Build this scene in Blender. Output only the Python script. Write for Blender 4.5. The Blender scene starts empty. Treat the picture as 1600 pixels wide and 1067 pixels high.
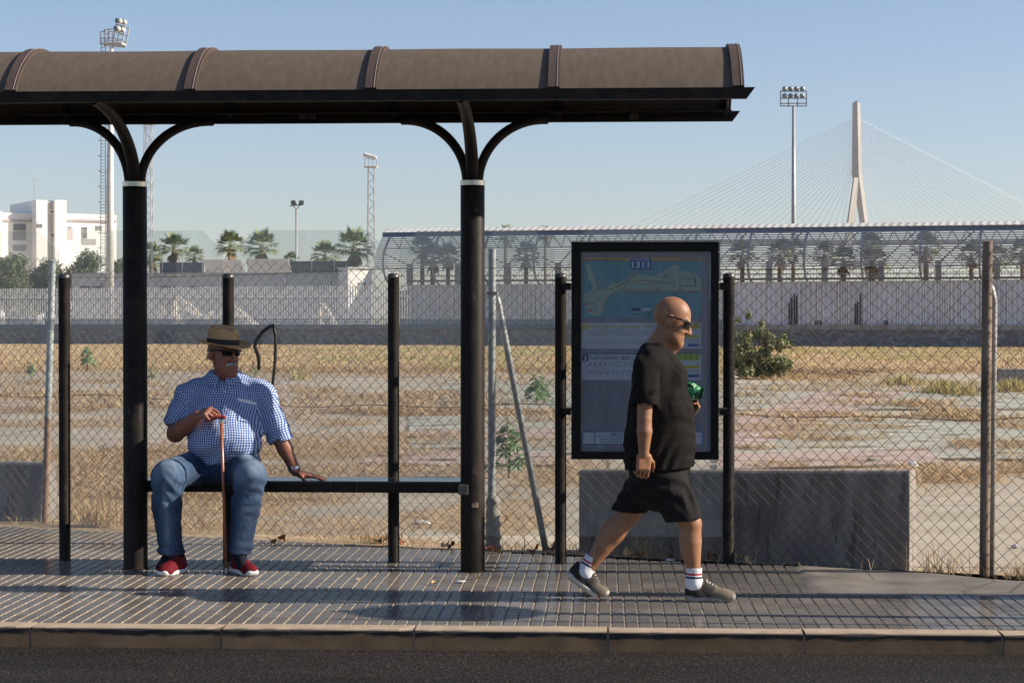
import bpy, bmesh, math, random
import numpy as np
from mathutils import Vector, Matrix, Euler
random.seed(7); RNG = np.random.default_rng(7)
PI = math.pi
sc = bpy.context.scene
COL = sc.collection
# ------------------------------------------------------------------ camera, sky, sun, exposure
F_PX = 3000.0; YAW = math.atan(150/3000); PITCH = math.atan(33.5/3000); CAM = Vector((0, 0, 1.585))
cd = bpy.data.cameras.new('camera'); cam = bpy.data.objects.new('camera', cd); COL.objects.link(cam)
cam.location = CAM; cam.rotation_euler = (PI/2 - PITCH, 0, YAW)
cd.sensor_width = 36; cd.lens = F_PX/1600*36; cd.clip_start = 0.1; cd.clip_end = 9000
sc.camera = cam
sc.render.resolution_x = 1024; sc.render.resolution_y = 682
SUN_EL = math.radians(29); SUN_AZ = math.radians(-0.8)      # azimuth measured from +X towards +Y
w = bpy.data.worlds.new('World'); sc.world = w; w.use_nodes = True
nt = w.node_tree; bg = nt.nodes['Background']
sky = nt.nodes.new('ShaderNodeTexSky'); sky.sky_type = 'NISHITA'; sky.sun_disc = False
sky.sun_elevation = SUN_EL; sky.sun_rotation = math.radians(90) - SUN_AZ
sky.altitude = 0; sky.air_density = 1.0; sky.dust_density = 0.5; sky.ozone_density = 2.6
wbm = nt.nodes.new('ShaderNodeMix'); wbm.data_type = 'RGBA'; wbm.blend_type = 'MULTIPLY'; wbm.inputs[0].default_value = 1; wbm.inputs[7].default_value = (1.0, .965, 1.035, 1)
nt.links.new(sky.outputs[0], wbm.inputs[6]); nt.links.new(wbm.outputs[2], bg.inputs[0]); bg.inputs[1].default_value = 0.079
ld = bpy.data.lights.new('sun', 'SUN'); ld.energy = 5.0; ld.angle = math.radians(0.5); ld.color = (1.0, 0.87, 0.72)
sun = bpy.data.objects.new('sun', ld); COL.objects.link(sun)
sdir = Vector((math.cos(SUN_EL)*math.cos(SUN_AZ), math.cos(SUN_EL)*math.sin(SUN_AZ), math.sin(SUN_EL)))
sun.rotation_euler = sdir.to_track_quat('Z', 'Y').to_euler(); sun.location = (20, 0, 15)
vs = sc.view_settings; vs.view_transform = 'Standard'; vs.look = 'None'; vs.gamma = 1; vs.exposure = 0.72; vs.use_curve_mapping = False
sc.cycles.transparent_max_bounces = 24
# ------------------------------------------------------------------ helpers
CR = Euler((PI/2 - PITCH, 0, YAW)).to_matrix()
def ray(px, py): return CR @ Vector(((px-800)/F_PX, -(py-533.5)/F_PX, -1))
def P(px, py, Y):
    d = ray(px, py); return CAM + d*(Y/d.y)
def G(px, py, z=0.0):
    d = ray(px, py); return CAM + d*((z-CAM.z)/d.z)
def V(*a): return Vector(a)

def link(name, me, mat=None, parent=None):
    o = bpy.data.objects.new(name, me); COL.objects.link(o)
    if mat is not None:
        for m in (mat if isinstance(mat, (list, tuple)) else [mat]): me.materials.append(m)
    if parent is not None: o.parent = parent
    return o
def tag(o, label=None, cat=None, group=None, kind=None):
    if label: o['label'] = label
    if cat: o['category'] = cat
    if group: o['group'] = group
    if kind: o['kind'] = kind
    return o
def empty(name, loc=(0, 0, 0), rz=0, label=None, cat=None, group=None):
    o = bpy.data.objects.new(name, None); COL.objects.link(o); o.location = loc; o.rotation_euler = (0, 0, rz)
    o.empty_display_size = 0.2
    return tag(o, label, cat, group)
def copy_tree(o, parent=None):
    c = o.copy(); COL.objects.link(c)
    c.parent = parent
    for ch in list(o.children): copy_tree(ch, c)
    return c

class MB:
    def __init__(s): s.v = []; s.f = []; s.mi = []; s.m = 0
    def add(s, vs, fs):
        n = len(s.v); s.v.extend([tuple(p) for p in vs])
        for f in fs: s.f.append([i+n for i in f]); s.mi.append(s.m)
        return s
    def box(s, c, size, rz=0, R=None):
        hx, hy, hz = size[0]/2, size[1]/2, size[2]/2
        R = R or Matrix.Rotation(rz, 3, 'Z'); c = Vector(c)
        vs = [c + R @ Vector((x*hx, y*hy, z*hz)) for z in (-1, 1) for y in (-1, 1) for x in (-1, 1)]
        return s.add(vs, [(0, 2, 3, 1), (4, 5, 7, 6), (0, 1, 5, 4), (2, 6, 7, 3), (0, 4, 6, 2), (1, 3, 7, 5)])
    def bevbox(s, c, size, b=0.005, rz=0, R=None):
        hx, hy, hz = size[0]/2, size[1]/2, size[2]/2
        R = R or Matrix.Rotation(rz, 3, 'Z'); c = Vector(c)
        bm = bmesh.new(); r = bmesh.ops.create_cube(bm, size=1.0)
        for v in bm.verts: v.co = Vector((v.co.x*size[0], v.co.y*size[1], v.co.z*size[2]))
        bmesh.ops.bevel(bm, geom=list(bm.edges), offset=b, segments=2, profile=0.6, affect='EDGES')
        bm.verts.index_update()
        s.add([c + R @ v.co for v in bm.verts], [[v.index for v in f.verts] for f in bm.faces]); bm.free(); return s
    def bar(s, a, b, w, h=None):
        h = h or w; a = Vector(a); b = Vector(b); d = b-a; L = d.length
        R = d.to_track_quat('X', 'Z').to_matrix()
        return s.box((a+b)/2, (L, w, h), R=R)
    def tube(s, pts, r, n=12, cap=True, closed=False):
        pts = [Vector(p) for p in pts]; m = len(pts)
        rr = r if isinstance(r, (list, tuple)) else [r]*m
        rings = []; up = None
        for i, p in enumerate(pts):
            a = pts[max(i-1, 0)] if not closed else pts[i-1]; b = pts[min(i+1, m-1)] if not closed else pts[(i+1) % m]
            t = (b-a).normalized()
            if up is None:
                up = Vector((0, 0, 1)) if abs(t.z) < .9 else Vector((1, 0, 0))
            x = t.cross(up)
            if x.length < 1e-5: x = t.cross(Vector((0, 1, 0)))
            x.normalize(); y = x.cross(t).normalized(); up = y
            rings.append([p + (x*math.cos(k*2*PI/n) + y*math.sin(k*2*PI/n))*rr[i] for k in range(n)])
        vs = [q for r_ in rings for q in r_]; fs = []
        for i in range(m if closed else m-1):
            j = (i+1) % m
            for k in range(n):
                k2 = (k+1) % n; fs.append((i*n+k, i*n+k2, j*n+k2, j*n+k))
        if cap and not closed:
            fs.append(tuple(reversed(range(n)))); fs.append(tuple(range((m-1)*n, m*n)))
        return s.add(vs, fs)
    def lathe(s, c, prof, n=24, R=None, arc=1.0):
        c = Vector(c); R = R or Matrix.Identity(3)
        vs = [c + R @ Vector((r*math.cos(k*2*PI/n), r*math.sin(k*2*PI/n), z)) for r, z in prof for k in range(n)]
        fs = [(i*n+k, i*n+(k+1) % n, (i+1)*n+(k+1) % n, (i+1)*n+k) for i in range(len(prof)-1) for k in range(n)]
        if prof[0][0] > 1e-6: fs.append(tuple(reversed(range(n))))
        if prof[-1][0] > 1e-6: fs.append(tuple(range((len(prof)-1)*n, len(prof)*n)))
        return s.add(vs, fs)
    def prism(s, poly, d):
        poly = [Vector(p) for p in poly]; d = Vector(d); n = len(poly)
        fs = [tuple(range(n)), tuple(reversed(range(n, 2*n)))] + [(i, n+i, n+(i+1) % n, (i+1) % n) for i in range(n)]
        return s.add(poly + [p+d for p in poly], fs)
    def grid(s, fn, nu, nv):
        vs = [fn(i/nu, j/nv) for j in range(nv+1) for i in range(nu+1)]; q = nu+1
        return s.add(vs, [(j*q+i, j*q+i+1, (j+1)*q+i+1, (j+1)*q+i) for j in range(nv) for i in range(nu)])
    def build(s, name, mat, parent=None, smooth=False, angle=None, fix=True, origin=None):
        me = bpy.data.meshes.new(name)
        vs = s.v
        if origin is not None: vs = [(p[0]-origin[0], p[1]-origin[1], p[2]-origin[2]) for p in s.v]
        me.from_pydata(vs, [], s.f); me.polygons.foreach_set('material_index', s.mi)
        if fix:
            bm = bmesh.new(); bm.from_mesh(me); bmesh.ops.recalc_face_normals(bm, faces=bm.faces[:]); bm.to_mesh(me); bm.free()
        if smooth: me.polygons.foreach_set('use_smooth', [True]*len(me.polygons))
        me.update()
        o = link(name, me, mat, parent)
        if origin is not None: o.location = origin
        if angle and smooth: me.set_sharp_from_angle(angle=math.radians(angle))
        return o
def np_mesh(name, v, f, mat, parent=None, smooth=False, attrs=None):
    """v (n,3) array, f (m,k) array of equal sized faces"""
    me = bpy.data.meshes.new(name); v = np.asarray(v, np.float32); f = np.asarray(f, np.int32); m, k = f.shape
    me.vertices.add(len(v)); me.vertices.foreach_set('co', v.ravel())
    me.loops.add(m*k); me.loops.foreach_set('vertex_index', f.ravel())
    me.polygons.add(m); me.polygons.foreach_set('loop_start', np.arange(0, m*k, k, dtype=np.int32)); me.polygons.foreach_set('loop_total', np.full(m, k, np.int32))
    me.polygons.foreach_set('use_smooth', np.full(m, bool(smooth)))
    me.update(calc_edges=True)
    for an, (typ, data) in (attrs or {}).items():
        a = me.attributes.new(an, typ, 'POINT')
        a.data.foreach_set({'FLOAT': 'value', 'FLOAT_VECTOR': 'vector'}[typ], np.asarray(data, np.float32).ravel())
    return link(name, me, mat, parent)

# ------------------------------------------------------------------ materials
def new_mat(name):
    m = bpy.data.materials.new(name); m.use_nodes = True
    return m, m.node_tree, m.node_tree.nodes['Principled BSDF']
def ramp(nt, fac, stops):
    r = nt.nodes.new('ShaderNodeValToRGB'); e = r.color_ramp.elements
    while len(e) < len(stops): e.new(0.5)
    for el, (p, c) in zip(e, stops):
        el.position = p; el.color = (*c, 1) if len(c) == 3 else c
    nt.links.new(fac, r.inputs[0]); return r.outputs[0]
def coords(nt, scale=(1, 1, 1), kind='Object', rot=(0, 0, 0)):
    tc = nt.nodes.new('ShaderNodeTexCoord'); mp = nt.nodes.new('ShaderNodeMapping')
    mp.inputs['Scale'].default_value = scale; mp.inputs['Rotation'].default_value = rot
    nt.links.new(tc.outputs[kind], mp.inputs[0]); return mp.outputs[0]
def noise(nt, vec, scale, detail=4, rough=0.55, dist=0):
    n = nt.nodes.new('ShaderNodeTexNoise'); n.inputs['Scale'].default_value = scale; n.inputs['Detail'].default_value = detail
    n.inputs['Roughness'].default_value = rough; n.inputs['Distortion'].default_value = dist
    nt.links.new(vec, n.inputs['Vector']); return n.outputs['Fac']
def mixc(nt, fac, a, b, mode='MIX'):
    m = nt.nodes.new('ShaderNodeMix'); m.data_type = 'RGBA'; m.blend_type = mode
    for s, x in ((m.inputs[0], fac), (m.inputs[6], a), (m.inputs[7], b)):
        if isinstance(x, (int, float)): s.default_value = x
        elif isinstance(x, (tuple, list)): s.default_value = (*x, 1) if len(x) == 3 else x
        else: nt.links.new(x, s)
    return m.outputs[2]
def math_(nt, op, a, b=0.0, c=0.0):
    m = nt.nodes.new('ShaderNodeMath'); m.operation = op
    for s, x in zip(m.inputs, (a, b, c)):
        if isinstance(x, (int, float)): s.default_value = x
        else: nt.links.new(x, s)
    return m.outputs[0]
def bump(nt, bs, h, strength=0.3, dist=0.01):
    b = nt.nodes.new('ShaderNodeBump'); b.inputs['Strength'].default_value = strength; b.inputs['Distance'].default_value = dist
    nt.links.new(h, b.inputs['Height']); nt.links.new(b.outputs[0], bs.inputs['Normal'])
def attr(nt, name):
    a = nt.nodes.new('ShaderNodeAttribute'); a.attribute_name = name; return a
def M(name, c1, c2=None, scale=6, rough=0.6, spec=0.5, metal=0, bs=0.0, bscale=60, bdist=0.003, stretch=(1, 1, 1), r2=None, detail=5, sss=0, lo=0.35, hi=0.65):
    m, nt, b = new_mat(name)
    b.inputs['Roughness'].default_value = rough; b.inputs['Specular IOR Level'].default_value = spec; b.inputs['Metallic'].default_value = metal
    vec = coords(nt, stretch)
    if c2 is None: b.inputs['Base Color'].default_value = (*c1, 1)
    else:
        n = noise(nt, vec, scale, detail); nt.links.new(ramp(nt, n, [(lo, c1), (hi, c2)]), b.inputs['Base Color'])
        if r2 is not None: nt.links.new(ramp(nt, n, [(lo, (rough,)*3), (hi, (r2,)*3)]), b.inputs['Roughness'])
    if bs: bump(nt, b, noise(nt, vec, bscale, 6), bs, bdist)
    if sss: b.inputs['Subsurface Weight'].default_value = sss; b.inputs['Subsurface Radius'].default_value = (0.01, 0.004, 0.002)
    return m
black_paint = M('black_paint', (0.011, 0.009, 0.008), (0.026, 0.020, 0.017), 9, 0.5, 0.12, bs=0.10, bscale=90, r2=0.6)
def scuff(m, col, sc_=28, lo=.66, hi=.72, stretch=(1, 1, .35)):
    # chips and rubbed spots in the paint
    nt_ = m.node_tree; b_ = nt_.nodes['Principled BSDF']; src = b_.inputs['Base Color'].links[0].from_socket
    nt_.links.new(mixc(nt_, ramp(nt_, noise(nt_, coords(nt_, stretch), sc_, 6, .65), [(lo, (0,)*3), (hi, (.8,)*3)]), src, col), b_.inputs['Base Color']); return m
scuff(black_paint, (.075, .058, .048), 22, .64, .70)
roof_sheet = M('roof_sheet', (0.105, 0.083, 0.062), (0.128, 0.103, 0.078), 9, 0.75, 0.15, bs=0.10, bscale=240, stretch=(3, 1, 1))
rib_metal = M('rib_metal', (0.065, 0.048, 0.042), (0.09, 0.066, 0.057), 14, 0.65, 0.2, stretch=(8, 1, 1))
steel = M('brushed_steel', (0.42, 0.38, 0.33), (0.62, 0.58, 0.5), 20, 0.3, 0.5, metal=1.0, stretch=(6, 6, .3))
zinc = M('galvanised', (0.26, 0.27, 0.27), (0.42, 0.43, 0.42), 16, 0.5, 0.4, metal=0.35, bs=.1)
rusty = M('rusted_steel', (0.09, 0.065, 0.05), (0.27, 0.21, 0.16), 8, 0.7, 0.3, metal=0.2, bs=.2, stretch=(1, 1, .3))
concrete = M('concrete', (0.22, 0.20, 0.18), (0.36, 0.335, 0.30), 5, 0.85, 0.2, bs=.35, bscale=70, lo=.25, hi=.75)
concrete_dark = scuff(M('barrier_concrete', (0.19, 0.17, 0.155), (0.30, 0.275, 0.25), 5, 0.85, 0.1, bs=.4, bscale=80, stretch=(2, 2, .5)), (.10, .09, .08), 9, .56, .66, (1.5, 1.5, .3))
scuff(roof_sheet, (.055, .043, .033), 30, .66, .74, (1, 1, 1))
white_paint = M('white_paint', (0.70, 0.69, 0.66), (0.80, 0.79, 0.76), 2, 0.6)
# ------------------------------------------------------------------ ground, road, kerb, pavement
def edgeY(X): return 12.80 - 0.37*X          # where the paving stops
def fenceY(X): return 13.02 - 0.42*X
def vnoise(x, y, seed=0):
    """smooth value noise on arrays"""
    xi = np.floor(x).astype(np.int64); yi = np.floor(y).astype(np.int64); fx = x-xi; fy = y-yi
    def h(a, b):
        n = (a*374761393 + b*668265263 + seed*1274126177) & 0x7fffffff
        n = ((n ^ (n >> 13))*1103515245) & 0x7fffffff
        return ((n ^ (n >> 16)) & 0xffff)/65535.0
    ux = fx*fx*(3-2*fx); uy = fy*fy*(3-2*fy)
    return (h(xi, yi)*(1-ux)+h(xi+1, yi)*ux)*(1-uy) + (h(xi, yi+1)*(1-ux)+h(xi+1, yi+1)*ux)*uy
def fbm(x, y, o=4, seed=0):
    t = 0; a = .5; s = 0
    for i in range(o): t = t + a*vnoise(x, y, seed+i); s += a; a *= .5; x = x*2.03+11; y = y*2.03+5
    return t/s
# road
m, nt_, b_ = new_mat('asphalt'); vec = coords(nt_)
n1 = noise(nt_, vec, 75, 4, .7); n2 = noise(nt_, coords(nt_, (.5, 2.5, 1)), 0.9, 4); n3 = noise(nt_, vec, 60, 4)
c = mixc(nt_, 1.0, ramp(nt_, n1, [(.34, (.006, .0055, .005)), (.52, (.020, .018, .016)), (.60, (.040, .035, .031)), (.70, (.17, .15, .135))]), ramp(nt_, n2, [(.3, (.65,)*3), (.7, (1.15, 1.12, 1.1))]), 'MULTIPLY')
nt_.links.new(c, b_.inputs['Base Color']); b_.inputs['Roughness'].default_value = 0.75; b_.inputs['Specular IOR Level'].default_value = .12
bump(nt_, b_, mixc(nt_, .4, n1, n3), 0.9, 0.006); asphalt = m
mb = MB(); mb.grid(lambda u, v: (-70+140*u, -70+79.8*v + 0.0, -0.104 + (0.012*math.sin(9*u*2) * 0)), 20, 20)
tag(mb.build('road', asphalt), kind='structure')
# kerb stones, each with a chamfered nose and an open joint
m, nt_, b_ = new_mat('kerb_stone'); vec = coords(nt_)
sx = nt_.nodes.new('ShaderNodeSeparateXYZ'); nt_.links.new(vec, sx.inputs[0])
n1 = noise(nt_, vec, 7, 6); n2 = noise(nt_, coords(nt_, (2.2, 1, 7)), 2.2, 6); n3 = noise(nt_, vec, 120, 3)
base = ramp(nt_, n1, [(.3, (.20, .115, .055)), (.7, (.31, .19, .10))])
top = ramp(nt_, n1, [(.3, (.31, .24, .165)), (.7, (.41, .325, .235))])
zz = math_(nt_, 'MULTIPLY_ADD', sx.outputs[2], 26.0, 1.35)      # shade under the lip painted in with grime, thickest just below the top edge
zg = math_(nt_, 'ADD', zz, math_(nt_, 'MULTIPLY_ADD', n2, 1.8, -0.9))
lip_dark = ramp(nt_, zg, [(.30, (0, 0, 0)), (.62, (1, 1, 1))])
front = mixc(nt_, lip_dark, base, (.018, .015, .013))
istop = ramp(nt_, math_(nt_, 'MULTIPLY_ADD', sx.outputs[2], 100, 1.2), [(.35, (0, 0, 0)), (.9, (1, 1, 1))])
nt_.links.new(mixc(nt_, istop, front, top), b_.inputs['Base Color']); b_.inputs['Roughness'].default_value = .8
bump(nt_, b_, mixc(nt_, .5, n3, n1), .5, .004); kerb_mat = m
mb = MB(); KX0 = (340-950)/306.7
for k in range(-22, 22):
    x0 = KX0 + k*0.995 + .006; x1 = x0 + .983; yf = 9.78 + random.uniform(-.002, .002); z = random.uniform(-.002, .002)
    prof = [(yf+.0012, -.30), (yf+.0010, -.016), (yf, -.011), (yf+.010, z), (9.925, z), (9.925, -.30)]
    n = 14; vs_ = []; fs_ = []
    for i in range(n+1):
        xx = x0 + (x1-x0)*i/n
        for j, (py, pz) in enumerate(prof):
            ch = random.uniform(0, .006) if j in (2, 3) and random.random() < .35 else 0
            if j == 3 and (i in (0, n)): ch += random.uniform(.002, .012)
            vs_.append((xx, py + ch, pz - ch*.6))
    q = len(prof)
    for i in range(n):
        for j in range(q-1): fs_.append((i*q+j, (i+1)*q+j, (i+1)*q+j+1, i*q+j+1))
    fs_.append(tuple(range(q))); fs_.append(tuple(reversed(range(n*q, (n+1)*q))))
    mb.add(vs_, fs_)
tag(mb.build('kerb', kerb_mat), kind='structure')
mb = MB(); mb.box((0, 9.86, -.19), (44, .13, .34)); tag(mb.build('kerb_joint_mortar', M('mortar', (.42, .33, .25), (.55, .45, .35), 30, .9)), kind='structure')
# pavement: studded tiles modelled block by block
m, nt_, b_ = new_mat('paving_block'); vec = coords(nt_)
n1 = noise(nt_, vec, 3.0, 5); n2 = noise(nt_, coords(nt_, (10, 60, 10)), 8, 4); n3 = noise(nt_, coords(nt_, (.6, 1.5, 1)), .9, 3)
at = attr(nt_, 'tone')
c = ramp(nt_, n2, [(.3, (.11, .103, .094)), (.7, (.19, .178, .165))])
c = mixc(nt_, ramp(nt_, n1, [(.45, (0, 0, 0)), (.8, (.7, .7, .7))]), c, (.20, .18, .15))
st_ = noise(nt_, coords(nt_, (1, 1, 1), rot=(0, 0, .7)), 1.3, 6, .7); c = mixc(nt_, ramp(nt_, st_, [(.56, (0,)*3), (.66, (.6,)*3)]), c, (.045, .040, .038))
tv = nt_.nodes.new('ShaderNodeCombineXYZ')
for i_ in range(3): nt_.links.new(at.outputs['Fac'], tv.inputs[i_])
c = mixc(nt_, 1.0, c, tv.outputs[0], 'MULTIPLY'); nt_.links.new(c, b_.inputs['Base Color'])
b_.inputs['Roughness'].default_value = .9; b_.inputs['Specular IOR Level'].default_value = 0
gls_ = nt_.nodes.new('ShaderNodeBsdfGlossy'); gls_.inputs['Color'].default_value = (1, 1, 1, 1); nt_.links.new(ramp(nt_, n3, [(.3, (.10,)*3), (.7, (.24,)*3)]), gls_.inputs['Roughness'])
mxs = nt_.nodes.new('ShaderNodeMixShader'); nt_.links.new(ramp(nt_, n3, [(.3, (.19,)*3), (.7, (.10,)*3)]), mxs.inputs[0]); nt_.links.new(b_.outputs[0], mxs.inputs[1]); nt_.links.new(gls_.outputs[0], mxs.inputs[2]); nt_.links.new(mxs.outputs[0], nt_.nodes['Material Output'].inputs[0])
bump(nt_, b_, n2, .12, .002); block_mat = m
groove_mat = M('groove_dust', (.20, .17, .135), (.34, .29, .23), 14, .9)
pitch = .0712
def blocks(x0, x1, y0, y1, xoff, keep):
    xs = np.arange(math.floor((x0)/pitch), math.ceil(x1/pitch))*pitch + xoff; ys = np.arange(y0 + .003, y1, pitch)
    X, Y = np.meshgrid(xs, ys); X = X.ravel(); Y = Y.ravel()
    ti = np.floor(np.round((X-xoff)/pitch)/3); tj = np.floor(np.round((Y-y0)/pitch)/3)
    k = keep(X, Y); X, Y, ti, tj = X[k], Y[k], ti[k], tj[k]
    return X, Y, ti, tj
YS = 11.16
a = blocks(-10, 8, 9.93, YS-.045, .02, lambda X, Y: X > -99)
b = blocks(-10, 8, YS, 16.5, -.012, lambda X, Y: (Y < edgeY(X) - .02 - .05*vnoise(X*3, Y*0, 5)) & (X < 1.17) & (Y > 0))
X = np.concatenate([a[0], b[0]]); Y = np.concatenate([a[1], b[1]]); TI = np.concatenate([a[2], b[2]+1000]); TJ = np.concatenate([a[3], b[3]])
hsh = vnoise(TI*7.31, TJ*5.77, 3); hs2 = vnoise(TI*3.1+9, TJ*8.7, 8); n = len(X)
g = .0042; bv = .0022; top_h = .0075
c0 = np.array([[g, g], [pitch-g, g], [pitch-g, pitch*1-g*.55], [g, pitch-g*.55]])
c1 = c0 + np.array([[bv, bv*.6], [-bv, bv*.6], [-bv, -bv*.6], [bv, -bv*.6]])
vv = np.zeros((n, 8, 3)); vv[:, :4, :2] = c0; vv[:, 4:, :2] = c1; vv[:, :, 0] += X[:, None]; vv[:, :, 1] += Y[:, None]
vv[:, :4, 2] = -.012
bulge = .012*np.exp(-((X-.95)/.5)**2)*np.clip((Y-11.5)/1, 0, 1)
vv[:, 4:, 2] = ((hsh-.5)*.002 + bulge)[:, None] + ((hs2-.5)*.003)[:, None]*(vv[:, 4:, 0] - X[:, None] - pitch*1) + RNG.uniform(-.0004, .0004, (n, 1))
base = (np.arange(n)*8)[:, None, None]
fq = np.array([[4, 5, 6, 7], [0, 1, 5, 4], [1, 2, 6, 5], [2, 3, 7, 6], [3, 0, 4, 7]])[None]
ff = (base + fq).reshape(-1, 4)
tone = np.repeat(.78 + .5*hsh*hs2 + RNG.uniform(-.05, .05, n), 8)
pav = np_mesh('pavement', vv.reshape(-1, 3), ff, [block_mat, groove_mat], attrs={'tone': ('FLOAT', tone)})
mi = np.tile(np.array([0, 1, 1, 1, 1], np.int32), n); pav.data.polygons.foreach_set('material_index', mi); pav.data.update()
tag(pav, kind='structure')
mb = MB(); mb.add([(-11, 9.926, -.005), (9, 9.926, -.005), (9, edgeY(9)-.03, -.005), (1.2, edgeY(1.2)-.03, -.005), (-4, edgeY(-4)-.03, -.005), (-11, edgeY(-11)-.03, -.005)], [(0, 1, 2, 3, 4, 5)])
tag(mb.build('pavement_bed', groove_mat, fix=False), kind='structure')
# cement patch on the right
m, nt_, b_ = new_mat('cement_patch'); vec = coords(nt_)
n1 = noise(nt_, vec, 90, 4); n2 = noise(nt_, vec, 3, 5)
vo = nt_.nodes.new('ShaderNodeTexVoronoi'); vo.feature = 'DISTANCE_TO_EDGE'; vo.inputs['Scale'].default_value = 1.1; nt_.links.new(vec, vo.inputs['Vector'])
c = ramp(nt_, n2, [(.3, (.13, .115, .095)), (.5, (.20, .18, .15)), (.7, (.27, .24, .20))])
c = mixc(nt_, ramp(nt_, vo.outputs['Distance'], [(.0, (.8,)*3), (.012, (0,)*3)]), c, (.07, .06, .05))
nt_.links.new(c, b_.inputs['Base Color']); b_.inputs['Roughness'].default_value = .8
bump(nt_, b_, n1, .5, .004); patch_mat = m
def patch_fn(u, v):
    X = 1.175 + 7*u; e = edgeY(X) - .02 + .05*math.sin(X*2.1) + .02*math.sin(X*7)
    Y = YS-.01 + (e - YS)*v
    z = .004 + .028*math.sin(PI*min(1, v*1.0))*(.5+.5*math.sin(X*2.3+1.2)) + .02*v*math.exp(-((X-1.5)/.5)**2) + .006*math.sin(X*5+v*4)*v
    if u == 0 or v == 0: z = -.004
    return (X, Y, z)
mb = MB(); mb.grid(patch_fn, 120, 24); tag(mb.build('cement_patch', patch_mat, smooth=True), kind='structure')

# lot behind the fence: one sheet with worn court paint, dirt and straw
def ell(px, py, rx, ry, s=1.0):
    c = G(px, py); a = G(px+rx, py); l = G(px, py+ry); u = G(px, py-ry)
    return (c.x, c.y, (a-c).length, (u.y-l.y)/2, s)
STRIPS = [ell(*e) for e in [
 (180, 775, 330, 62, .95), (60, 725, 160, 26, .9), (470, 702, 260, 20, .75), (590, 738, 260, 12, .85), (760, 800, 150, 30, .9), (900, 745, 160, 13, .8), (500, 820, 200, 16, .7),
 (120, 616, 210, 5, .7), (300, 633, 260, 4, .7), (80, 640, 150, 4, .6), (360, 606, 120, 5, .6), (470, 612, 90, 5, .7), (640, 622, 140, 5, .7), (560, 643, 130, 4, .8), (760, 646, 170, 6, .8), (520, 661, 120, 4, .9), (700, 690, 170, 5, .8), (700, 618, 120, 6, .6),
 (860, 660, 120, 5, .7), (820, 700, 120, 6, .5), (860, 725, 110, 6, .7), (850, 577, 110, 7, .8), (960, 600, 200, 5, .5), (1250, 585, 130, 9, .95), (1470, 603, 140, 4, .6),
 (1175, 619, 42, 3, .8), (1300, 597, 100, 3, .5), (1345, 620, 50, 3, .9), (1430, 633, 66, 5, 1), (1515, 652, 50, 15, 1), (1390, 670, 46, 4, 1), (1290, 686, 120, 7, 1), (1175, 702, 45, 4, .9), (1290, 646, 20, 2, .6), (1350, 658, 40, 2, .7),
 (1560, 696, 90, 9, 1), (1590, 667, 50, 6, 1), (1490, 741, 120, 15, 1), (1620, 735, 90, 14, 1), (1220, 729, 60, 4, .8), (1335, 727, 40, 4, .6), (1440, 770, 40, 3, .5), (1240, 660, 60, 3, .6), (1560, 610, 60, 4, .7)]]
def strip_density(X, Y):
    d = np.zeros_like(X); wob = (fbm(X*1.3, Y*1.3, 4, 21) - .5)
    for cx, cy, rx, ry, s in STRIPS:
        q = ((X-cx)/rx)**2 + ((Y-cy)/ry)**2
        d = np.maximum(d, s*np.clip(1.25 - q + wob*2.2, 0, 1))
    d = np.maximum(d, .75*np.clip((fbm(X*.35, Y*.8, 5, 44) - .535)*6, 0, 1)*np.clip((Y-16)/6, 0, 1))
    far = np.clip((Y + 6*(fbm(X*.12, Y*.1, 3, 4)-.5)*2 - 56)/5, 0, 1)
    d = np.maximum(d, far)
    edge = np.clip((fenceY(X)+.35 + .25*vnoise(X*2, X*0, 9) - Y)/.15, 0, 1)
    d = np.maximum(d, edge*.55)
    clean = np.clip((X - (-.05*Y + 2.2))/.2, 0, 1)*np.clip((17.0 + .6*vnoise(X, Y*0, 2) - Y)/.3, 0, 1)*np.clip((Y-fenceY(X)-.35)/.1, 0, 1)
    return d*(1-clean)
gu = np.linspace(0, 1, 240); gy = np.concatenate([np.linspace(11.0, 30, 210), np.linspace(30.3, 70, 130), np.linspace(72, 160, 40), [220, 400, 900, 2500]])
U, Yg = np.meshgrid(gu, gy); half = np.where(Yg < 170, 6.5 + Yg*.42, Yg*1.5); Xg = (U*2-1)*half
dens = strip_density(Xg, Yg); Zg = -.022 + np.where(Yg > 12.5, (fbm(Xg*.7, Yg*.7, 3, 6)-.5)*.035*np.clip(dens*2, .1, 1), -.0)
Zg = np.where((Yg < edgeY(Xg)+.02), -.03, Zg)
nv, nu = Xg.shape; idx = np.arange(nu*nv).reshape(nv, nu)
ff = np.stack([idx[:-1, :-1], idx[:-1, 1:], idx[1:, 1:], idx[1:, :-1]], -1).reshape(-1, 4)
m, nt_, b_ = new_mat('court_ground'); vec = coords(nt_)
nA = noise(nt_, coords(nt_, (.35, 1, 1)), 1.1, 6); nB = noise(nt_, vec, 26, 5); nC = noise(nt_, coords(nt_, (.7, 1.0, 1)), 5, 6)
slab = ramp(nt_, nA, [(.28, (.33, .285, .215)), (.5, (.40, .355, .275)), (.72, (.48, .43, .345))])
slab = mixc(nt_, ramp(nt_, nC, [(.55, (0,)*3), (.78, (.5,)*3)]), slab, (.33, .28, .21))
dirt = ramp(nt_, nB, [(.3, (.25, .175, .105)), (.5, (.42, .31, .19)), (.75, (.56, .44, .28))])
br = nt_.nodes.new('ShaderNodeTexBrick'); br.offset = 0; br.inputs['Scale'].default_value = 1; br.inputs['Brick Width'].default_value = 4.2; br.inputs['Row Height'].default_value = 4.2; br.inputs['Mortar Size'].default_value = .025
nt_.links.new(vec, br.inputs['Vector']); slab = mixc(nt_, math_(nt_, 'MULTIPLY', br.outputs['Fac'], .7), slab, (.12, .09, .06))
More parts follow.
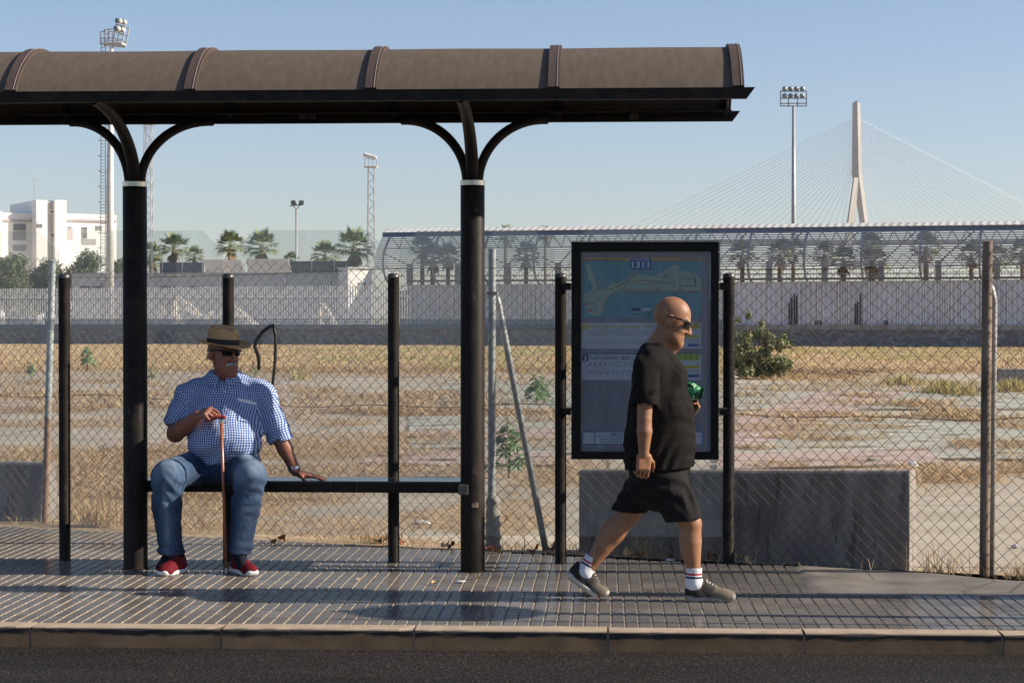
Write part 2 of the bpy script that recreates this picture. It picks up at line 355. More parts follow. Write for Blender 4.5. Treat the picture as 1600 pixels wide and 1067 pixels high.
da = attr(nt_, 'dirt'); dm = ramp(nt_, math_(nt_, 'ADD', da.outputs['Fac'], math_(nt_, 'MULTIPLY_ADD', nB, .7, -.35)), [(.3, (0,)*3), (.6, (1,)*3)])
nt_.links.new(mixc(nt_, dm, slab, dirt), b_.inputs['Base Color']); b_.inputs['Roughness'].default_value = .92; b_.inputs['Specular IOR Level'].default_value = .15
bump(nt_, b_, nB, .5, .02); court_mat = m
tag(np_mesh('ground', np.stack([Xg, Yg, Zg], -1).reshape(-1, 3), ff, court_mat, smooth=True, attrs={'dirt': ('FLOAT', dens.ravel())}), kind='structure')
# worn paint on the court
def paint(name, col1, col2, polys, z, lo):
    m, nt_, b_ = new_mat(name); vec = coords(nt_)
    nA = noise(nt_, coords(nt_, (.6, .9, 1)), 2.4, 8, .6); nB = noise(nt_, vec, 22, 4)
    nt_.links.new(ramp(nt_, nB, [(.3, col1), (.7, col2)]), b_.inputs['Base Color']); b_.inputs['Roughness'].default_value = .9
    nt_.links.new(ramp(nt_, nA, [(lo, (0,)*3), (lo+.12, (.78,)*3)]), b_.inputs['Alpha'])
    mb = MB()
    for pl in polys:
        pts = [G(x, y, z) for x, y in pl]; mb.add([(p.x, p.y, z) for p in pts], [tuple(range(len(pts)))])
    o = mb.build(name, m, fix=False); tag(o, kind='structure'); return o
paint('green_court_paint', (.38, .385, .31), (.46, .46, .38), [[(640, 705), (640, 650), (1800, 642), (1900, 720)], [(700, 596), (1700, 596), (1720, 638), (660, 640)]], .0145, .36)
paint('red_court_paint', (.44, .325, .275), (.51, .395, .335), [[(1145, 655), (1275, 613), (1420, 612), (1180, 697), (1120, 697)], [(1120, 732), (1120, 708), (1440, 700), (1480, 722)], [(560, 722), (590, 703), (880, 707), (900, 726)], [(620, 684), (640, 672), (880, 668), (880, 684)], [(160, 700), (170, 688), (420, 690), (420, 702)]], .0185, .36)

# ------------------------------------------------------------------ straw, weeds, litter
def blades(name, X, Y, Z, length, width, tilt, cols, label_kind='stuff', seed=1, bend=.4):
    r = np.random.default_rng(seed); n = len(X)
    L = r.uniform(length[0], length[1], n); W = r.uniform(width[0], width[1], n); T = r.uniform(tilt[0], tilt[1], n); A = r.uniform(0, 2*PI, n)
    d = np.stack([np.sin(T)*np.cos(A), np.sin(T)*np.sin(A), np.cos(T)], -1); s = np.stack([-np.sin(A+r.uniform(-.8, .8, n)), np.cos(A), np.zeros(n)], -1)
    p0 = np.stack([X, Y, Z], -1); m1 = p0 + d*L[:, None]*.55; d2 = d.copy(); d2[:, 2] -= bend*r.random(n); tip = m1 + d2*L[:, None]*.45
    tip[:, 2] = np.maximum(tip[:, 2], Z + .003)
    hw = (W/2)[:, None]
    v = np.stack([p0-s*hw, p0+s*hw, m1+s*hw*.8, m1-s*hw*.8, tip+s*hw*.15, tip-s*hw*.15], 1).reshape(-1, 3)
    b = (np.arange(n)*6)[:, None, None]; f = (b + np.array([[0, 1, 2, 3], [3, 2, 4, 5]])[None]).reshape(-1, 4)
    rr = np.repeat(r.random(n), 6)
    m, nt_, b_ = new_mat(name + '_mat'); a = attr(nt_, 'rnd')
    nt_.links.new(ramp(nt_, a.outputs['Fac'], [(i/(len(cols)-1), c) for i, c in enumerate(cols)]), b_.inputs['Base Color']); b_.inputs['Roughness'].default_value = .75; b_.inputs['Specular IOR Level'].default_value = .25
    o = np_mesh(name, v, f, m, attrs={'rnd': ('FLOAT', rr)}); return tag(o, kind=label_kind)
STRAW = [(.18, .115, .06), (.42, .28, .145), (.55, .40, .22), (.64, .50, .31), (.30, .20, .105)]
def cand(n, y0, y1, pw, seed):
    r = np.random.default_rng(seed); Y = y0 + (y1-y0)*r.random(n)**pw; X = (r.random(n)*2-1)*(Y*.33 + .4) - Y*.05; return X, Y, r
X, Y, r = cand(520000, 12.2, 34, 1.0, 11); d = strip_density(X, Y); k = (r.random(len(X)) < d**1.5*np.where(Y < 17, .22, .75)) & (Y > fenceY(X) + .1); X, Y = X[k], Y[k]
tag(blades('straw_litter', X, Y, np.where(Y > 17, .018, -.012), (.05, .20), (.004, .010), (.95, 1.54), STRAW, seed=2), 'dry straw and dead grass stems lying in strips over the old court', 'straw')
X, Y, r = cand(300000, 30, 62, 1.0, 12); d = strip_density(X, Y); k = r.random(len(X)) < d**1.5*.85; X, Y = X[k], Y[k]
tag(blades('distant_straw_litter', X, Y, np.full(len(X), .016), (.10, .30), (.010, .022), (.9, 1.5), STRAW, seed=3), 'straw and weeds in the cracks of the far court slabs', 'straw')
X, Y, r = cand(230000, 57, 124, .9, 13); d = strip_density(X, Y)*(.35+.65*(fbm(X*.4, Y*.2, 3, 71) > .42)); k = r.random(len(X)) < d; X, Y = X[k], Y[k]
gp = fbm(X*.12, Y*.05, 3, 77); kg = gp > .55
DG = [(.46, .33, .17), (.56, .41, .22), (.64, .48, .27), (.50, .37, .20)]; GG = [(.38, .34, .13), (.46, .39, .17), (.52, .43, .20)]
tag(blades('dry_grass_field', X[~kg], Y[~kg], np.full((~kg).sum(), -.03), (.05, .15), (.012, .03), (0, 1.2), DG, seed=4), 'tan dry grass covering the far field up to the graffiti wall', 'grass')
tag(blades('green_grass_patches', X[kg], Y[kg], np.full(kg.sum(), -.03), (.05, .15), (.012, .03), (0, 1.2), GG, seed=5), 'yellow green grass patches within the tan field', 'grass')
# bright yellow-green tussocks behind the right fence post
for i_, (cx, cy, w_, n_) in enumerate([(1410, 602, 34, 520), (1475, 615, 30, 900), (1583, 612, 30, 900), (1510, 618, 20, 300), (470, 592, 20, 200)]):
    c0_ = G(cx, cy); s_ = G(cx+w_, cy).x - c0_.x; r = np.random.default_rng(60+i_)
    X = c0_.x + r.normal(0, s_*.45, n_); Y = c0_.y + r.normal(0, .35, n_)
    tt = blades('grass_tussock', X, Y, np.full(n_, -.03), (.18, .42), (.008, .018), (0, .9), [(.30, .25, .10), (.46, .39, .17), (.58, .48, .24)], None, seed=60+i_)
    tag(tt, ['low yellow green grass tuft at the edge of the far slabs', 'tall yellow green tussock just left of the right fence post', 'yellow green tussock right of the right fence post', 'small grass tuft against the base of the tall tussock', 'small green weed tuft far behind the bench'][i_], 'grass tuft', 'grass tussocks on the court')
# weeds along the fence foot
r = np.random.default_rng(5); n_ = 2600; X = r.uniform(-8, 5, n_); k = r.random(n_) < (.25 + .9*(vnoise(X*1.7, X*0, 31) > .5)); X = X[k]; Y = fenceY(X) + r.normal(-.05, .09, len(X))
tag(blades('fence_foot_weeds', X, Y, np.full(len(X), -.02), (.03, .16), (.002, .005), (.2, 1.5), STRAW[:4]+[(.35, .36, .14)], seed=6), 'dry weeds growing in the gap along the fence foot', 'weeds')
for i_, (cx, w_, n_, hmax, lb) in enumerate([(30, 45, 260, .40, 'tall straw tuft in front of the small concrete barrier at the left edge'), (1575, 50, 900, .17, 'brown dead weed heap at the foot of the right fence post'), (1440, 30, 110, .26, 'thin straw tuft at the right end of the long barrier'), (560, 40, 240, .12, 'dry weed tuft behind the bench'), (165, 60, 160, .24, 'pale dry tuft between the two left posts'), (1005, 16, 60, .22, 'thin dry stalks growing behind the walking man')]):
    X0 = G(cx, 870).x; r = np.random.default_rng(90+i_); X = X0 + r.normal(0, w_/250/1.6, n_); Y = fenceY(X) + r.normal(.03, .05, n_) - (.08 if i_ == 1 else 0)
    tt = blades('weed_tuft', X, Y, np.full(n_, -.01), (hmax*.35, hmax), (.0025, .005), (0, 1.0 if i_ != 1 else 1.45), STRAW if i_ == 1 else STRAW[1:4], None, seed=90+i_)
    tag(tt, lb, 'weeds', 'dry weed tufts along the fence')
# ------------------------------------------------------------------ bus shelter
YM, YS_, YB = 12.10, 12.50, 12.15          # main posts, screen posts, bench front
shelter = empty('bus_shelter', (-1.9, 12.1, 0), 0, 'dark metal bus shelter with barrel roof, branching posts and clear screens', 'bus shelter')
SO = Vector(shelter.location)
def sb(mb, name, mat, par=None, **k):       # build under the shelter (coordinates are world)
    o = mb.build(name, mat, par or shelter, **k)
    me = o.data
    if (par or shelter) is shelter or True:
        for v in me.vertices: v.co -= SO
    return o
RX = [.745 - 1.0575*i for i in range(6)]; YC, RW, RH, RZ = 11.685, .615, .312, 2.915
XL, XR = RX[-1]-.095, RX[0]+.095
def arc(t, e=0): a = math.radians(36.3) + math.radians(107.4)*t/PI; return (YC - (.766+e)*math.cos(a), 2.461 + (.766+e)*math.sin(a))
mb = MB(); N_ = 40
outer = [arc(PI*i/N_) for i in range(N_+1)]; inner = [arc(PI*i/N_, -.006) for i in range(N_+1)]
xs = [RX[-1] + (RX[0]-RX[-1])*i/60 for i in range(61)]
for shell in (outer, inner):
    mb.add([(x, y, z + .0015*math.sin(x*5)) for x in xs for y, z in shell], [(i*(N_+1)+j, (i+1)*(N_+1)+j, (i+1)*(N_+1)+j+1, i*(N_+1)+j+1) for i in range(60) for j in range(N_)])
roof = sb(mb, 'roof', roof_sheet, smooth=True, fix=False)
for i, x in enumerate(RX):
    mb = MB(); h = .034
    for a_, b_2 in ((.0, .019),):
        o_ = [arc(PI*j/N_, b_2) for j in range(N_+1)]; i_ = [arc(PI*j/N_, -.02) for j in range(N_+1)]
        vs_ = []
        for xx in (x-h, x+h): vs_ += [(xx, y, z) for y, z in o_] + [(xx, y, z) for y, z in i_]
        q = N_+1; fs_ = []
        for j in range(N_):
            fs_ += [(j, j+1, 2*q+j+1, 2*q+j), (q+j+1, q+j, 3*q+j, 3*q+j+1), (j+1, j, q+j, q+j+1), (2*q+j, 2*q+j+1, 3*q+j+1, 3*q+j)]
        mb.add(vs_, fs_)
    rb = sb(mb, 'roof_rib', rib_metal, roof, smooth=True, angle=40)
    mb = MB(); mb.tube([(x+.018, *arc(PI*j/N_, .0205)) for j in range(N_+1)], .0018, 5)
    sb(mb, 'seam', M('seam_metal', (.30, .22, .18), rough=.5), rb)
    mb = MB(); mb.tube([(x, *arc(PI*j/20, -.035)) for j in range(21)], .016, 8); sb(mb, 'inner_hoop', black_paint, smooth=True)
def fascia(y0, y1, name):
    mb = MB(); zt, zb = 2.915, 2.850
    for (za, zb_, ya, yb) in ((zt, zb, y0, y1),):
        pr = [(XL, ya, za), (XR, ya, za), (XR-.048, ya, zb_), (XL+.048, ya, zb_)]
        mb.prism(pr, (0, yb-ya, 0))
    return sb(mb, name, black_paint)
fascia(11.045, 11.075, 'front_fascia'); fascia(12.295, 12.325, 'rear_fascia')
mb = MB(); mb.box(((XL+XR)/2, 11.12, 2.909), (XR-XL-.12, .09, .008)); mb.box(((XL+XR)/2, 12.25, 2.909), (XR-XL-.12, .09, .008)); sb(mb, 'gutter', black_paint)
for px, w_ in ((473, .05), (488, .05), (990, .055)):
    mb = MB(); p = P(px, 182, 12.287); mb.bevbox((p.x, 12.284, p.z), (w_, .02, .035), .004); sb(mb, 'bracket', rib_metal)
main_x = []
for px in (211.5, 738.5):
    X0 = P(px, 700, YM).x; main_x.append(X0)
    mb = MB(); R_ = .0765; mb.lathe((X0, YM, 0), [(R_+.01, -.02), (R_+.01, .004), (R_+.002, .006), (R_, .02), (R_, 2.43), (R_-.004, 2.435)], 40)
    post = sb(mb, 'post', black_paint, smooth=True, angle=40)
    mb = MB(); mb.lathe((X0, YM, 0), [(R_+.003, 2.432), (R_+.003, 2.462), (R_-.002, 2.466)], 40); sb(mb, 'collar_ring', steel, post, smooth=True, angle=40)
    mb = MB(); mb.tube([(X0, YM - .98*(1-math.cos(t)), 2.44 + .435*math.sin(t)) for t in [PI/2*j/16 for j in range(17)]], [.043-.010*j/16 for j in range(17)], 16)
    sb(mb, 'front_arm', black_paint, smooth=True, angle=50)
    for s in (-1, 1):
        mb = MB(); mb.tube([(X0 + s*(.036+.43*(1-math.cos(t))), YM + .19*(1-math.cos(t)), 2.44 + .425*math.sin(t)) for t in [PI/2*j/16 for j in range(17)]], .030, 14)
        sb(mb, 'side_arm', black_paint, smooth=True, angle=50)
    # number stencilled on the right post is added with the lettering
# screens
screen_px = [101, 357, 615, 876, 1138.5]; SX = [P(p, 700, YS_).x for p in screen_px]
SX_all = [SX[0]-1.08] + SX
for i, x in enumerate(SX_all):
    mb = MB(); r_ = .0375; mb.lathe((x, YS_, 0), [(r_+.004, -.02), (r_+.004, .003), (r_, .01), (r_, 1.866)], 28)
    sp = sb(mb, 'screen_post', black_paint, smooth=True, angle=40)
    mb = MB(); mb.lathe((x, YS_, 0), [(r_+.002, 1.862), (r_+.002, 1.874), (r_-.004, 1.884), (r_-.016, 1.890), (0, 1.892)], 28)
    sb(mb, 'post_cap', M('cap_metal', (.05, .05, .05), (.12, .115, .11), 20, .35, metal=.4), sp, smooth=True, angle=50)
m, nt_, b_ = new_mat('dusty_glass')
out = nt_.nodes['Material Output']; tr = nt_.nodes.new('ShaderNodeBsdfTransparent'); tr.inputs[0].default_value = (.965, .98, .98, 1)
gl = nt_.nodes.new('ShaderNodeBsdfGlossy'); gl.inputs['Roughness'].default_value = .03; gl.inputs['Color'].default_value = (.9, .95, 1, 1)
df = nt_.nodes.new('ShaderNodeBsdfDiffuse'); df.inputs[0].default_value = (.62, .68, .70, 1)
fr = nt_.nodes.new('ShaderNodeFresnel'); fr.inputs[0].default_value = 1.45
mx1 = nt_.nodes.new('ShaderNodeMixShader'); mx2 = nt_.nodes.new('ShaderNodeMixShader')
nt_.links.new(fr.outputs[0], mx1.inputs[0]); nt_.links.new(tr.outputs[0], mx1.inputs[1]); nt_.links.new(gl.outputs[0], mx1.inputs[2])
nz = noise(nt_, coords(nt_, (1, 1, .6)), 3.5, 7, .7); nz2 = noise(nt_, coords(nt_), 60, 3)
dust = math_(nt_, 'MULTIPLY', ramp(nt_, nz, [(.3, (.045,)*3), (.75, (.13,)*3)]), ramp(nt_, nz2, [(.3, (.8,)*3), (.75, (1.3,)*3)]))
nt_.links.new(dust, mx2.inputs[0]); nt_.links.new(mx1.outputs[0], mx2.inputs[1]); nt_.links.new(df.outputs[0], mx2.inputs[2]); nt_.links.new(mx2.outputs[0], out.inputs[0]); glass = m
glass_edge = M('glass_edge', (.16, .26, .25), (.35, .45, .44), 12, .3)
m, nt_, b_ = new_mat('frosted_film'); b_.inputs['Base Color'].default_value = (.42, .48, .50, 1); b_.inputs['Alpha'].default_value = .34; b_.inputs['Roughness'].default_value = .7; film = m
panes = []
for i in range(5):
    xa = SX_all[i] + (.028 if i != 1 else .028) + .012; xb = SX_all[i+1] - .028 - .012
    zb, zt, c_ = .177, 2.172, .135; Yg_ = YS_ + .012
    mb = MB(); poly = [(xa, zb), (xb, zb), (xb, zt-c_), (xb-c_*.95, zt), (xa+c_*.95, zt), (xa, zt-c_)]
    n = 6
    mb.m = 0; mb.add([(x, Yg_, z) for x, z in poly], [tuple(range(n))]); mb.add([(x, Yg_+.008, z) for x, z in poly], [tuple(reversed(range(n)))])
    mb.m = 1
    for k in range(n):
        (x1, z1), (x2, z2) = poly[k], poly[(k+1) % n]
        mb.add([(x1, Yg_, z1), (x2, Yg_, z2), (x2, Yg_+.008, z2), (x1, Yg_+.008, z1)], [(0, 1, 2, 3)])
    gp_ = sb(mb, 'glass_pane', [glass, glass_edge], fix=True); panes.append(gp_)
    mb = MB()
    if i == 2:
        for k in range(8): mb.box(((xa+xb)/2, Yg_-.003, 1.592-.0095*k), (xb-xa-.004, .001, .0042))
    else: mb.box(((xa+xb)/2, Yg_-.003, 1.555), (xb-xa-.004, .001, .072))
    sb(mb, 'frosted_band', film, gp_)
# black scrawl painted on the third screen, built as bent tubes
blackm = M('scrawl_black', (.012, .011, .011), (.03, .027, .025), 40, .5)
def spl(pts, n=8):
    out = []; pts = [Vector(p) for p in pts]
    for i in range(len(pts)-1):
        p0, p1, p2, p3 = pts[max(i-1, 0)], pts[i], pts[i+1], pts[min(i+2, len(pts)-1)]
        for k in range(n):
            t = k/n; out.append(.5*((2*p1) + (p2-p0)*t + (2*p0-5*p1+4*p2-p3)*t*t + (3*p1-p0-3*p2+p3)*t**3))
    out.append(pts[-1]); return out
mb = MB(); Yk = 12.47
mb.tube(spl([P(x, y, Yk) for x, y in ((404.5, 577), (404, 560), (400, 546), (398, 541), (402, 530), (411, 518), (421, 511), (429, 507.5))]), [.010]*8+[.006]*4+[.009]*4+[.017]*33+[.014]*8 if False else .0115, 8)
mb.tube(spl([P(x, y, Yk) for x, y in ((429, 509), (428, 514), (430.5, 524), (430.5, 545), (429.5, 570), (427, 592), (425.5, 602))]), .0105, 8)
sb(mb, 'black_scrawl', blackm, panes[2], smooth=True)
# bench
bench = empty('bench', (-1.9, 12.3, 0), 0, 'long black metal bench plank with glossy top between the shelter posts', 'bench')
m, nt_, b_ = new_mat('bench_gloss'); b_.inputs['Base Color'].default_value = (.03, .035, .045, 1); b_.inputs['Roughness'].default_value = .16; b_.inputs['Specular IOR Level'].default_value = .8; bench_m = m
xa, xb = main_x[0]+.02, P(722, 755, YB).x
def bb(mb, name, mat, par=None, **k):
    o = mb.build(name, mat, par or bench, **k)
    for v in o.data.vertices: v.co -= Vector(bench.location)
    return o
mb = MB(); mb.bevbox(((xa+xb)/2, YB+.165, .5545), (xb-xa, .33, .010), .003); bb(mb, 'seat', bench_m)
mb = MB(); mb.box(((xa+xb)/2, YB+.012, .518), (xb-xa-.006, .022, .062)); mb.box(((xa+xb)/2, YB+.318, .518), (xb-xa-.006, .022, .062)); bb(mb, 'seat_rail', black_paint)
mb = MB(); p = P(729, 762, 12.0)
mb.bevbox((xb+.018, 12.02, .520), (.062, .028, .066), .008); mb.bevbox((xb+.010, 12.10, .515), (.05, .16, .05), .005); bb(mb, 'end_bracket', M('bracket_metal', (.06, .055, .05), (.16, .14, .12), 10, .4, metal=.3))
for x in (SX[1], SX[2]):
    mb = MB(); mb.box((x, 12.39, .50), (.05, .20, .04)); bb(mb, 'support_bracket', black_paint)

# ------------------------------------------------------------------ lettering helper
def text(s, px0, py0, px1, py1, Y, mat, parent, off=None, squeeze=True, name='lettering', shear=0):
    cu = bpy.data.curves.new('txt', 'FONT'); cu.body = s; cu.extrude = .0004; cu.resolution_u = 4; cu.shear = shear; cu.offset = .018 if len(s) < 5 else .008
    o = bpy.data.objects.new('txt', cu); COL.objects.link(o); dg = bpy.context.evaluated_depsgraph_get(); me = bpy.data.meshes.new_from_object(o.evaluated_get(dg))
    bpy.data.objects.remove(o); v = np.array([tuple(q.co) for q in me.vertices]); mn, mx = v.min(0), v.max(0)
    A = P(px0, py1, Y); B = P(px1, py0, Y)
    for q in me.vertices:
        x, y, z = q.co; q.co = (A.x + (x-mn[0])/(mx[0]-mn[0])*(B.x-A.x), Y - .0005 - z, A.z + (y-mn[1])/(mx[1]-mn[1])*(B.z-A.z))
    me.materials.clear(); me.name = name; ob = link(name, me, mat, parent)
    if off is not None:
        for q in me.vertices: q.co -= off
    return ob
pale_num = M('number_paint', (.42, .33, .25), (.6, .5, .38), 60, .7)
# number painted on the curved face of the right post: bend the lettering round it
t_ = text('68', 737, 785, 748, 793, YM-.077, pale_num, shelter, None, name='post_number')
X0 = main_x[1]
for q in t_.data.vertices:
    a_ = (q.co.x - X0)/.0775; q.co = Vector((X0 + .0775*math.sin(a_), YM - .0775*math.cos(a_) , q.co.z)) - SO

# ------------------------------------------------------------------ information board
YI = 12.22
board = empty('information_board', (P(1008, 700, YI).x, YI, 0), 0, 'black framed route map board numbered 1311 hanging behind the walking man', 'notice board')
BO = Vector(board.location)
def ib(mb, name, mat, par=None, **k):
    o = mb.build(name, mat, par or board, **k)
    for v in o.data.vertices: v.co -= BO
    return o
def q(px, py, Y): return P(px, py, Y)
def plate(mb, x0, y0, x1, y1, Y, t=.0008):
    a = P(x0, y1, Y); b = P(x1, y0, Y); mb.box(((a.x+b.x)/2, Y+t/2, (a.z+b.z)/2), (b.x-a.x, t, b.z-a.z)); return mb
mb = MB(); fx0, fx1, fy0, fy1 = 892.5, 1123.5, 377.5, 717.5; ix0, ix1, iy0, iy1 = 908, 1111, 393, 706
for r4 in ((fx0, fy0, fx1, iy0), (fx0, iy1, fx1, fy1), (fx0, iy0, ix0, iy1), (ix1, iy0, fx1, iy1)):
    a = P(r4[0], r4[3], YI); b = P(r4[2], r4[1], YI); mb.bevbox(((a.x+b.x)/2, YI+.035, (a.z+b.z)/2), (b.x-a.x-.0005, .07, b.z-a.z-.0005), .004)
ib(mb, 'frame', M('board_frame', (.006, .006, .006), (.011, .011, .012), 12, .45, .12))
mb = MB(); plate(mb, fx0-1, fy0-2.2, fx1+1, fy0-.4, YI+.01, .05); plate(mb, fx1+.4, fy0-2.2, fx1+2, fy0+62, YI+.012, .045); ib(mb, 'edge_trim', M('trim', (.36, .33, .29), (.5, .46, .42), 20, .4, metal=.4))
mb = MB(); plate(mb, ix0-3, iy0-3, ix1+3, iy1+3, YI+.030, .006); back = ib(mb, 'backing_panel', M('panel_grey', (.24, .24, .26), (.31, .31, .33), 3, .7, stretch=(3, 1, .5)))
mb = MB(); plate(mb, 1108, 396, 1110.3, 470, YI+.028, .001); ib(mb, 'reflective_strip', M('strip', (.55, .55, .53), rough=.3), back)
pm = lambda n, c, c2=None: M(n, c, c2 or tuple(min(1, k*1.12) for k in c), 9, .75)
sea = pm('map_sea', (.15, .34, .38)); land = pm('map_land', (.38, .48, .38)); paper = pm('paper', (.56, .58, .60)); orange = pm('orange_ink', (.62, .32, .10)); road_i = pm('road_ink', (.18, .22, .12)); redi = pm('red_ink', (.50, .10, .12)); bluei = pm('blue_ink', (.035, .13, .34)); navy = pm('navy_ink', (.02, .045, .14)); yel = pm('yellow_ink', (.62, .46, .05)); lime = pm('lime_ink', (.47, .55, .06)); greyi = pm('grey_ink', (.10, .10, .11)); white_i = pm('white_ink', (.78, .80, .82)); purple = pm('purple_ink', (.40, .14, .38)); greeni = pm('green_ink', (.18, .38, .20))
Yp = YI+.027
mb = MB(); plate(mb, 909, 403, 1097, 497, Yp); mp_ = ib(mb, 'route_map', sea)
K = lambda x, y: (800+x/3.5575, 340+y/3.5575)
def poly(pts, Y, mat, name, par, t=.0004):
    mb = MB(); pp = [P(x, y, Y) for x, y in pts]; mb.prism([(p.x, Y, p.z) for p in pp], (0, t, 0)); return ib(mb, name, mat, par)
poly([K(*p) for p in [(412, 262), (430, 256), (446, 300), (462, 335), (470, 378), (482, 402), (535, 385), (560, 350), (575, 372), (640, 340), (690, 308), (740, 325), (800, 322), (860, 288), (905, 262), (925, 268), (932, 300), (985, 298), (1022, 308), (1052, 345), (1052, 412), (700, 412), (600, 405), (560, 420), (530, 450), (515, 480), (505, 520), (490, 545), (425, 540), (403, 480), (396, 432), (430, 412), (452, 385), (425, 340)]], Yp-.0009, land, 'land_area', mp_)
mb = MB(); plate(mb, 909, 402.6, 1097, 407.5, Yp-.0009, .0004); ib(mb, 'map_header', orange, mp_)
def lines(segs, Y, w_, mat, name, par):
    mb = MB()
    for pl in segs:
        for a, b in zip(pl[:-1], pl[1:]):
            pa, pb = P(a[0], a[1], Y), P(b[0], b[1], Y); d = (pb-pa); L = d.length
            if L < 1e-6: continue
            nrm = Vector((-d.z, 0, d.x))/L*w_/2; mb.add([pa+nrm, pb+nrm, pb-nrm, pa-nrm], [(0, 1, 2, 3)])
    return ib(mb, name, mat, par, fix=False)
KS = lambda L_: [[K(*p) for p in l] for l in L_]
lines(KS([[(470, 398), (540, 400), (620, 370), (690, 312), (668, 345), (590, 375), (580, 400)], [(580, 403), (700, 405), (800, 408), (1050, 410)], [(668, 360), (740, 350), (840, 358), (905, 365), (880, 330)], [(930, 340), (1020, 338), (1020, 380), (935, 380), (930, 340)], [(640, 365), (620, 395)], [(700, 375), (800, 365), (890, 372), (905, 385)], [(985, 300), (1015, 330), (1018, 390)], [(500, 545), (515, 480), (545, 432), (580, 405)], [(400, 470), (430, 425), (470, 400)], [(800, 325), (850, 330), (885, 305)]]), Yp-.0014, .0045, road_i, 'roads', mp_)
lines(KS([[(580, 405), (640, 398), (740, 402), (860, 405), (1000, 408)], [(660, 358), (720, 348), (850, 372)]]), Yp-.0018, .003, orange, 'routes', mp_)
r = random.Random(4); mb = MB(); mb2 = MB(); mb3 = MB()
for _ in range(36):
    x, y = r.choice([(r.uniform(410, 500), r.uniform(410, 530)), (r.uniform(600, 1045), r.uniform(375, 408)), (r.uniform(830, 890), r.uniform(305, 330)), (r.uniform(560, 900), r.uniform(330, 400))]); px, py = K(x, y)
    plate(r.choice([mb, mb2]), px, py, px+r.uniform(.7, 2), py+r.uniform(.7, 1.6), Yp-.002, .0003)
for _ in range(18): px, py = K(r.uniform(402, 470), r.uniform(470, 525)); plate(mb3, px, py, px+r.uniform(1, 3.4), py+r.uniform(.8, 1.8), Yp-.0022, .0003)
ib(mb, 'map_marks', greyi, mp_); ib(mb2, 'map_marks', greeni, mp_); ib(mb3, 'district_marks', purple, mp_)
mb = MB()
for x, y, w_ in ((805, 398, 5), (985, 408, 6), (925, 398, 4), (410, 478, 4), (424, 512, 5), (520, 436, 3)): px, py = K(x, y); plate(mb, px, py, px+w_, py+2.4, Yp-.0024, .0003)
ib(mb, 'district_marks', redi, mp_)
mb = MB(); plate(mb, 985, 403.5, 1018, 421.5, Yp-.0026, .0006); nb = ib(mb, 'number_plate', bluei, mp_)
text('1311', 987.5, 408.5, 1014, 419, Yp-.0030, white_i, nb, BO)
mb = MB()
for k in range(22): plate(mb, 989+k*1.15, 405, 989.6+k*1.15+.25, 406.2, Yp-.0030, .0002)
ib(mb, 'small_print', white_i, nb)
mb = MB()
for x0, x1, y in ((910, 970, 406.7), (1068, 1092, 405.4)):
    x = x0
    while x < x1: w_ = r.uniform(1, 4); plate(mb, x, y-.9, x+w_, y+.5, Yp-.0016, .0003); x += w_+.8
ib(mb, 'small_print', greyi, mp_)
mb = MB(); plate(mb, 986.5, 481.5, 1001, 485.3, Yp-.0009, .0004); ib(mb, 'logo_box', navy, mp_)
mb = MB(); plate(mb, 1002, 481.5, 1017, 485.3, Yp-.0009, .0004); ib(mb, 'logo_box', paper, mp_)
mb = MB()
for k in range(14): plate(mb, 987+k*2, 490.5, 988.3+k*2, 491.8, Yp-.0009, .0003)
plate(mb, 1014, 489.6, 1016.4, 492.4, Yp-.0009, .0003); plate(mb, 976, 458.6, 1060, 459.0, Yp-.0009, .0003); ib(mb, 'small_print', greyi, mp_)
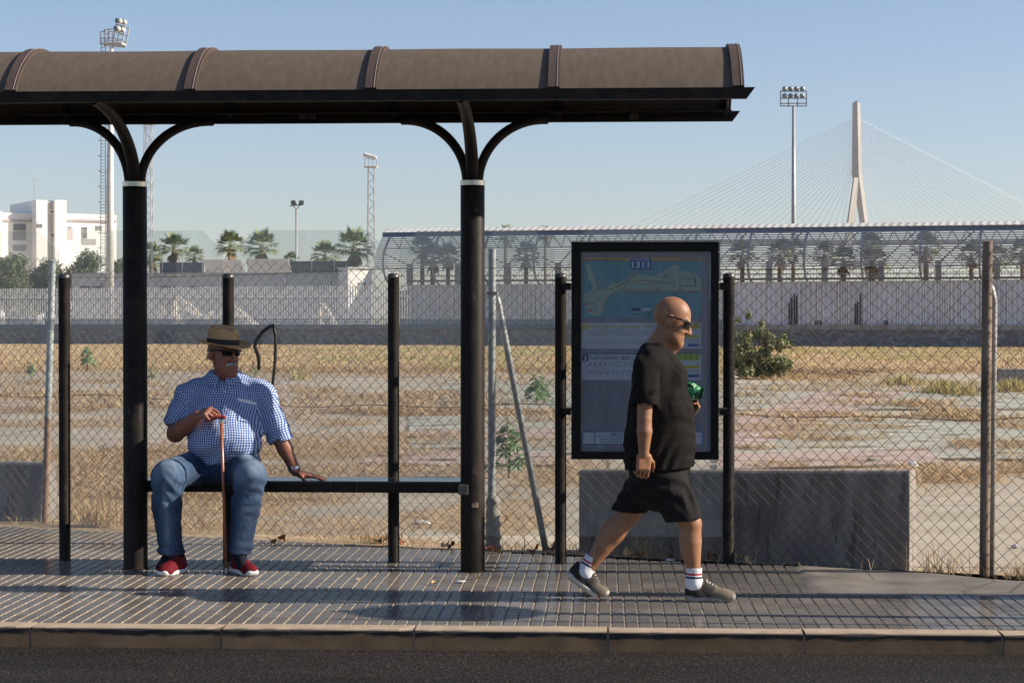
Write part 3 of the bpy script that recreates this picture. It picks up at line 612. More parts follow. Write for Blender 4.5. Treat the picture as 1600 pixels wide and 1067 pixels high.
def strip(y0, y1, num, ncol, ink, title, tx1, hdr):
    mb = MB(); plate(mb, 908.5, y0, 1096, y1, Yp); s_ = ib(mb, 'timetable_strip', paper)
    mb = MB(); plate(mb, 909.5, y0+1.8, 919.5, y0+12, Yp-.001, .0004); b2 = ib(mb, 'line_number_box', ncol, s_)
    text(num, 911.5, y0+3.3, 917, y0+10.6, Yp-.0016, paper, b2, BO)
    text(title, 921.5, y0+3.0, tx1, y0+9.6, Yp-.001, ink, s_, BO)
    for yy, up in ((y0+19.5, 1), (y0+27.5, -1)):
        if hdr == 3: yy += 0 if up == 1 else 0
        lines([[(916, yy), (1072, yy)]], Yp-.001, .0016, greyi if hdr == 3 else yel, 'route_line', s_)
        mb = MB(); sg = []
        k = 0; x = 919.0
        while x < 1066:
            plate(mb, x-.5, yy-.6, x+.6, yy+.5, Yp-.0014, .0003)
            sg.append([(x+.5 if up > 0 else x-4.2, yy-1.6 if up > 0 else yy+6.8), (x+4.5+r.uniform(0, 1.3) if up > 0 else x-.3, yy-6.4-r.uniform(0, 1) if up > 0 else yy+1.6)]); x += 5.6 if hdr == 2 else 8.0; k += 1
        ib(mb, 'stop_dots', greyi, s_); lines(sg, Yp-.0012, .0030, greyi, 'stop_names', s_)
        if hdr == 3:
            mb = MB()
            for x in (922, 930, 938, 946): plate(mb, x-1.6, yy-3.2 if up > 0 else yy+2.6, x+1.6, yy-1.8 if up > 0 else yy+4, Yp-.0018, .0003)
            ib(mb, 'stop_marks', redi, s_)
    x0 = 1058; mb = MB(); plate(mb, x0, y0+1, 1093, y0+(9.5 if hdr == 2 else 11), Yp-.001, .0004); ib(mb, 'timetable_heading', lime if hdr == 3 else yel, s_)
    mb = MB(); plate(mb, x0, y0+19, 1093, y0+23.5, Yp-.001, .0004); ib(mb, 'timetable_heading', yel, s_)
    mb = MB(); plate(mb, 1075, y0+33, 1093, y0+37.5, Yp-.001, .0004); ib(mb, 'logo_box', bluei, s_)
    lines([[(x0+2, y0+26+2*k_), (1092, y0+26+2*k_)] for k_ in range(3)], Yp-.001, .0010, greyi, 'small_print', s_)
    mb = MB()
    for c_ in range(4):
        for rw in range(3): plate(mb, x0+1.5+c_*9, y0+3+rw*2.5, x0+6.8+c_*9, y0+3.8+rw*2.5, Yp-.0016, .0002)
    ib(mb, 'small_print', greyi, s_)
    return s_
strip(504, 544.5, '2', yel, yel, 'PLAZA ESPAÑA - PUNTALES - BDA. L', 1024, 2)
s3 = strip(552, 593.5, '3', navy, navy, 'PLAZA ESPAÑA - BDA. L', 990, 3)
mb = MB(); plate(mb, 909, 552, 1096, 553.2, Yp-.0006, .0004); ib(mb, 'strip_edge', navy, s3)
mb = MB(); plate(mb, 909.5, 674, 1098.5, 694.5, Yp); sg_ = ib(mb, 'notice_sheet', bluei)
for a4 in ((930, 675.2, 1097.3, 681), (930, 682, 1097.3, 693.2), (910.8, 675.2, 928.6, 693.2)):
    mb = MB(); plate(mb, *a4, Yp-.001, .0004); ib(mb, 'sheet_field', paper, sg_)
text('TIEMPO DE', 953, 676.3, 973, 679.8, Yp-.002, bluei, sg_, BO)
text('Capture el código QR', 937.5, 684, 972, 687.3, Yp-.002, bluei, sg_, BO); text('conozca cuánto falta para que', 937.5, 688.3, 972, 691.6, Yp-.002, bluei, sg_, BO)
m, nt_, b_ = new_mat('board_glass'); out = nt_.nodes['Material Output']; tr = nt_.nodes.new('ShaderNodeBsdfTransparent'); tr.inputs[0].default_value = (.95, .96, .98, 1)
gl = nt_.nodes.new('ShaderNodeBsdfGlossy'); gl.inputs['Roughness'].default_value = .04; fr = nt_.nodes.new('ShaderNodeFresnel'); fr.inputs[0].default_value = 1.22
mx1 = nt_.nodes.new('ShaderNodeMixShader'); mx2 = nt_.nodes.new('ShaderNodeMixShader'); df = nt_.nodes.new('ShaderNodeBsdfDiffuse'); df.inputs[0].default_value = (.5, .5, .5, 1)
nt_.links.new(fr.outputs[0], mx1.inputs[0]); nt_.links.new(tr.outputs[0], mx1.inputs[1]); nt_.links.new(gl.outputs[0], mx1.inputs[2])
nt_.links.new(ramp(nt_, noise(nt_, coords(nt_, (5, 1, .7)), 2.5, 7, .7), [(.48, (.015,)*3), (.72, (.20,)*3)]), mx2.inputs[0]); nt_.links.new(mx1.outputs[0], mx2.inputs[1]); nt_.links.new(df.outputs[0], mx2.inputs[2]); nt_.links.new(mx2.outputs[0], out.inputs[0])  # pale reflection streaks and smears painted as a diffuse film
mb = MB(); plate(mb, ix0-1, iy0-1, ix1+1, iy1+1, YI+.012, .003); ib(mb, 'front_glass', m)
mb = MB()
for x in (SX[3], SX[4]):
    for z in (1.0, 1.8): mb.box((x + (.045 if x < 0.2 else -.045), YI+.14, z), (.05, .24, .04))
ib(mb, 'fixing_arm', black_paint)

# ------------------------------------------------------------------ chain-link fence
fence = empty('chain_link_fence', (0, fenceY(0), 0), 0, 'rusty chain-link fence on bare steel posts running behind the shelter', 'fence')
FO = Vector(fence.location)
def fb(mb, name, mat, par=None, **k):
    o = mb.build(name, mat, par or fence, **k)
    for v in o.data.vertices: v.co -= FO
    return o
ft = Vector((1, -.42, 0)).normalized(); fn_ = Vector((.42, 1, 0)).normalized()
def FP(u, z, off=0):                                   # u = distance along the fence from X = 0
    return Vector((ft.x*u, fenceY(0)+ft.y*u, z)) + fn_*off
U0, U1, dw = -13.0, 8.0, .0425; nj = 48
k_ = np.arange(int((U1-U0)/dw)); j_ = np.arange(nj+1); Kk, Jj = np.meshgrid(k_, j_, indexing='ij')
sgn = np.where((Jj + Kk) % 2 == 0, -1, 1); u = U0 + Kk*dw + sgn*dw*.5
sag = .03*np.sin(u*.9)+.03*np.sin(u*2.3+1)+.015*np.sin(u*6.1)
z = Jj/nj*(1.99 + sag*1.2 - .0) + .005
off = .018*np.sin(u*1.3+z*1.1) + .004*sgn - .03*np.clip(1-z*3, 0, 1)
u = u + .012*np.sin(z*3+u*1.7)
px_ = ft.x*u + fn_.x*off; py_ = fenceY(0) + ft.y*u + fn_.y*off
Pn = np.stack([px_, py_, z], -1)                        # (K, J, 3)
rad = .0021; A_, B_ = Pn[:, :-1].reshape(-1, 3), Pn[:, 1:].reshape(-1, 3)
d_ = B_-A_; d_ /= np.linalg.norm(d_, axis=1)[:, None]; nrm = np.array([fn_.x, fn_.y, 0]); s1 = np.cross(d_, nrm); s1 /= np.linalg.norm(s1, axis=1)[:, None]
vv = []
for end in (A_-d_*.001, B_+d_*.001):
    for an in (0, 2*PI/3, 4*PI/3): vv.append(end + (s1*math.cos(an) + nrm*math.sin(an))*rad)
vv = np.stack(vv, 1); n = len(A_); bidx = (np.arange(n)*6)[:, None, None]
ff = (bidx + np.array([[0, 1, 4, 3], [1, 2, 5, 4], [2, 0, 3, 5]])[None]).reshape(-1, 4)
wire_m = M('rusty_wire', (.09, .055, .04), (.20, .14, .10), 20, .6, metal=.3)
fm = np_mesh('wire_mesh', vv.reshape(-1, 3) - np.array(FO), ff, wire_m, fence)
for z0 in (.98, 1.93):
    mb = MB(); mb.tube([FP(U0+i*.25, z0 + (.02*math.sin(i*.4)+.012*math.sin(i*1.3) if z0 < 1.5 else .02*math.sin(i*.3)), -.012) for i in range(85)], .0022, 5); fb(mb, 'tension_wire', wire_m)
def fpost(px_top, py_top, px_bot, r_, mat, lean_y=0, off=.035):
    # post foot on the fence line under the pixel column
    d = ray(px_bot, 800); t = (fenceY(0) - 0)/(d.y + .42*d.x); X = d.x*t; Y = fenceY(X) + off
    top = P(px_top, py_top, Y); s_ = 1
    mb = MB(); foot = Vector((P(px_bot, 880, Y).x, Y, -.05)); mb.tube([foot, foot.lerp(top, .5), top], r_, 14); o = fb(mb, 'fence_post', mat, smooth=True, angle=50)
    mb = MB(); mb.tube([top, top+Vector((0, 0, .006)), top+Vector((0, 0, .012))], [r_*1.1, r_*1.1, r_*.6], 14); fb(mb, 'post_cap', mat, o, smooth=True, angle=40)
    return foot, top
m_left, nt_, b_ = new_mat('part_rusted_pipe'); vec = coords(nt_); sx = nt_.nodes.new('ShaderNodeSeparateXYZ'); nt_.links.new(vec, sx.inputs[0])
zf = ramp(nt_, math_(nt_, 'ADD', sx.outputs[2], math_(nt_, 'MULTIPLY_ADD', noise(nt_, vec, 8, 5), .8, -.4)), [(.75, (1, 1, 1)), (1.0, (0, 0, 0))])
nt_.links.new(mixc(nt_, zf, ramp(nt_, noise(nt_, vec, 20), [(.3, (.30, .34, .34)), (.7, (.46, .50, .50))]), ramp(nt_, noise(nt_, vec, 14), [(.3, (.18, .10, .055)), (.7, (.36, .25, .17))])), b_.inputs['Base Color']); b_.inputs['Roughness'].default_value = .6
fpost(82, 408, 70, .026, m_left); f2, t2 = fpost(769, 391, 768, .027, zinc); fpost(1543, 379, 1538, .031, rusty, off=.0)
mb = MB(); p0 = P(1549, 452, fenceY(2.37)+.06); mb.tube([p0+Vector((-.01, 0, .03)), p0, P(1553, 470, fenceY(2.37)+.07), Vector((P(1549, 870, 12.1).x, fenceY(2.37)+.09, -.05))], [.015, .022, .022, .022], 12); fb(mb, 'brace', zinc, smooth=True)
mb = MB(); Ym = t2.y
mb.tube([P(775, 459, Ym+.03), P(779, 475, Ym+.05), P(854, 866, Ym-.12)], [.02, .023, .023], 12); fb(mb, 'brace', zinc, smooth=True)
mb = MB(); mb.bevbox((t2.x, Ym, P(769, 458, Ym).z), (.075, .07, .02), .004); fb(mb, 'clamp', rusty)
mb = MB(); cf = P(768, 855, Ym); prof = []
for i in range(13): prof.append((.045 + .008*math.sin(i*2.4) + .012*(1-i/12), i*.031))
prof.append((.02, .40)); mb.lathe((cf.x+.01, Ym, -.03), prof, 12); fb(mb, 'concrete_foot', concrete, smooth=True)

# ------------------------------------------------------------------ concrete barriers
def barrier(name, a, b, h0, h1, thick, label, taper=0.0, z0=-.05):
    a = Vector(a); b = Vector(b); t = (b-a).normalized(); nn = Vector((-t.y, t.x, 0)); L = (b-a).length
    mb = MB(); c_ = .022
    sect = [(0, 0), (taper, 1), (taper+c_, 1), (thick-taper-c_, 1), (thick-taper, 1), (thick, 0)]
    for end, (P0, H) in enumerate(((a, h0), (b, h1))):
        for k_, (o_, fz) in enumerate(sect):
            z = H - (c_ if k_ in (1, 4) else 0) if fz else z0
            mb.v.append(tuple(P0 + nn*o_ + Vector((0, 0, z))))
    n = len(sect)
    for k_ in range(n-1): mb.f.append([k_, n+k_, n+k_+1, k_+1]); mb.mi.append(0)
    mb.f.append(list(range(n))); mb.mi.append(0); mb.f.append(list(reversed(range(n, 2*n)))); mb.mi.append(0)
    o = mb.build(name, concrete_dark, origin=tuple(a)); 
    bv_ = o.modifiers.new('bevel', 'BEVEL'); bv_.width = .008; bv_.segments = 2; bv_.limit_method = 'ANGLE'
    tag(o, label, 'concrete barrier', 'concrete barriers behind the fence'); return o
br = P(1421, 860, 12.37); bl = P(904, 860, 13.30)
barrier('concrete_barrier', (bl.x, 13.30, 0), (br.x, 12.37, 0), .548, .622, .16, 'long grey concrete barrier lying behind the fence and the walking man')
r1 = P(64, 800, 14.98); l1 = P(-200, 800, 15.6)
barrier('concrete_barrier', (l1.x, 15.55, 0), (r1.x, 14.98, 0), .435, .455, .26, 'small concrete barrier by the leaning fence post at the left edge', taper=.035)
# ------------------------------------------------------------------ far wall with slatted fence
def lerp(a, b, t): return a+(b-a)*t
WL = P(-260, 538, 131); WR = P(1900, 541, 111); WD = Vector((WR.x-WL.x, WR.y-WL.y, 0)); WLn = WD.length; WD.normalize(); WN = Vector((-WD.y, WD.x, 0)); WANG = math.atan2(WD.y, WD.x)
def WP(px, py, off=0):
    """point on the wall plane (moved back by off) under a pixel"""
    d = ray(px, py); o0 = Vector((WL.x, WL.y, 0)) + WN*off; t = (o0-CAM).dot(WN)/d.dot(WN); return CAM + d*t
m, nt_, b_ = new_mat('graffiti_concrete'); vec = coords(nt_)
n1 = noise(nt_, coords(nt_, (1, 1, 1.8)), 1.1, 8, .75, 2.2); n2 = noise(nt_, coords(nt_, (1, 1, 2), rot=(0, 0, .3)), .42, 5, .6, 3.5); n3 = noise(nt_, vec, 5, 6)
c = ramp(nt_, n1, [(.30, (.05, .055, .065)), (.44, (.19, .185, .185)), (.50, (.10, .105, .12)), (.56, (.36, .35, .34)), (.63, (.15, .155, .17)), (.75, (.48, .46, .43))])
c = mixc(nt_, ramp(nt_, n2, [(.60, (0,)*3), (.66, (.6,)*3)]), c, (.10, .22, .25)); c = mixc(nt_, ramp(nt_, n2, [(.30, (.5,)*3), (.36, (0,)*3)]), c, (.22, .13, .17))
nt_.links.new(c, b_.inputs['Base Color']); b_.inputs['Roughness'].default_value = .9; graf = m
wall = empty('boundary_wall', (WL.x, WL.y, 0), WANG, 'low graffiti covered concrete wall topped by a white slatted metal fence', 'wall')
def wb(mb, name, mat, **k): return mb.build(name, mat, wall, **k)      # local: x along the wall
mb = MB(); mb.box((WLn/2, .15, .42), (WLn, .30, 1.14)); wb(mb, 'concrete_base', graf)
mb = MB(); mb.box((WLn/2, .10, 1.145), (WLn, .46, .30)); wb(mb, 'coping', M('coping_concrete', (.22, .21, .20), (.32, .31, .295), 1.2, .85))
def lx(px): return (WP(px, 470)-Vector((WL.x, WL.y, 0))).dot(WD)
xj = lx(640)
def topz(x): return lerp(3.66, 3.98, x/WLn)
mb = MB(); x = .2; r = random.Random(2)
while x < xj:
    zt = topz(x)+r.uniform(-.01, .01); mb.box((x, .12, (1.30+zt)/2), (.085, .03, zt-1.30)); x += .175
slat = M('slat_white_lit', (.80, .80, .78), (.88, .88, .86), .8, .5)  # sunlit look of this stretch put into a whiter colour
wb(mb, 'slatted_panel', slat)
mb = MB()
for zz_ in (1.75, 3.1): mb.box((xj/2, .17, zz_), (xj, .04, .06))
wb(mb, 'slat_rail', slat)
mb = MB(); pts = []; x = xj
prof = []; i_ = 0
while x < WLn:
    prof.append((x, .06 if (i_ // 2) % 2 == 0 else .16)); x += (.035 if i_ % 2 == 0 else .11) if False else (.10 if i_ % 2 == 0 else .05); i_ += 1
vs_ = []; [vs_.extend([(x, y, 1.297), (x, y, topz(x))]) for x, y in prof]
mb.add(vs_, [(2*i, 2*i+2, 2*i+3, 2*i+1) for i in range(len(prof)-1)])
wb(mb, 'corrugated_panel', M('corrugated_shaded', (.48, .51, .56), (.62, .65, .70), .35, .5), fix=False)  # shade on this stretch put into a greyer, bluer colour
mb = MB(); mb2 = MB(); r = random.Random(5)
for px in range(650, 1700, 4):
    if r.random() < .33: x = lx(px+r.uniform(-1, 1)); mb.box((x, .035, (1.3+topz(x))/2), (.05, .04, topz(x)-1.3))
wb(mb, 'cover_strips', M('strip_white', (.62, .62, .60), (.78, .77, .74), 1, .5))
for px, w_ in ((1233, 14), (1274, 10), (1336, 12), (1382, 6)):
    for k in range(0, w_, 4): x = lx(px+k); h_ = r.uniform(.6, 1.0)*1.9 if px in (1233, 1336) else .25; mb2.box((x, .03, 1.31+h_/2), (.07, .05, h_))
wb(mb2, 'dark_gaps', M('gap_dark', (.015, .015, .018), rough=.9))
mb = MB(); mb.box(((xj+WLn)/2, .12, 4.06), (WLn-xj, .5, .12)); wb(mb, 'top_rail', M('rail_dark', (.12, .125, .14), rough=.6))
# sand heaps seen through the slats
sand = M('pale_sand', (.42, .38, .32), (.60, .56, .49), .8, .9, bs=.6, bscale=4, bdist=.1)
def heap(cx, w_, ytop, lb, back=7):
    c0_ = WP(cx, 505, back); s_ = 3000/c0_.y; R_ = w_/2/s_*1.1; H = 1.585 + (500-ytop)/s_ - .1
    mb = MB()
    def f(u, v):
        a = u*2*PI; rr = v; x = math.cos(a)*R_*rr; y = math.sin(a)*R_*.5*rr; z = H*max(0, 1-rr**1.4)*(1+.14*math.sin(a*3+rr*5)+.08*math.sin(a*7)) ; return (x, y, z-.1)
    mb.grid(f, 48, 14); o = mb.build('sand_heap', sand, smooth=True); o.location = (c0_.x, c0_.y, 0); tag(o, lb, 'sand heap', 'sand heaps behind the slatted fence')
heap(275, 160, 470, 'wide pale sand heap behind the slats by the left main post'); heap(350, 180, 479, 'pale sand heap behind the slats above the seated man'); heap(500, 90, 478, 'small pale sand heap behind the slats left of the white hut', 9)

# ------------------------------------------------------------------ low building, hut, screens
def boxpx(mb, x0, y0, x1, y1, Y, depth=6, zb=None):
    a = P(x0, y1, Y); b = P(x1, y0, Y); z0 = a.z if zb is None else zb
    mb.box(((a.x+b.x)/2, Y+depth/2, (z0+b.z)/2), (abs(b.x-a.x), depth, b.z-z0)); return mb
def local(o, e):
    for v in o.data.vertices: v.co -= Vector(e.location)
    return o
def thing(name, px, Y, label, cat, group=None): 
    p = P(px, 500, Y); return empty(name, (p.x, Y, 0), 0, label, cat, group)
grey_wall = M('grey_plaster', (.50, .51, .53), (.62, .63, .64), .6, .8)
e = thing('low_building', 320, 150, 'long low flat-roofed grey building behind the slatted fence', 'building')
mb = MB(); boxpx(mb, 112, 428, 530, 500, 150, 8, 0); local(mb.build('wall', grey_wall, e), e)
mb = MB(); boxpx(mb, 110, 426, 532, 428.5, 149.8, 8.4); local(mb.build('roof', M('roof_edge', (.40, .42, .45), rough=.6), e), e)
for px in (162, 343, 444, 514):
    mb = MB(); boxpx(mb, px, 428, px+2.2, 452, 149.85, .12); local(mb.build('downpipe', white_paint, e), e)
for px in (125, 145, 250, 295, 345, 430, 490):
    mb = MB(); boxpx(mb, px, 447.5, px+16, 452, 149.93, .1); local(mb.build('window', M('window_dark', (.05, .06, .07), rough=.3), e), e)
e = thing('white_hut', 555, 146, 'white hut with a small dark window left of the canopy end', 'hut')
hc = P(553, 500, 146); s_ = 3000/146; mb = MB(); hw_ = 36/s_
Rz = Matrix.Rotation(math.radians(38), 3, 'Z'); mb.box((0, 0, 2.75), (2.1, 1.4, 5.5), R=Rz); mb.build('wall', white_paint, e)
mb = MB(); mb.box((0, 0, 5.55), (2.3, 1.6, .1), R=Rz); mb.build('roof', M('hut_roof', (.5, .5, .5), rough=.7), e)
c_ = Rz @ Vector((.2, -.72, 4.1)); mb = MB(); mb.box(c_, (.7, .05, .7), R=Rz); mb.build('window', M('hut_glass', (.25, .28, .3), rough=.4), e)
net = M('shade_net', (.075, .085, .095), (.13, .14, .15), 3, .9)
for i_, (x0, x1, y0) in enumerate(((250, 318, 410), (448, 560, 408))):
    e = thing('shade_netting', (x0+x1)/2, 153, ['dark netting screen behind the low roof left of the sand coloured panel', 'long dark netting screen behind the low roof right of the light pole'][i_], 'netting', 'netting screens over the low building')
    mb = MB(); boxpx(mb, x0, y0, x1, 428, 153, .15); local(mb.build('net', net, e), e)
    for px in np.linspace(x0+3, x1-3, 3 if i_ == 0 else 4): mb = MB(); boxpx(mb, px, y0-8, px+1, 428, 152.8, .1); local(mb.build('post', zinc, e), e)
beige = M('beige_panel', (.29, .265, .235), (.34, .31, .275), 1, .8)
for i_, (x0, x1, y0) in enumerate(((318, 378, 406), (384, 452, 404.5))):
    a0, a1, a2, a3 = P(x0+4, 427, 151.5), P(x1+3, 427, 151.5), P(x1-2, y0, 152.4), P(x0, y0, 152.4); e0 = (a0.x, 151.5, 0)
    mb = MB(); mb.prism([a0, a1, a2, a3], (0, .25, 0)); o = mb.build('roof_panel', beige, origin=e0); tag(o, ['beige sloping panel on the low roof behind the left screen gap', 'beige sloping panel on the low roof left of the thin light pole'][i_], 'roof panel', 'beige panels on the low roof')

# ------------------------------------------------------------------ apartment block, turned so that its front catches the sun
AY = 262; AA = math.radians(33); ap0 = P(60, 400, AY); an = Vector((math.sin(AA), -math.cos(AA), 0)); at_ = Vector((math.cos(AA), math.sin(AA), 0))
e = empty('apartment_block', (ap0.x, ap0.y, 0), AA, 'white apartment block with a taller stair tower far off on the left', 'building')
def AP(px, py, off=0):                      # pixel to local facade coordinates (x along, z up), off = how far in front
    d = ray(px, py); o0 = Vector((ap0.x, ap0.y, 0)) + an*off; t = (o0-CAM).dot(an)/d.dot(an); p = CAM + d*t - Vector((ap0.x, ap0.y, 0)); return p.dot(at_), p.z
def abox(x0, y0, x1, y1, off, depth, name, mat, par=None, zb=None):
    xa, za = AP(x0, y1, off); xb, zt = AP(x1, y0, off); za = zb if zb is not None else za
    mb = MB(); mb.box(((xa+xb)/2, -off + depth/2, (za+zt)/2), (xb-xa, depth, zt-za)); return mb.build(name, mat, par or e)
wht = M('white_render', (.74, .73, .70), (.82, .81, .78), .1, .7); gry = M('grey_render', (.34, .335, .33), (.40, .395, .39), .2, .8); gls = M('window_glass', (.10, .12, .14), (.25, .28, .30), .6, .15)
abox(-60, 330, 3, 400, 1.5, 12, 'wall', wht, zb=0); abox(3, 334, 56, 400, 0, 12, 'wall', wht, zb=0)
abox(57, 313, 74, 400, 2.2, 13, 'stair_tower', wht, zb=0); abox(86, 313, 104, 400, 2.2, 13, 'stair_tower', wht, zb=0); abox(74.3, 315.5, 85.7, 400, 1.4, 11, 'tower_recess', gry, zb=0)
abox(104.3, 336, 182, 400, 0, 12, 'wall', wht, zb=0)
for x0, y0, x1, y1 in ((20, 349, 41, 361), (78, 328, 85, 334), (78, 364, 85, 372), (105, 353, 113, 358), (128, 354, 137, 373), (58, 349, 67, 356), (150, 352, 160, 360)):
    f = abox(x0, y0, x1, y1, 2.25 if x0 == 58 else (1.5 if x0 == 78 else .08), .25, 'window', wht)
    mx_ = (x0+x1)/2
    for xa, xb in ((x0+.8, mx_-.3), (mx_+.3, x1-.8)): abox(xa, y0+1, xb, y1-1, 2.32 if x0 == 58 else (1.57 if x0 == 78 else .15), .1, 'pane', gls, f)
for x0, y0, x1, y1 in ((20, 361.5, 41, 375), (105, 358.5, 114, 375), (128, 373.5, 150, 382), (20, 383, 41, 392)): abox(x0, y0, x1, y1, .06, .1, 'balcony_panel', gry)
for x0, x1 in ((3.5, 55.5), (104.5, 181.5)): abox(x0, 344.3, x1, 345.6, .2, .2, 'cornice', gry)
mb = MB(); xa, za = AP(63, 313); mb.tube([(xa, 3, za-3), (xa, 3, za+3.3)], .05, 5); mb.bar((xa-.5, 3, za+3), (xa+.9, 3, za+3), .05); mb.bar((xa-.3, 3, za+2.2), (xa+.5, 3, za+2.2), .05); mb.build('aerial', zinc, e)

# ------------------------------------------------------------------ foliage
def leaf_mat(name, cols):
    m, nt_, b_ = new_mat(name); a = attr(nt_, 'rnd'); nt_.links.new(ramp(nt_, a.outputs['Fac'], [(i/(len(cols)-1), c) for i, c in enumerate(cols)]), b_.inputs['Base Color'])
    b_.inputs['Roughness'].default_value = .55; b_.inputs['Specular IOR Level'].default_value = .35; return m
def leaf_cloud(name, centers, radii, n, size, mat, parent, seed=0, origin=(0, 0, 0), up=.3):
    r = np.random.default_rng(seed); centers = np.array(centers); radii = np.array(radii)
    vol = radii.prod(1)**(2/3); ci = r.choice(len(centers), n, p=vol/vol.sum())
    d = r.normal(size=(n, 3)); d /= np.linalg.norm(d, axis=1)[:, None]; rad = r.random(n)**.35
    p = centers[ci] + d*radii[ci]*rad[:, None]*(1 + .25*np.sin(d[:, :1]*7+ci[:, None]))
    nr = d + r.normal(size=(n, 3))*.7; nr[:, 2] += up; nr /= np.linalg.norm(nr, axis=1)[:, None]
    t = np.cross(nr, r.normal(size=(n, 3))); t /= np.linalg.norm(t, axis=1)[:, None]; b = np.cross(nr, t); s = size*r.uniform(.6, 1.3, n)[:, None]
    v = np.stack([p-t*s, p+b*s*.42, p+t*s, p-b*s*.42], 1).reshape(-1, 3) - np.array(origin)
    f = np.arange(n*4).reshape(-1, 4)
    return np_mesh(name, v, f, mat, parent, attrs={'rnd': ('FLOAT', np.repeat(r.random(n), 4))})
tree_l = leaf_mat('tree_leaves', [(.07, .10, .04), (.11, .145, .06), (.16, .19, .085), (.09, .12, .05)])
bark = M('bark', (.10, .08, .06), (.18, .15, .12), 6, .9, bs=.5, bscale=20)
def far_tree(cx, w_, ytop, Y, lb, seed):
    e = thing('tree', cx, Y, lb, 'tree', 'trees in front of the apartment block'); r = random.Random(seed); s_ = 3000/Y; R_ = w_/2/s_; zt = 1.585+(500-ytop)/s_; zb = 1.2
    cs, rs = [], []
    for k in range(26):
        a = r.uniform(0, 2*PI); q_ = r.random()**.5; z = lerp(zb+.6, zt-.9, r.random()); f_ = math.sqrt(max(.12, 1-((z-zb)/(zt-zb))**2.2))
        cs.append((math.cos(a)*R_*.85*q_*f_, math.sin(a)*R_*.6*q_*f_, z)); rr = r.uniform(.55, 1.25); rs.append((rr*1.15, rr, rr*.8))
    leaf_cloud('crown', cs, rs, 15000, .13, tree_l, e, seed)
    mb = MB(); mb.tube([(0, 0, -.2), (.1, 0, 1.2), (-.1, 0, 2.4)], [.28, .2, .14], 8)
    for k in range(6): a = k*1.05; mb.tube([(-.1, 0, 2.2), (math.cos(a)*R_*.3, math.sin(a)*R_*.3, 3.4), (math.cos(a)*R_*.6, math.sin(a)*R_*.5, zt*.7)], [.12, .08, .03], 6)
    mb.build('trunk', bark, e, smooth=True)
far_tree(12, 78, 390, 176, 'green bushy tree at the left edge below the white apartments', 1); far_tree(72, 70, 397, 182, 'green tree between the left screens in front of the stair tower', 2); far_tree(136, 80, 384, 178, 'green tree just left of the big floodlight mast', 3); far_tree(186, 34, 400, 186, 'small green tree right behind the big floodlight mast', 4)

# palms: a prototype crown copied to every palm
palm_l = leaf_mat('palm_leaves', [(.09, .14, .055), (.16, .21, .085), (.25, .28, .13), (.12, .16, .065)])
palm_d = M('dead_fronds', (.20, .14, .08), (.34, .25, .15), 4, .9); palm_t = M('palm_trunk', (.17, .125, .09), (.28, .22, .16), 5, .9, bs=.6, bscale=12, bdist=.03, stretch=(1, 1, 5))
def make_palm(seed):
    r = random.Random(seed); e = empty('palm_tree'); vs_, fs_, rn = [], [], []
    def fan(base, d, L, droop):
        up = Vector((0, 0, 1)); s = d.cross(up).normalized(); nn = s.cross(d).normalized(); st = base + d*L*.5; nseg = 15; k = r.random()
        b0 = len(vs_); w0 = .012
        vs_.extend([base-s*w0, base+s*w0, st+s*w0, st-s*w0]); fs_.append((b0, b0+1, b0+2, b0+3)); rn.extend([k]*4)
        for i in range(nseg):
            a = math.radians(lerp(-82, 82, i/(nseg-1))); dd = (d*math.cos(a) + s*math.sin(a)).normalized(); l = L*.62*(1-.22*abs(a)); 
            tip = st + dd*l - up*droop*l*(.3+.7*r.random()) ; mid = st + dd*l*.55; ss = dd.cross(nn).normalized()*.035
            b0 = len(vs_); vs_.extend([st, mid+ss, tip, mid-ss]); fs_.append((b0, b0+1, b0+2, b0+3)); rn.extend([k]*4)
    for i in range(34):
        a = i*2.399; el = lerp(1.35, -.45, (i/33)**.9) + r.uniform(-.1, .1); d = Vector((math.cos(a)*math.cos(el), math.sin(a)*math.cos(el), math.sin(el)))
        fan(Vector((0, 0, 0)) + d*.08, d, r.uniform(.95, 1.25), lerp(.15, .6, i/33))
    me_o = np_mesh('crown', np.array([tuple(v) for v in vs_]), np.array(fs_), palm_l, e, attrs={'rnd': ('FLOAT', rn)})
    vs_, fs_, rn = [], [], []
    for i in range(14):
        a = i*2.1; d = Vector((math.cos(a)*.45, math.sin(a)*.45, -.9)).normalized(); fan(Vector((0, 0, -.1)), d, r.uniform(.7, .95), .3)
    np_mesh('dead_skirt', np.array([tuple(v) for v in vs_]), np.array(fs_), palm_d, e)
    mb = MB(); pr = [(.30, -9), (.24, -8.5)] + [(.16+.02*(i % 2), -8.4+i*.28) for i in range(28)] + [(.2, -.5), (.12, .1)]; mb.lathe((0, 0, 0), pr, 10); mb.build('trunk', palm_t, e, smooth=True)
    return e
protos = [make_palm(3), make_palm(8)]
def palm(i, px, py, Y, sc_, lb):
    p = P(px, py, Y); o = protos[i % 2]
    if 'label' in o.keys(): o = copy_tree(o)
    s_ = sc_*1.15; o.location = (p.x, Y, p.z); o.scale = (s_,)*3; o.rotation_euler = (0, 0, px*.37); tag(o, lb, 'palm tree', 'palm trees beyond the wall')
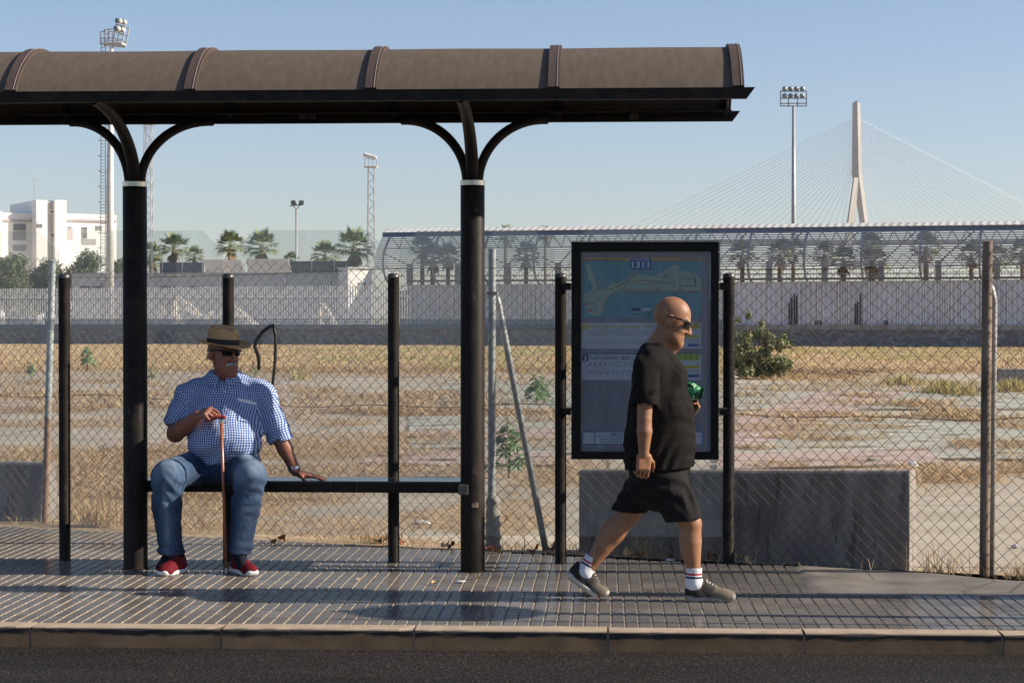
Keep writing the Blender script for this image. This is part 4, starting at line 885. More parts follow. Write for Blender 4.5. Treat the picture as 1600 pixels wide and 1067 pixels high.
for i_, a in enumerate([(272, 388, 165, 1.15, 'palm right of the left main post, above the dark netting'), (304, 401, 168, .75, 'small low palm between two taller ones above the netting'), (360, 385, 166, 1.15, 'palm standing right at the gap between two glass screens'), (409, 386, 160, 1.2, 'tall palm directly behind the beige panel in the middle'), (508, 400, 158, 1.05, 'palm right of the thin light pole above the long netting'), (553, 387, 150, 1.25, 'palm touching the left end of the canopy'), (455, 408, 172, .7, 'low palm half hidden behind the thin light pole'), (236, 398, 170, .9, 'palm partly hidden by the left lattice tower'), (240, 412, 172, .7, 'small palm at the foot of the left lattice tower'),
    (790, 369, 170, .8, 'palm top peeking over the canopy right of the main post'), (852, 369, 172, .75, 'palm top peeking over the canopy left of the board'), (1219, 398, 152, .95, 'palm seen through the canopy left of the right floodlight mast'), (1240, 392, 156, .9, 'palm behind the foot of the right floodlight mast'), (1288, 398, 150, .8, 'palm seen under the canopy right of the floodlight mast'), (1318, 408, 152, 1.05, 'low wide palm seen under the canopy left of the bridge leg'), (1362, 385, 152, .9, 'tall palm behind the canopy right of the bridge leg'), (1366, 410, 151, 1.1, 'low palm under the canopy right of the bridge leg'), (1447, 388, 154, 1.1, 'tall palm behind the middle of the right canopy'), (1518, 398, 153, .95, 'palm behind the canopy left of the right fence post'), (1556, 405, 154, 1.0, 'palm behind the canopy just right of the right fence post'), (1598, 395, 155, 1.0, 'palm at the right edge behind the canopy'), (1070, 395, 158, .9, 'palm behind the canopy above the board'), (676, 405, 150, 1.0, 'palm behind the canopy in the third screen'), (700, 402, 152, .9, 'palm behind the canopy just left of the right main post'), (660, 388, 154, .9, 'tall palm behind the canopy near its left end'), (822, 400, 150, .9, 'low palm behind the canopy left of the board'), (1160, 398, 153, .95, 'palm behind the canopy just right of the board')]): palm(i_, *a)

# ------------------------------------------------------------------ grandstand canopy
CL, CRR = P(600, 400, 148), P(1800, 400, 132); CD = Vector((CRR.x-CL.x, CRR.y-CL.y, 0)); CLn = CD.length; CD.normalize(); CN = Vector((-CD.y, CD.x, 0)); CA = math.atan2(CD.y, CD.x)
can = empty('grandstand_canopy', (CL.x, CL.y, 0), CA, 'long grandstand canopy with blue fascia and curved grey louvres beyond the wall', 'grandstand')
def cx_(px, py=400, off=0):
    d = ray(px, py); o0 = Vector((CL.x, CL.y, 0)) + CN*off; t = (o0-CAM).dot(CN)/d.dot(CN); p = CAM+d*t-Vector((CL.x, CL.y, 0)); return p.dot(CD), p.z
blue_m = M('blue_fascia', (.075, .11, .19), (.10, .145, .24), .5, .5); steelg = M('grey_steel', (.27, .29, .33), (.35, .37, .41), 1, .5, metal=.2)
zt0 = cx_(600, 358)[1]; zt1 = cx_(1600, 345.5)[1]; xx1 = cx_(1600)[0]
def rz(x): return lerp(zt0, zt1, x/xx1)
mb = MB(); n = int(CLn/.28); vs_ = []
for i in range(n+1):
    x = i*CLn/n; dz = .05 if i % 2 else 0
    vs_ += [(x, .75, rz(x)+dz+.02), (x, 12, rz(x)+dz+.1)]
mb.add(vs_, [(2*i, 2*i+2, 2*i+3, 2*i+1) for i in range(n)])
mb.add([(x_, y_, z_) for x_, y_, z_ in sum([[(i*CLn/n, .75, rz(i*CLn/n)+(.05 if i % 2 else 0)+.02), (i*CLn/n, -.45, rz(i*CLn/n)-.27+(.045 if i % 2 else 0))] for i in range(n+1)], [])], [(2*i, 2*i+1, 2*i+3, 2*i+2) for i in range(n)])
mb.build('roof', M('roof_white', (.48, .47, .44), (.58, .57, .54), .3, .5), can, fix=False)
mb = MB(); N2 = 30
for k in range(N2):
    x0, x1 = CLn*k/N2, CLn*(k+1)/N2; za, zb_ = rz(x0), rz(x1)
    mb.add([(x0, -.3, za-.66), (x1, -.3, zb_-.66), (x1, -.3, zb_-.28), (x0, -.3, za-.28), (x0, -.1, za-.66), (x1, -.1, zb_-.66), (x1, -.1, zb_-.28), (x0, -.1, za-.28)], [(0, 1, 2, 3), (7, 6, 5, 4), (0, 4, 5, 1), (3, 2, 6, 7)])
mb.build('fascia', blue_m, can)
def curve(s): return (-.25 - 1.5*math.sin(s*PI*.62), -.55 - 2.6*s)      # louvre profile: out and down
mb = MB(); NS = 16
for k in range(NS):
    s = (k+.5)/NS; y, dz = curve(s); mb.bar((0, y, rz(0)+dz), (CLn, y, rz(CLn)+dz), .06, .09)
mb.build('louvre', steelg, can)
rib_x = []; px = 665
sp = 4.05
x = .6
while x < CLn:
    rib_x.append(x); x += sp
for x in rib_x:
    mb = MB(); pts = [(x, curve(s)[0]+.12, rz(x)+curve(s)[1]) for s in np.linspace(0, 1, 9)] + [(x+.05, -1.2, rz(x)-3.9), (x+.3, -.4, rz(x)-4.6), (x+.6, .6, rz(x)-4.95)]
    mb.tube(pts, .085, 8); mb.build('curved_rib', steelg, can, smooth=True)
    mb = MB(); mb.box((x+.9, 1.6, (rz(x)-2.7)/2), (.40, .42, rz(x)-2.7)); mb.build('column', M('column_grey', (.34, .35, .37), (.42, .43, .45), 2, .8), can)
mb = MB()
for x in rib_x:
    for k in range(4):
        a0 = x + sp*k/4; mb.bar((a0, -.1, rz(a0)-.55), (a0+sp/8, .5, rz(a0)-1.5), .05); mb.bar((a0+sp/8, .5, rz(a0)-1.5), (a0+sp/4, -.1, rz(a0)-.55), .05)
    mb.bar((x+.9, 1.6, rz(x)-2.8), (x+3.6, .2, rz(x)-.6), .07); mb.bar((x+.9, 1.6, rz(x)-2.8), (x-.9, .4, rz(x)-1.8), .06)
mb.bar((0, .5, rz(0)-1.5), (CLn, .5, rz(CLn)-1.5), .07)
mb.build('truss', steelg, can)
mb = MB()
for dz in (3.2, 3.6, 4.4): mb.bar((0, .9, rz(0)-dz), (CLn, .9, rz(CLn)-dz), .05)
x = 0
while x < CLn: mb.bar((x, .9, rz(x)-4.4), (x, .9, rz(x)-3.2), .025); x += .22
mb.build('railing', steelg, can)
mb = MB(); mb.box((CLn/2, 3, 1.9), (CLn, 3.5, 3.9)); mb.build('terrace', M('terrace_grey', (.20, .20, .21), (.28, .28, .29), 1, .85), can)
mb = MB(); mb.box((CLn/2, 9.5, 5.15), (CLn, .1, .04)); mb.build('rear_rail', zinc, can)

# ------------------------------------------------------------------ masts and towers
paintw = M('mast_white', (.52, .51, .48), (.64, .63, .60), 1, .5); glassl = M('lamp_glass', (.10, .12, .12), (.3, .34, .34), 6, .2, metal=.3); greym = M('mast_grey', (.30, .31, .32), (.40, .41, .42), 1, .5, metal=.2)
def lamp_unit(mb, c, s, R):
    c = Vector(c); mb.lathe(c, [(s*.25, s*.35), (s*.5, .1*s), (s*.55, -.25*s), (0, -.25*s)], 10, R)
# large left mast with ladder
Y0 = 140; s_ = 3000/Y0; e = thing('floodlight_mast', 172, Y0, 'tall pale floodlight mast with caged ladder left of the left main post', 'floodlight', None)
def L(px, py, Y=Y0, e_=None): e_ = e_ or e; p = P(px, py, Y); return p - Vector(e_.location)
mb = MB(); mb.tube([L(172, 540), L(172, 300), L(174.5, 70)], [.31, .27, .14], 16); mb.build('pole', paintw, e, smooth=True)
mb = MB(); 
for px in (157, 164): mb.tube([L(px, 520), L(px+1.2, 60)], .03, 5)
z = 0; pyv = 515
while pyv > 62: mb.bar(L(157, pyv), L(164.5, pyv), .035); pyv -= 5
for py in range(100, 505, 24): mb.tube([L(157, py)+Vector((0, 0, 0))]+[L(160.5, py)+Vector((-.35*math.cos(a)*.8, -.6*math.sin(a), 0)) for a in (0.2, .8, 1.57, 2.3, 2.9)]+[L(164, py)], .022, 5); mb.bar(L(164, py), L(170, py), .04)
mb.build('ladder', greym, e)
mb = MB(); 
for a_, b_2 in (((157, 68), (190, 71)), ((157, 60), (176, 60)), ((157, 50), (157, 70)), ((163, 47), (176, 46)), ((163, 47), (163, 68)), ((170, 47), (170, 66)), ((157, 50), (165, 50)), ((176, 66), (182, 36)), ((190, 70), (196, 40)), ((180, 50), (194, 54)), ((177, 60), (192, 63)), ((181, 38), (195, 42)), ((174, 64), (190, 71))):
    for dy in (0, 1.1): mb.bar(L(*a_)+Vector((0, dy, 0)), L(*b_2)+Vector((0, dy, 0)), .075)
mb.box(L(177, 68)+Vector((0, .5, 0)), (1.3, 1.3, .10)); mb.build('platform', paintw, e)
for rw in range(2):
    for k in range(4):
        mb = MB(); c_ = L(181.5+k*3.6+(1-rw)*2.5, 45+k*.9-rw*0+ (1-rw)*-12 + rw*0, 139.4+.2*k); R_ = Euler((math.radians(-100), math.radians(-35), 0)).to_matrix(); lamp_unit(mb, c_, .36, R_); mb.build('floodlight', white_paint if k % 2 else glassl, e, smooth=True)
# lattice towers
def lattice(px, Y, wid, ytop, ybase, lb, head):
    e = thing('lattice_tower', px, Y, lb, 'lattice tower', 'lattice floodlight towers'); mb = MB(); LL = lambda a, b, dy=0: P(a, b, Y)+Vector((0, dy, 0))-Vector(e.location)
    h = wid/2; step = wid*1.0; dY = wid/(3000/Y); py = ybase; k = 0
    for sx_ in (-h, h):
        for dy in (0, dY): mb.bar(LL(px+sx_*1.15, ybase, dy), LL(px+sx_*.8, ytop, dy), .055)
    while py - step > ytop:
        f0 = lerp(1.15, .8, (ybase-py)/(ybase-ytop)); f1 = lerp(1.15, .8, (ybase-py+step)/(ybase-ytop)); sg = 1 if k % 2 else -1
        for dy in (0, dY): mb.bar(LL(px+sg*h*f0, py, dy), LL(px-sg*h*f1, py-step, dy), .035)
        for sx_ in (-h, h): mb.bar(LL(px+sx_*f0, py, 0 if k % 2 else dY), LL(px+sx_*f1, py-step, dY if k % 2 else 0), .03)
        py -= step; k += 1
    mb.build('lattice', paintw, e)
    mb = MB(); mb.box(LL(px, ytop+1, dY/2), (wid*1.9/(3000/Y), dY*2, .1))
    for a in (-1.0, -.3, .35, 1.0): mb.bar(LL(px+a*wid*.9, ytop, 0), LL(px+a*wid*.9, ytop-head*.5, 0), .05)
    mb.bar(LL(px-wid*.9, ytop-head*.5), LL(px+wid*.9, ytop-head*.5), .05); mb.build('platform', paintw, e)
    for k in range(5): mb = MB(); lamp_unit(mb, LL(px-wid*.8+k*wid*.35, ytop-head*.75+k*1.2), .42, Euler((math.radians(-70), math.radians(-30+15*k), 0)).to_matrix()); mb.build('floodlight', white_paint, e, smooth=True)
lattice(230, 165, 12, 192, 470, 'white lattice tower just right of the left main post', 14); lattice(579, 190, 10.5, 260, 455, 'white lattice tower rising behind the left end of the canopy', 24)
e = thing('light_pole', 463, 156, 'thin light pole with two small floodlights in the middle distance', 'light pole'); LL = lambda a, b, dy=0: P(a, b, 156)+Vector((0, dy, 0))-Vector(e.location)
mb = MB(); mb.tube([LL(463.5, 540), LL(463, 327)], .075, 8); mb.bar(LL(453, 321.5), LL(473, 320), .10); mb.bar(LL(463, 327), LL(457, 321), .06); mb.bar(LL(463, 327), LL(469, 321), .06); mb.build('pole', zinc, e, smooth=True)
for px, an_ in ((459, -.4), (471, .4)): mb = MB(); mb.bevbox(LL(px, 317, -.1), (.38, .22, .36), .03, R=Euler((.4, 0, an_)).to_matrix()); mb.build('floodlight', M('flood_dark', (.05, .055, .06), (.12, .13, .14), 5, .3), e)
e = thing('floodlight_mast', 1240, 170, 'slim floodlight mast with eight lamps left of the bridge pylon', 'floodlight'); LL = lambda a, b, dy=0: P(a, b, 170)+Vector((0, dy, 0))-Vector(e.location)
mb = MB(); mb.tube([LL(1240, 560), LL(1240, 350), LL(1240, 166)], [.24, .20, .13], 14); mb.build('pole', greym, e, smooth=True)
mb = MB()
for a_, b_2 in (((1219.5, 143), (1260, 143)), ((1219.5, 166), (1260, 166)), ((1219.5, 143), (1219.5, 166)), ((1260, 143), (1260, 166)), ((1219.5, 154), (1260, 154)), ((1232, 154), (1232, 166)), ((1246, 154), (1246, 166)), ((1219.5, 162), (1260, 162))): mb.bar(LL(*a_), LL(*b_2), .09)
mb.build('lamp_frame', greym, e)
for rw in range(2):
    for k in range(4): mb = MB(); lamp_unit(mb, LL(1226+k*9.2, 139+rw*11, -.1), .42, Euler((math.radians(70), 0, .2)).to_matrix()); mb.build('floodlight', glassl, e, smooth=True)

# ------------------------------------------------------------------ cable-stayed bridge, about 1.6 km away
BY = 1640; e = empty('cable_stayed_bridge', (P(1338, 500, BY).x, BY, 0), 0, 'distant cable-stayed bridge pylon with fans of white stay cables', 'bridge'); LL = lambda a, b, dy=0: P(a, b, BY)+Vector((0, dy, 0))-Vector(e.location)
pyl = M('pylon_concrete', (.29, .28, .25), (.36, .35, .315), .05, .8)
def slabx(mb, lo, hi, dy0=0, dy1=9):
    (x0, x1, y0) = lo; (x2, x3, y1) = hi
    mb.prism([LL(x0, y0, dy0), LL(x1, y0, dy0), LL(x3, y1, dy0), LL(x2, y1, dy0)], (0, dy1-dy0, 0))
def sect(mb, lo, hi, dy=0, w_=9):
    a, b = [[LL(s_[0], s_[3], dy), LL(s_[1], s_[3], dy-w_*.55), LL(s_[2], s_[3], dy), LL((s_[0]+s_[2])/2, s_[3], dy+w_*.6)] for s_ in (lo, hi)]
    mb.add(a+b, [(0, 1, 5, 4), (1, 2, 6, 5), (2, 3, 7, 6), (3, 0, 4, 7), (0, 3, 2, 1), (4, 5, 6, 7)])
mb = MB(); sect(mb, (1331, 1340.5, 1347, 270), (1332, 1338.5, 1344, 161)); sect(mb, (1333, 1342, 1348.5, 285), (1331, 1340.5, 1347, 270)); sect(mb, (1343, 1350, 1356.5, 347), (1333, 1342, 1348.5, 285)); sect(mb, (1360, 1367, 1375, 500), (1343, 1350, 1356.5, 347))
mb.box(LL(1338, 160, 1), (2.5, 3, 2)); mb.build('pylon', pyl, e, angle=20)
mb = MB(); sect(mb, (1320, 1321.5, 1333, 347), (1329.5, 1330.5, 1338, 280), -14); sect(mb, (1300, 1302, 1316, 500), (1320, 1321.5, 1333, 347), -14); mb.build('pylon_leg', pyl, e)
mb = MB(); mb.box(LL(1335, 378.5, 0), (440, 30, 3)); mb.build('deck', pyl, e)
cab = M('cable_white', (.93, .93, .92), rough=.4)
NC = 26
for i in range(NC):
    t = i/(NC-1)
    for s in (-1, 1):
        ya = 186 + t*86; xd = (1331 - lerp(390, 22, t**.92)) if s < 0 else (1346 + lerp(372, 22, t**.92)); xa = 1332 if s < 0 else 1345
        mb = MB(); mb.tube([LL(xa, ya, 4), LL(xd, 377, 4 if s > 0 else -6)], .17, 4, cap=False); mb.build('stay_cable', cab, e)

# ------------------------------------------------------------------ plants near and far
def castor(px, py, h_px, lb, seed, n=22, dead=False):
    g0 = G(px, py, -.02); s_ = 3000/g0.y; H = h_px/s_; e = empty('castor_plant', tuple(g0), 0, lb, 'plant', 'wild castor plants behind the fence'); r = random.Random(seed)
    vs_, fs_, rn = [], [], []; mb = MB(); mb.tube([(0, 0, 0), (.01*H, 0, H*.5), (-.02*H, 0, H*.86)], [H*.022, H*.016, H*.008], 7)
    for i in range(n):
        t = .12 + .85*i/n; a = i*2.4+r.random(); st = Vector((0, 0, H*t*.86)); L_ = H*r.uniform(.16, .34)*(1.3-.7*t); el = r.uniform(.1, .9)
        tip = st + Vector((math.cos(a)*math.cos(el), math.sin(a)*math.cos(el)*.8, math.sin(el)))*L_; mb.tube([st, tip], H*.005, 4, cap=False)
        R_ = H*r.uniform(.09, .15)*(1.25-.45*t); nrm = Vector((math.cos(a)*.5+r.uniform(-.4, .4), math.sin(a)*.5-.35, .8)).normalized(); u_ = nrm.orthogonal().normalized(); v_ = nrm.cross(u_); k = r.random()
        for j in range(7):
            aa = j*2*PI/7.6; d = u_*math.cos(aa)+v_*math.sin(aa); p_ = u_*-math.sin(aa)+v_*math.cos(aa); b0 = len(vs_)
            vs_ += [tip, tip+d*R_*.6+p_*R_*.22, tip+d*R_*1.15-nrm*R_*.25, tip+d*R_*.6-p_*R_*.22]; fs_.append((b0, b0+1, b0+2, b0+3)); rn += [k]*4
    mb.build('stem', M('stem_green', (.14, .16, .07), (.22, .2, .1), 9, .7), e, smooth=True)
    np_mesh('leaves', np.array([tuple(v) for v in vs_]), np.array(fs_), castor_m, e, attrs={'rnd': ('FLOAT', rn)})
    if h_px > 90:
        mb = MB()
        for k in range(26): mb.lathe((-.02*H + r.uniform(-1, 1)*.012, r.uniform(-1, 1)*.012, H*(.84+.17*k/26)), [(0, -.008), (.009, 0), (0, .008)], 6)
        mb.build('seed_head', M('seed', (.22, .2, .07), (.3, .25, .1), 9, .8), e)
castor_m = leaf_mat('castor_leaves', [(.05, .10, .025), (.09, .17, .045), (.15, .24, .08), (.20, .30, .13)])
castor(795, 747, 95, 'green castor plant with seed spike behind the slanting fence brace', 1, 26); castor(838, 634, 52, 'bushy green castor plant left of the screen post beside the board', 2, 34)
castor(850, 632, 42, 'small castor plant pressed against the bushy one', 9, 20)
castor(136, 580, 42, 'grey green castor plant between the two left posts', 3, 30); castor(48, 590, 26, 'low dark weed plant left of the leaning fence post', 4, 26); castor(237, 597, 28, 'small green plant right beside the left main post', 5, 14); castor(398, 592, 24, 'faint green plant behind the seated man', 6, 14)
# big bush right of the board
bp = G(1184, 592, -.02); e = empty('bush', tuple(bp), 0, 'dense glossy green bush with reddish leaves right of the board', 'bush'); s_ = 3000/bp.y; r = random.Random(3); cs, rs = [], []
for k in range(46):
    u_ = r.uniform(-.85, .82); zt_ = 1.62 - .62*max(0, u_+.1)**1.2*1.3 - .25*max(0, -u_-.5); z = r.uniform(.08, zt_-.15); rr = r.uniform(.10, .22); cs.append((u_, r.uniform(-.5, .5), z)); rs.append((rr*1.15, rr, rr*.9))
for u_, z in ((-.55, 1.6), (-.25, 1.72), (.1, 1.5), (.72, 1.15), (.9, .95)): cs.append((u_, 0, z)); rs.append((.09, .09, .13))
bush_m = leaf_mat('bush_leaves', [(.06, .095, .03), (.12, .16, .05), (.22, .26, .10), (.15, .085, .04), (.08, .125, .035), (.34, .36, .18), (.16, .17, .06)])
leaf_cloud('foliage', cs, rs, 11000, .052, bush_m, e, 5)
mb = MB()
for k in range(9): a = k*.7; mb.tube([(0, 0, -.05), (math.cos(a)*.2, math.sin(a)*.2, .5), (math.cos(a)*.42, math.sin(a)*.35, 1.15)], [.03, .02, .008], 5)
mb.build('branches', bark, e)
# dead branches and stones
mb = MB(); c0_ = G(1275, 586); r = random.Random(8)
for k in range(260):
    p = Vector((c0_.x + r.gauss(0, 1.1), c0_.y + r.gauss(0, 1.2), r.uniform(0, .12))); a = r.uniform(0, PI); l = r.uniform(.15, .5); d = Vector((math.cos(a), math.sin(a), r.uniform(-.2, .45)))*l; mb.bar(p, p+d, r.uniform(.008, .02))
o = mb.build('brushwood', M('brush_brown', (.13, .085, .055), (.30, .21, .14), 3, .9), origin=(c0_.x, c0_.y, 0)); tag(o, 'low brown pile of dead branches right of the green bush', 'brushwood')
def stone(px, py, w_px, lb, mat, seed, name='stone', cat='stone', flat=.7):
    g0 = G(px, py, -.01); s_ = 3000/g0.y; R_ = w_px/s_/2; bm = bmesh.new(); bmesh.ops.create_icosphere(bm, subdivisions=3, radius=1); r = random.Random(seed); ph = [r.uniform(0, 6) for _ in range(6)]
    for v in bm.verts:
        c = v.co; f_ = 1 + .22*math.sin(c.x*2.3+ph[0])+.18*math.sin(c.y*3+ph[1])+.16*math.sin(c.z*3.7+ph[2]) + .08*math.sin(c.x*9+ph[3])*math.sin(c.y*8+ph[4]); v.co = Vector((c.x*f_*R_, c.y*f_*R_*.8, max(c.z*f_*R_*flat, -.3*R_)+R_*flat*.35))
    me = bpy.data.meshes.new(name); bm.to_mesh(me); bm.free(); me.polygons.foreach_set('use_smooth', [True]*len(me.polygons)); o = link(name, me, mat); o.location = g0; return tag(o, lb, cat)
st = M('stone', (.22, .19, .16), (.36, .32, .27), 8, .9, bs=.5)
stone(1200, 656, 12, 'brown stone lying on the pink court paint', st, 1); stone(1264, 628, 9, 'small pale grey stone on the green court', concrete, 2); stone(1376, 603, 10, 'dark stone at the edge of the far straw', M('stone_dark', (.07, .055, .05), (.14, .11, .1), 9, .9), 3); stone(1149, 719, 5, 'tiny brown stone by the screen post', st, 4); stone(1300, 672, 4, 'tiny stone beside the straw on the court', st, 5)
plas = M('white_plastic', (.62, .63, .64), (.78, .78, .78), 20, .35)
for px, py, w_, lb, sd in ((660, 817, 24, 'crumpled white plastic bag in the weeds behind the bench', 6), (1048, 878, 16, 'crumpled white paper on the pavement edge behind the walking man', 7), (10, 712, 16, 'white plastic scrap above the small barrier', 8), (1588, 854, 11, 'white scrap on bare concrete at the right edge', 9), (1393, 682, 14, 'bluish plastic scrap in the straw on the court', 10), (1183, 684, 18, 'flat bluish plastic film on the pink paint', 11), (1425, 727, 22, 'pale plastic wrapper by the straw above the barrier end', 13)):
    o = stone(px, py, w_, lb, plas, sd, 'plastic_scrap', 'litter', .35)
    for v in o.data.vertices: v.co += Vector((math.sin(v.co.y*400+sd), math.sin(v.co.x*350), math.sin(v.co.x*500+v.co.y*300)))*.006
o = stone(1365, 722, 26, 'dark green cloth scrap on the pink court paint above the barrier', M('green_scrap', (.05, .10, .07), (.1, .16, .11), 20, .6), 12, 'cloth_scrap', 'litter', .3)
o = stone(1307, 590, 11, 'green plastic scrap in front of the far brushwood', M('green_scrap2', (.08, .30, .18), rough=.5), 14, 'plastic_scrap', 'litter', .3)
o = stone(718, 913, 16, 'small white torn paper lying on the paving', plas, 15, 'paper_scrap', 'litter', .08); o.location.z = .01
# low concrete kerb block at the far right
a = G(1556, 600, 0); mb = MB(); mb.bevbox((a.x+3, a.y, .2), (6, .4, .36), .02); mb.m = 0; o = mb.build('kerb_block', concrete_dark, origin=(a.x+3, a.y, 0)); tag(o, 'low concrete kerb block behind the right fence post', 'kerb block')
# fallen plane leaves
leafc = [M('dead_leaf_red', (.16, .045, .02), (.30, .10, .045), 20, .7), M('dead_leaf_tan', (.42, .27, .12), (.62, .44, .24), 20, .7), M('dead_leaf_brown', (.10, .055, .03), (.22, .13, .07), 20, .7)]
def leaf(px, py, size, mi_, lb, seed, z=.012):
    size *= .72
    g0 = G(px, py, z); r = random.Random(seed); pts = []; n = 18
    for i in range(n):
        a = 2*PI*i/n; rr = size*(.55 + .45*abs(math.cos(2.5*a))**.7)*r.uniform(.85, 1.1); pts.append((math.cos(a)*rr, math.sin(a)*rr, size*.35*math.sin(a*2+seed)+size*.25*math.cos(a*3)))
    mb = MB(); c_ = (0, 0, -size*.12); mb.add([c_]+pts, [(0, 1+i, 1+(i+1) % n) for i in range(n)]); mb.add([(x, y, z_-.0015) for x, y, z_ in [c_]+pts], [(0, 1+(i+1) % n, 1+i) for i in range(n)]); mb.tube([(size*.9, 0, 0), (size*1.5, .01, .01)], .0012, 4)
    o = mb.build('dead_leaf', leafc[mi_], fix=False); o.location = g0 + Vector((0, 0, size*.3)); o.rotation_euler = (r.uniform(-.3, .9), r.uniform(-.5, .5), r.uniform(0, 6)); return tag(o, lb, 'leaf', 'fallen plane leaves along the pavement edge')
for i_, a in enumerate([(424, 846, .06, 2, 'dark curled leaf at the pavement edge right of the seated man'), (440, 842, .05, 0, 'red brown leaf behind the bench near the seated man'), (590, 846, .06, 2, 'dark leaf pair left of the middle screen post'), (601, 842, .05, 2, 'blackened leaf touching the middle screen post'), (626, 846, .05, 0, 'reddish leaf right of the middle screen post'), (695, 853, .045, 1, 'pale upright leaf left of the right main post'), (705, 852, .055, 2, 'dark leaf just left of the right main post'), (766, 858, .07, 0, 'big red brown leaf right of the right main post'), (775, 862, .06, 2, 'dark leaf below the concrete fence foot'), (834, 861, .07, 0, 'curled orange brown leaf left of the brace foot'), (860, 858, .075, 0, 'large red leaf at the brace foot beside the screen post'), (985, 866, .075, 1, 'tan leaf behind the walking man between his legs'), (1000, 868, .05, 0, 'brown leaf beside the tan one between his legs'), (1113, 870, .07, 0, 'dark red leaf left of the screen post right of the board'), (1100, 862, .06, 1, 'yellow curled leaf behind the front shoe'), (1150, 873, .06, 1, 'tan leaf at the foot of the screen post right of the board'), (1170, 878, .05, 1, 'narrow tan leaf on the paving edge by the long barrier'), (560, 905, .02, 1, 'tiny leaf crumb on the paving below the bench'), (678, 910, .025, 1, 'small tan leaf on the paving left of the right main post'), (1015, 924, .02, 1, 'tiny leaf on the paving between his feet'), (746, 902, .02, 1, 'tiny leaf at the right main post foot')]): leaf(*a, seed=i_)
# street furniture just outside the picture on the right: its shadows fall across the paving
mb = MB(); dark_pole = M('street_pole_grey', (.16, .17, .17), (.22, .23, .23), 5, .5, metal=.3)
e = empty('street_lamp', (4.9, 11.05, 0), 0, 'grey street lamp standing on the pavement beyond the right edge', 'street lamp')
mb = MB(); mb.lathe((0, 0, 0), [(.15, 0), (.15, .06), (.105, .1), (.095, 1.2), (.085, 3), (.06, 4.4), (0, 4.42)], 20); mb.build('pole', dark_pole, e, smooth=True, angle=40)
mb = MB(); mb.lathe((0, 0, 4.4), [(.06, 0), (.14, .08), (.16, .22), (.08, .36), (0, .38)], 16); mb.build('lamp_head', dark_pole, e, smooth=True, angle=40)
e = empty('sign_pole', (4.3, 10.30, 0), 0, 'round blue traffic sign on a thin pole beyond the right edge', 'traffic sign')
mb = MB(); mb.tube([(0, 0, -.02), (0, 0, 3.2)], .038, 14); mb.build('pole', dark_pole, e, smooth=True)
mb = MB(); mb.lathe((.05, 0, 2.9), [(.0, .0), (.3, .0), (.3, .012), (0, .012)], 28, Euler((0, PI/2, 0)).to_matrix()); mb.build('sign_plate', bluei, e)
e = empty('marker_post', (4.0, 10.03, 0), 0, 'slim grey marker post near the kerb beyond the right edge', 'post')
mb = MB(); mb.tube([(0, 0, -.02), (0, 0, 3.0)], .014, 10); mb.build('shaft', dark_pole, e, smooth=True)
mb = MB(); mb.lathe((0, 0, 3.0), [(0, -.03), (.028, 0), (0, .03)], 12); mb.build('knob', dark_pole, e, smooth=True)
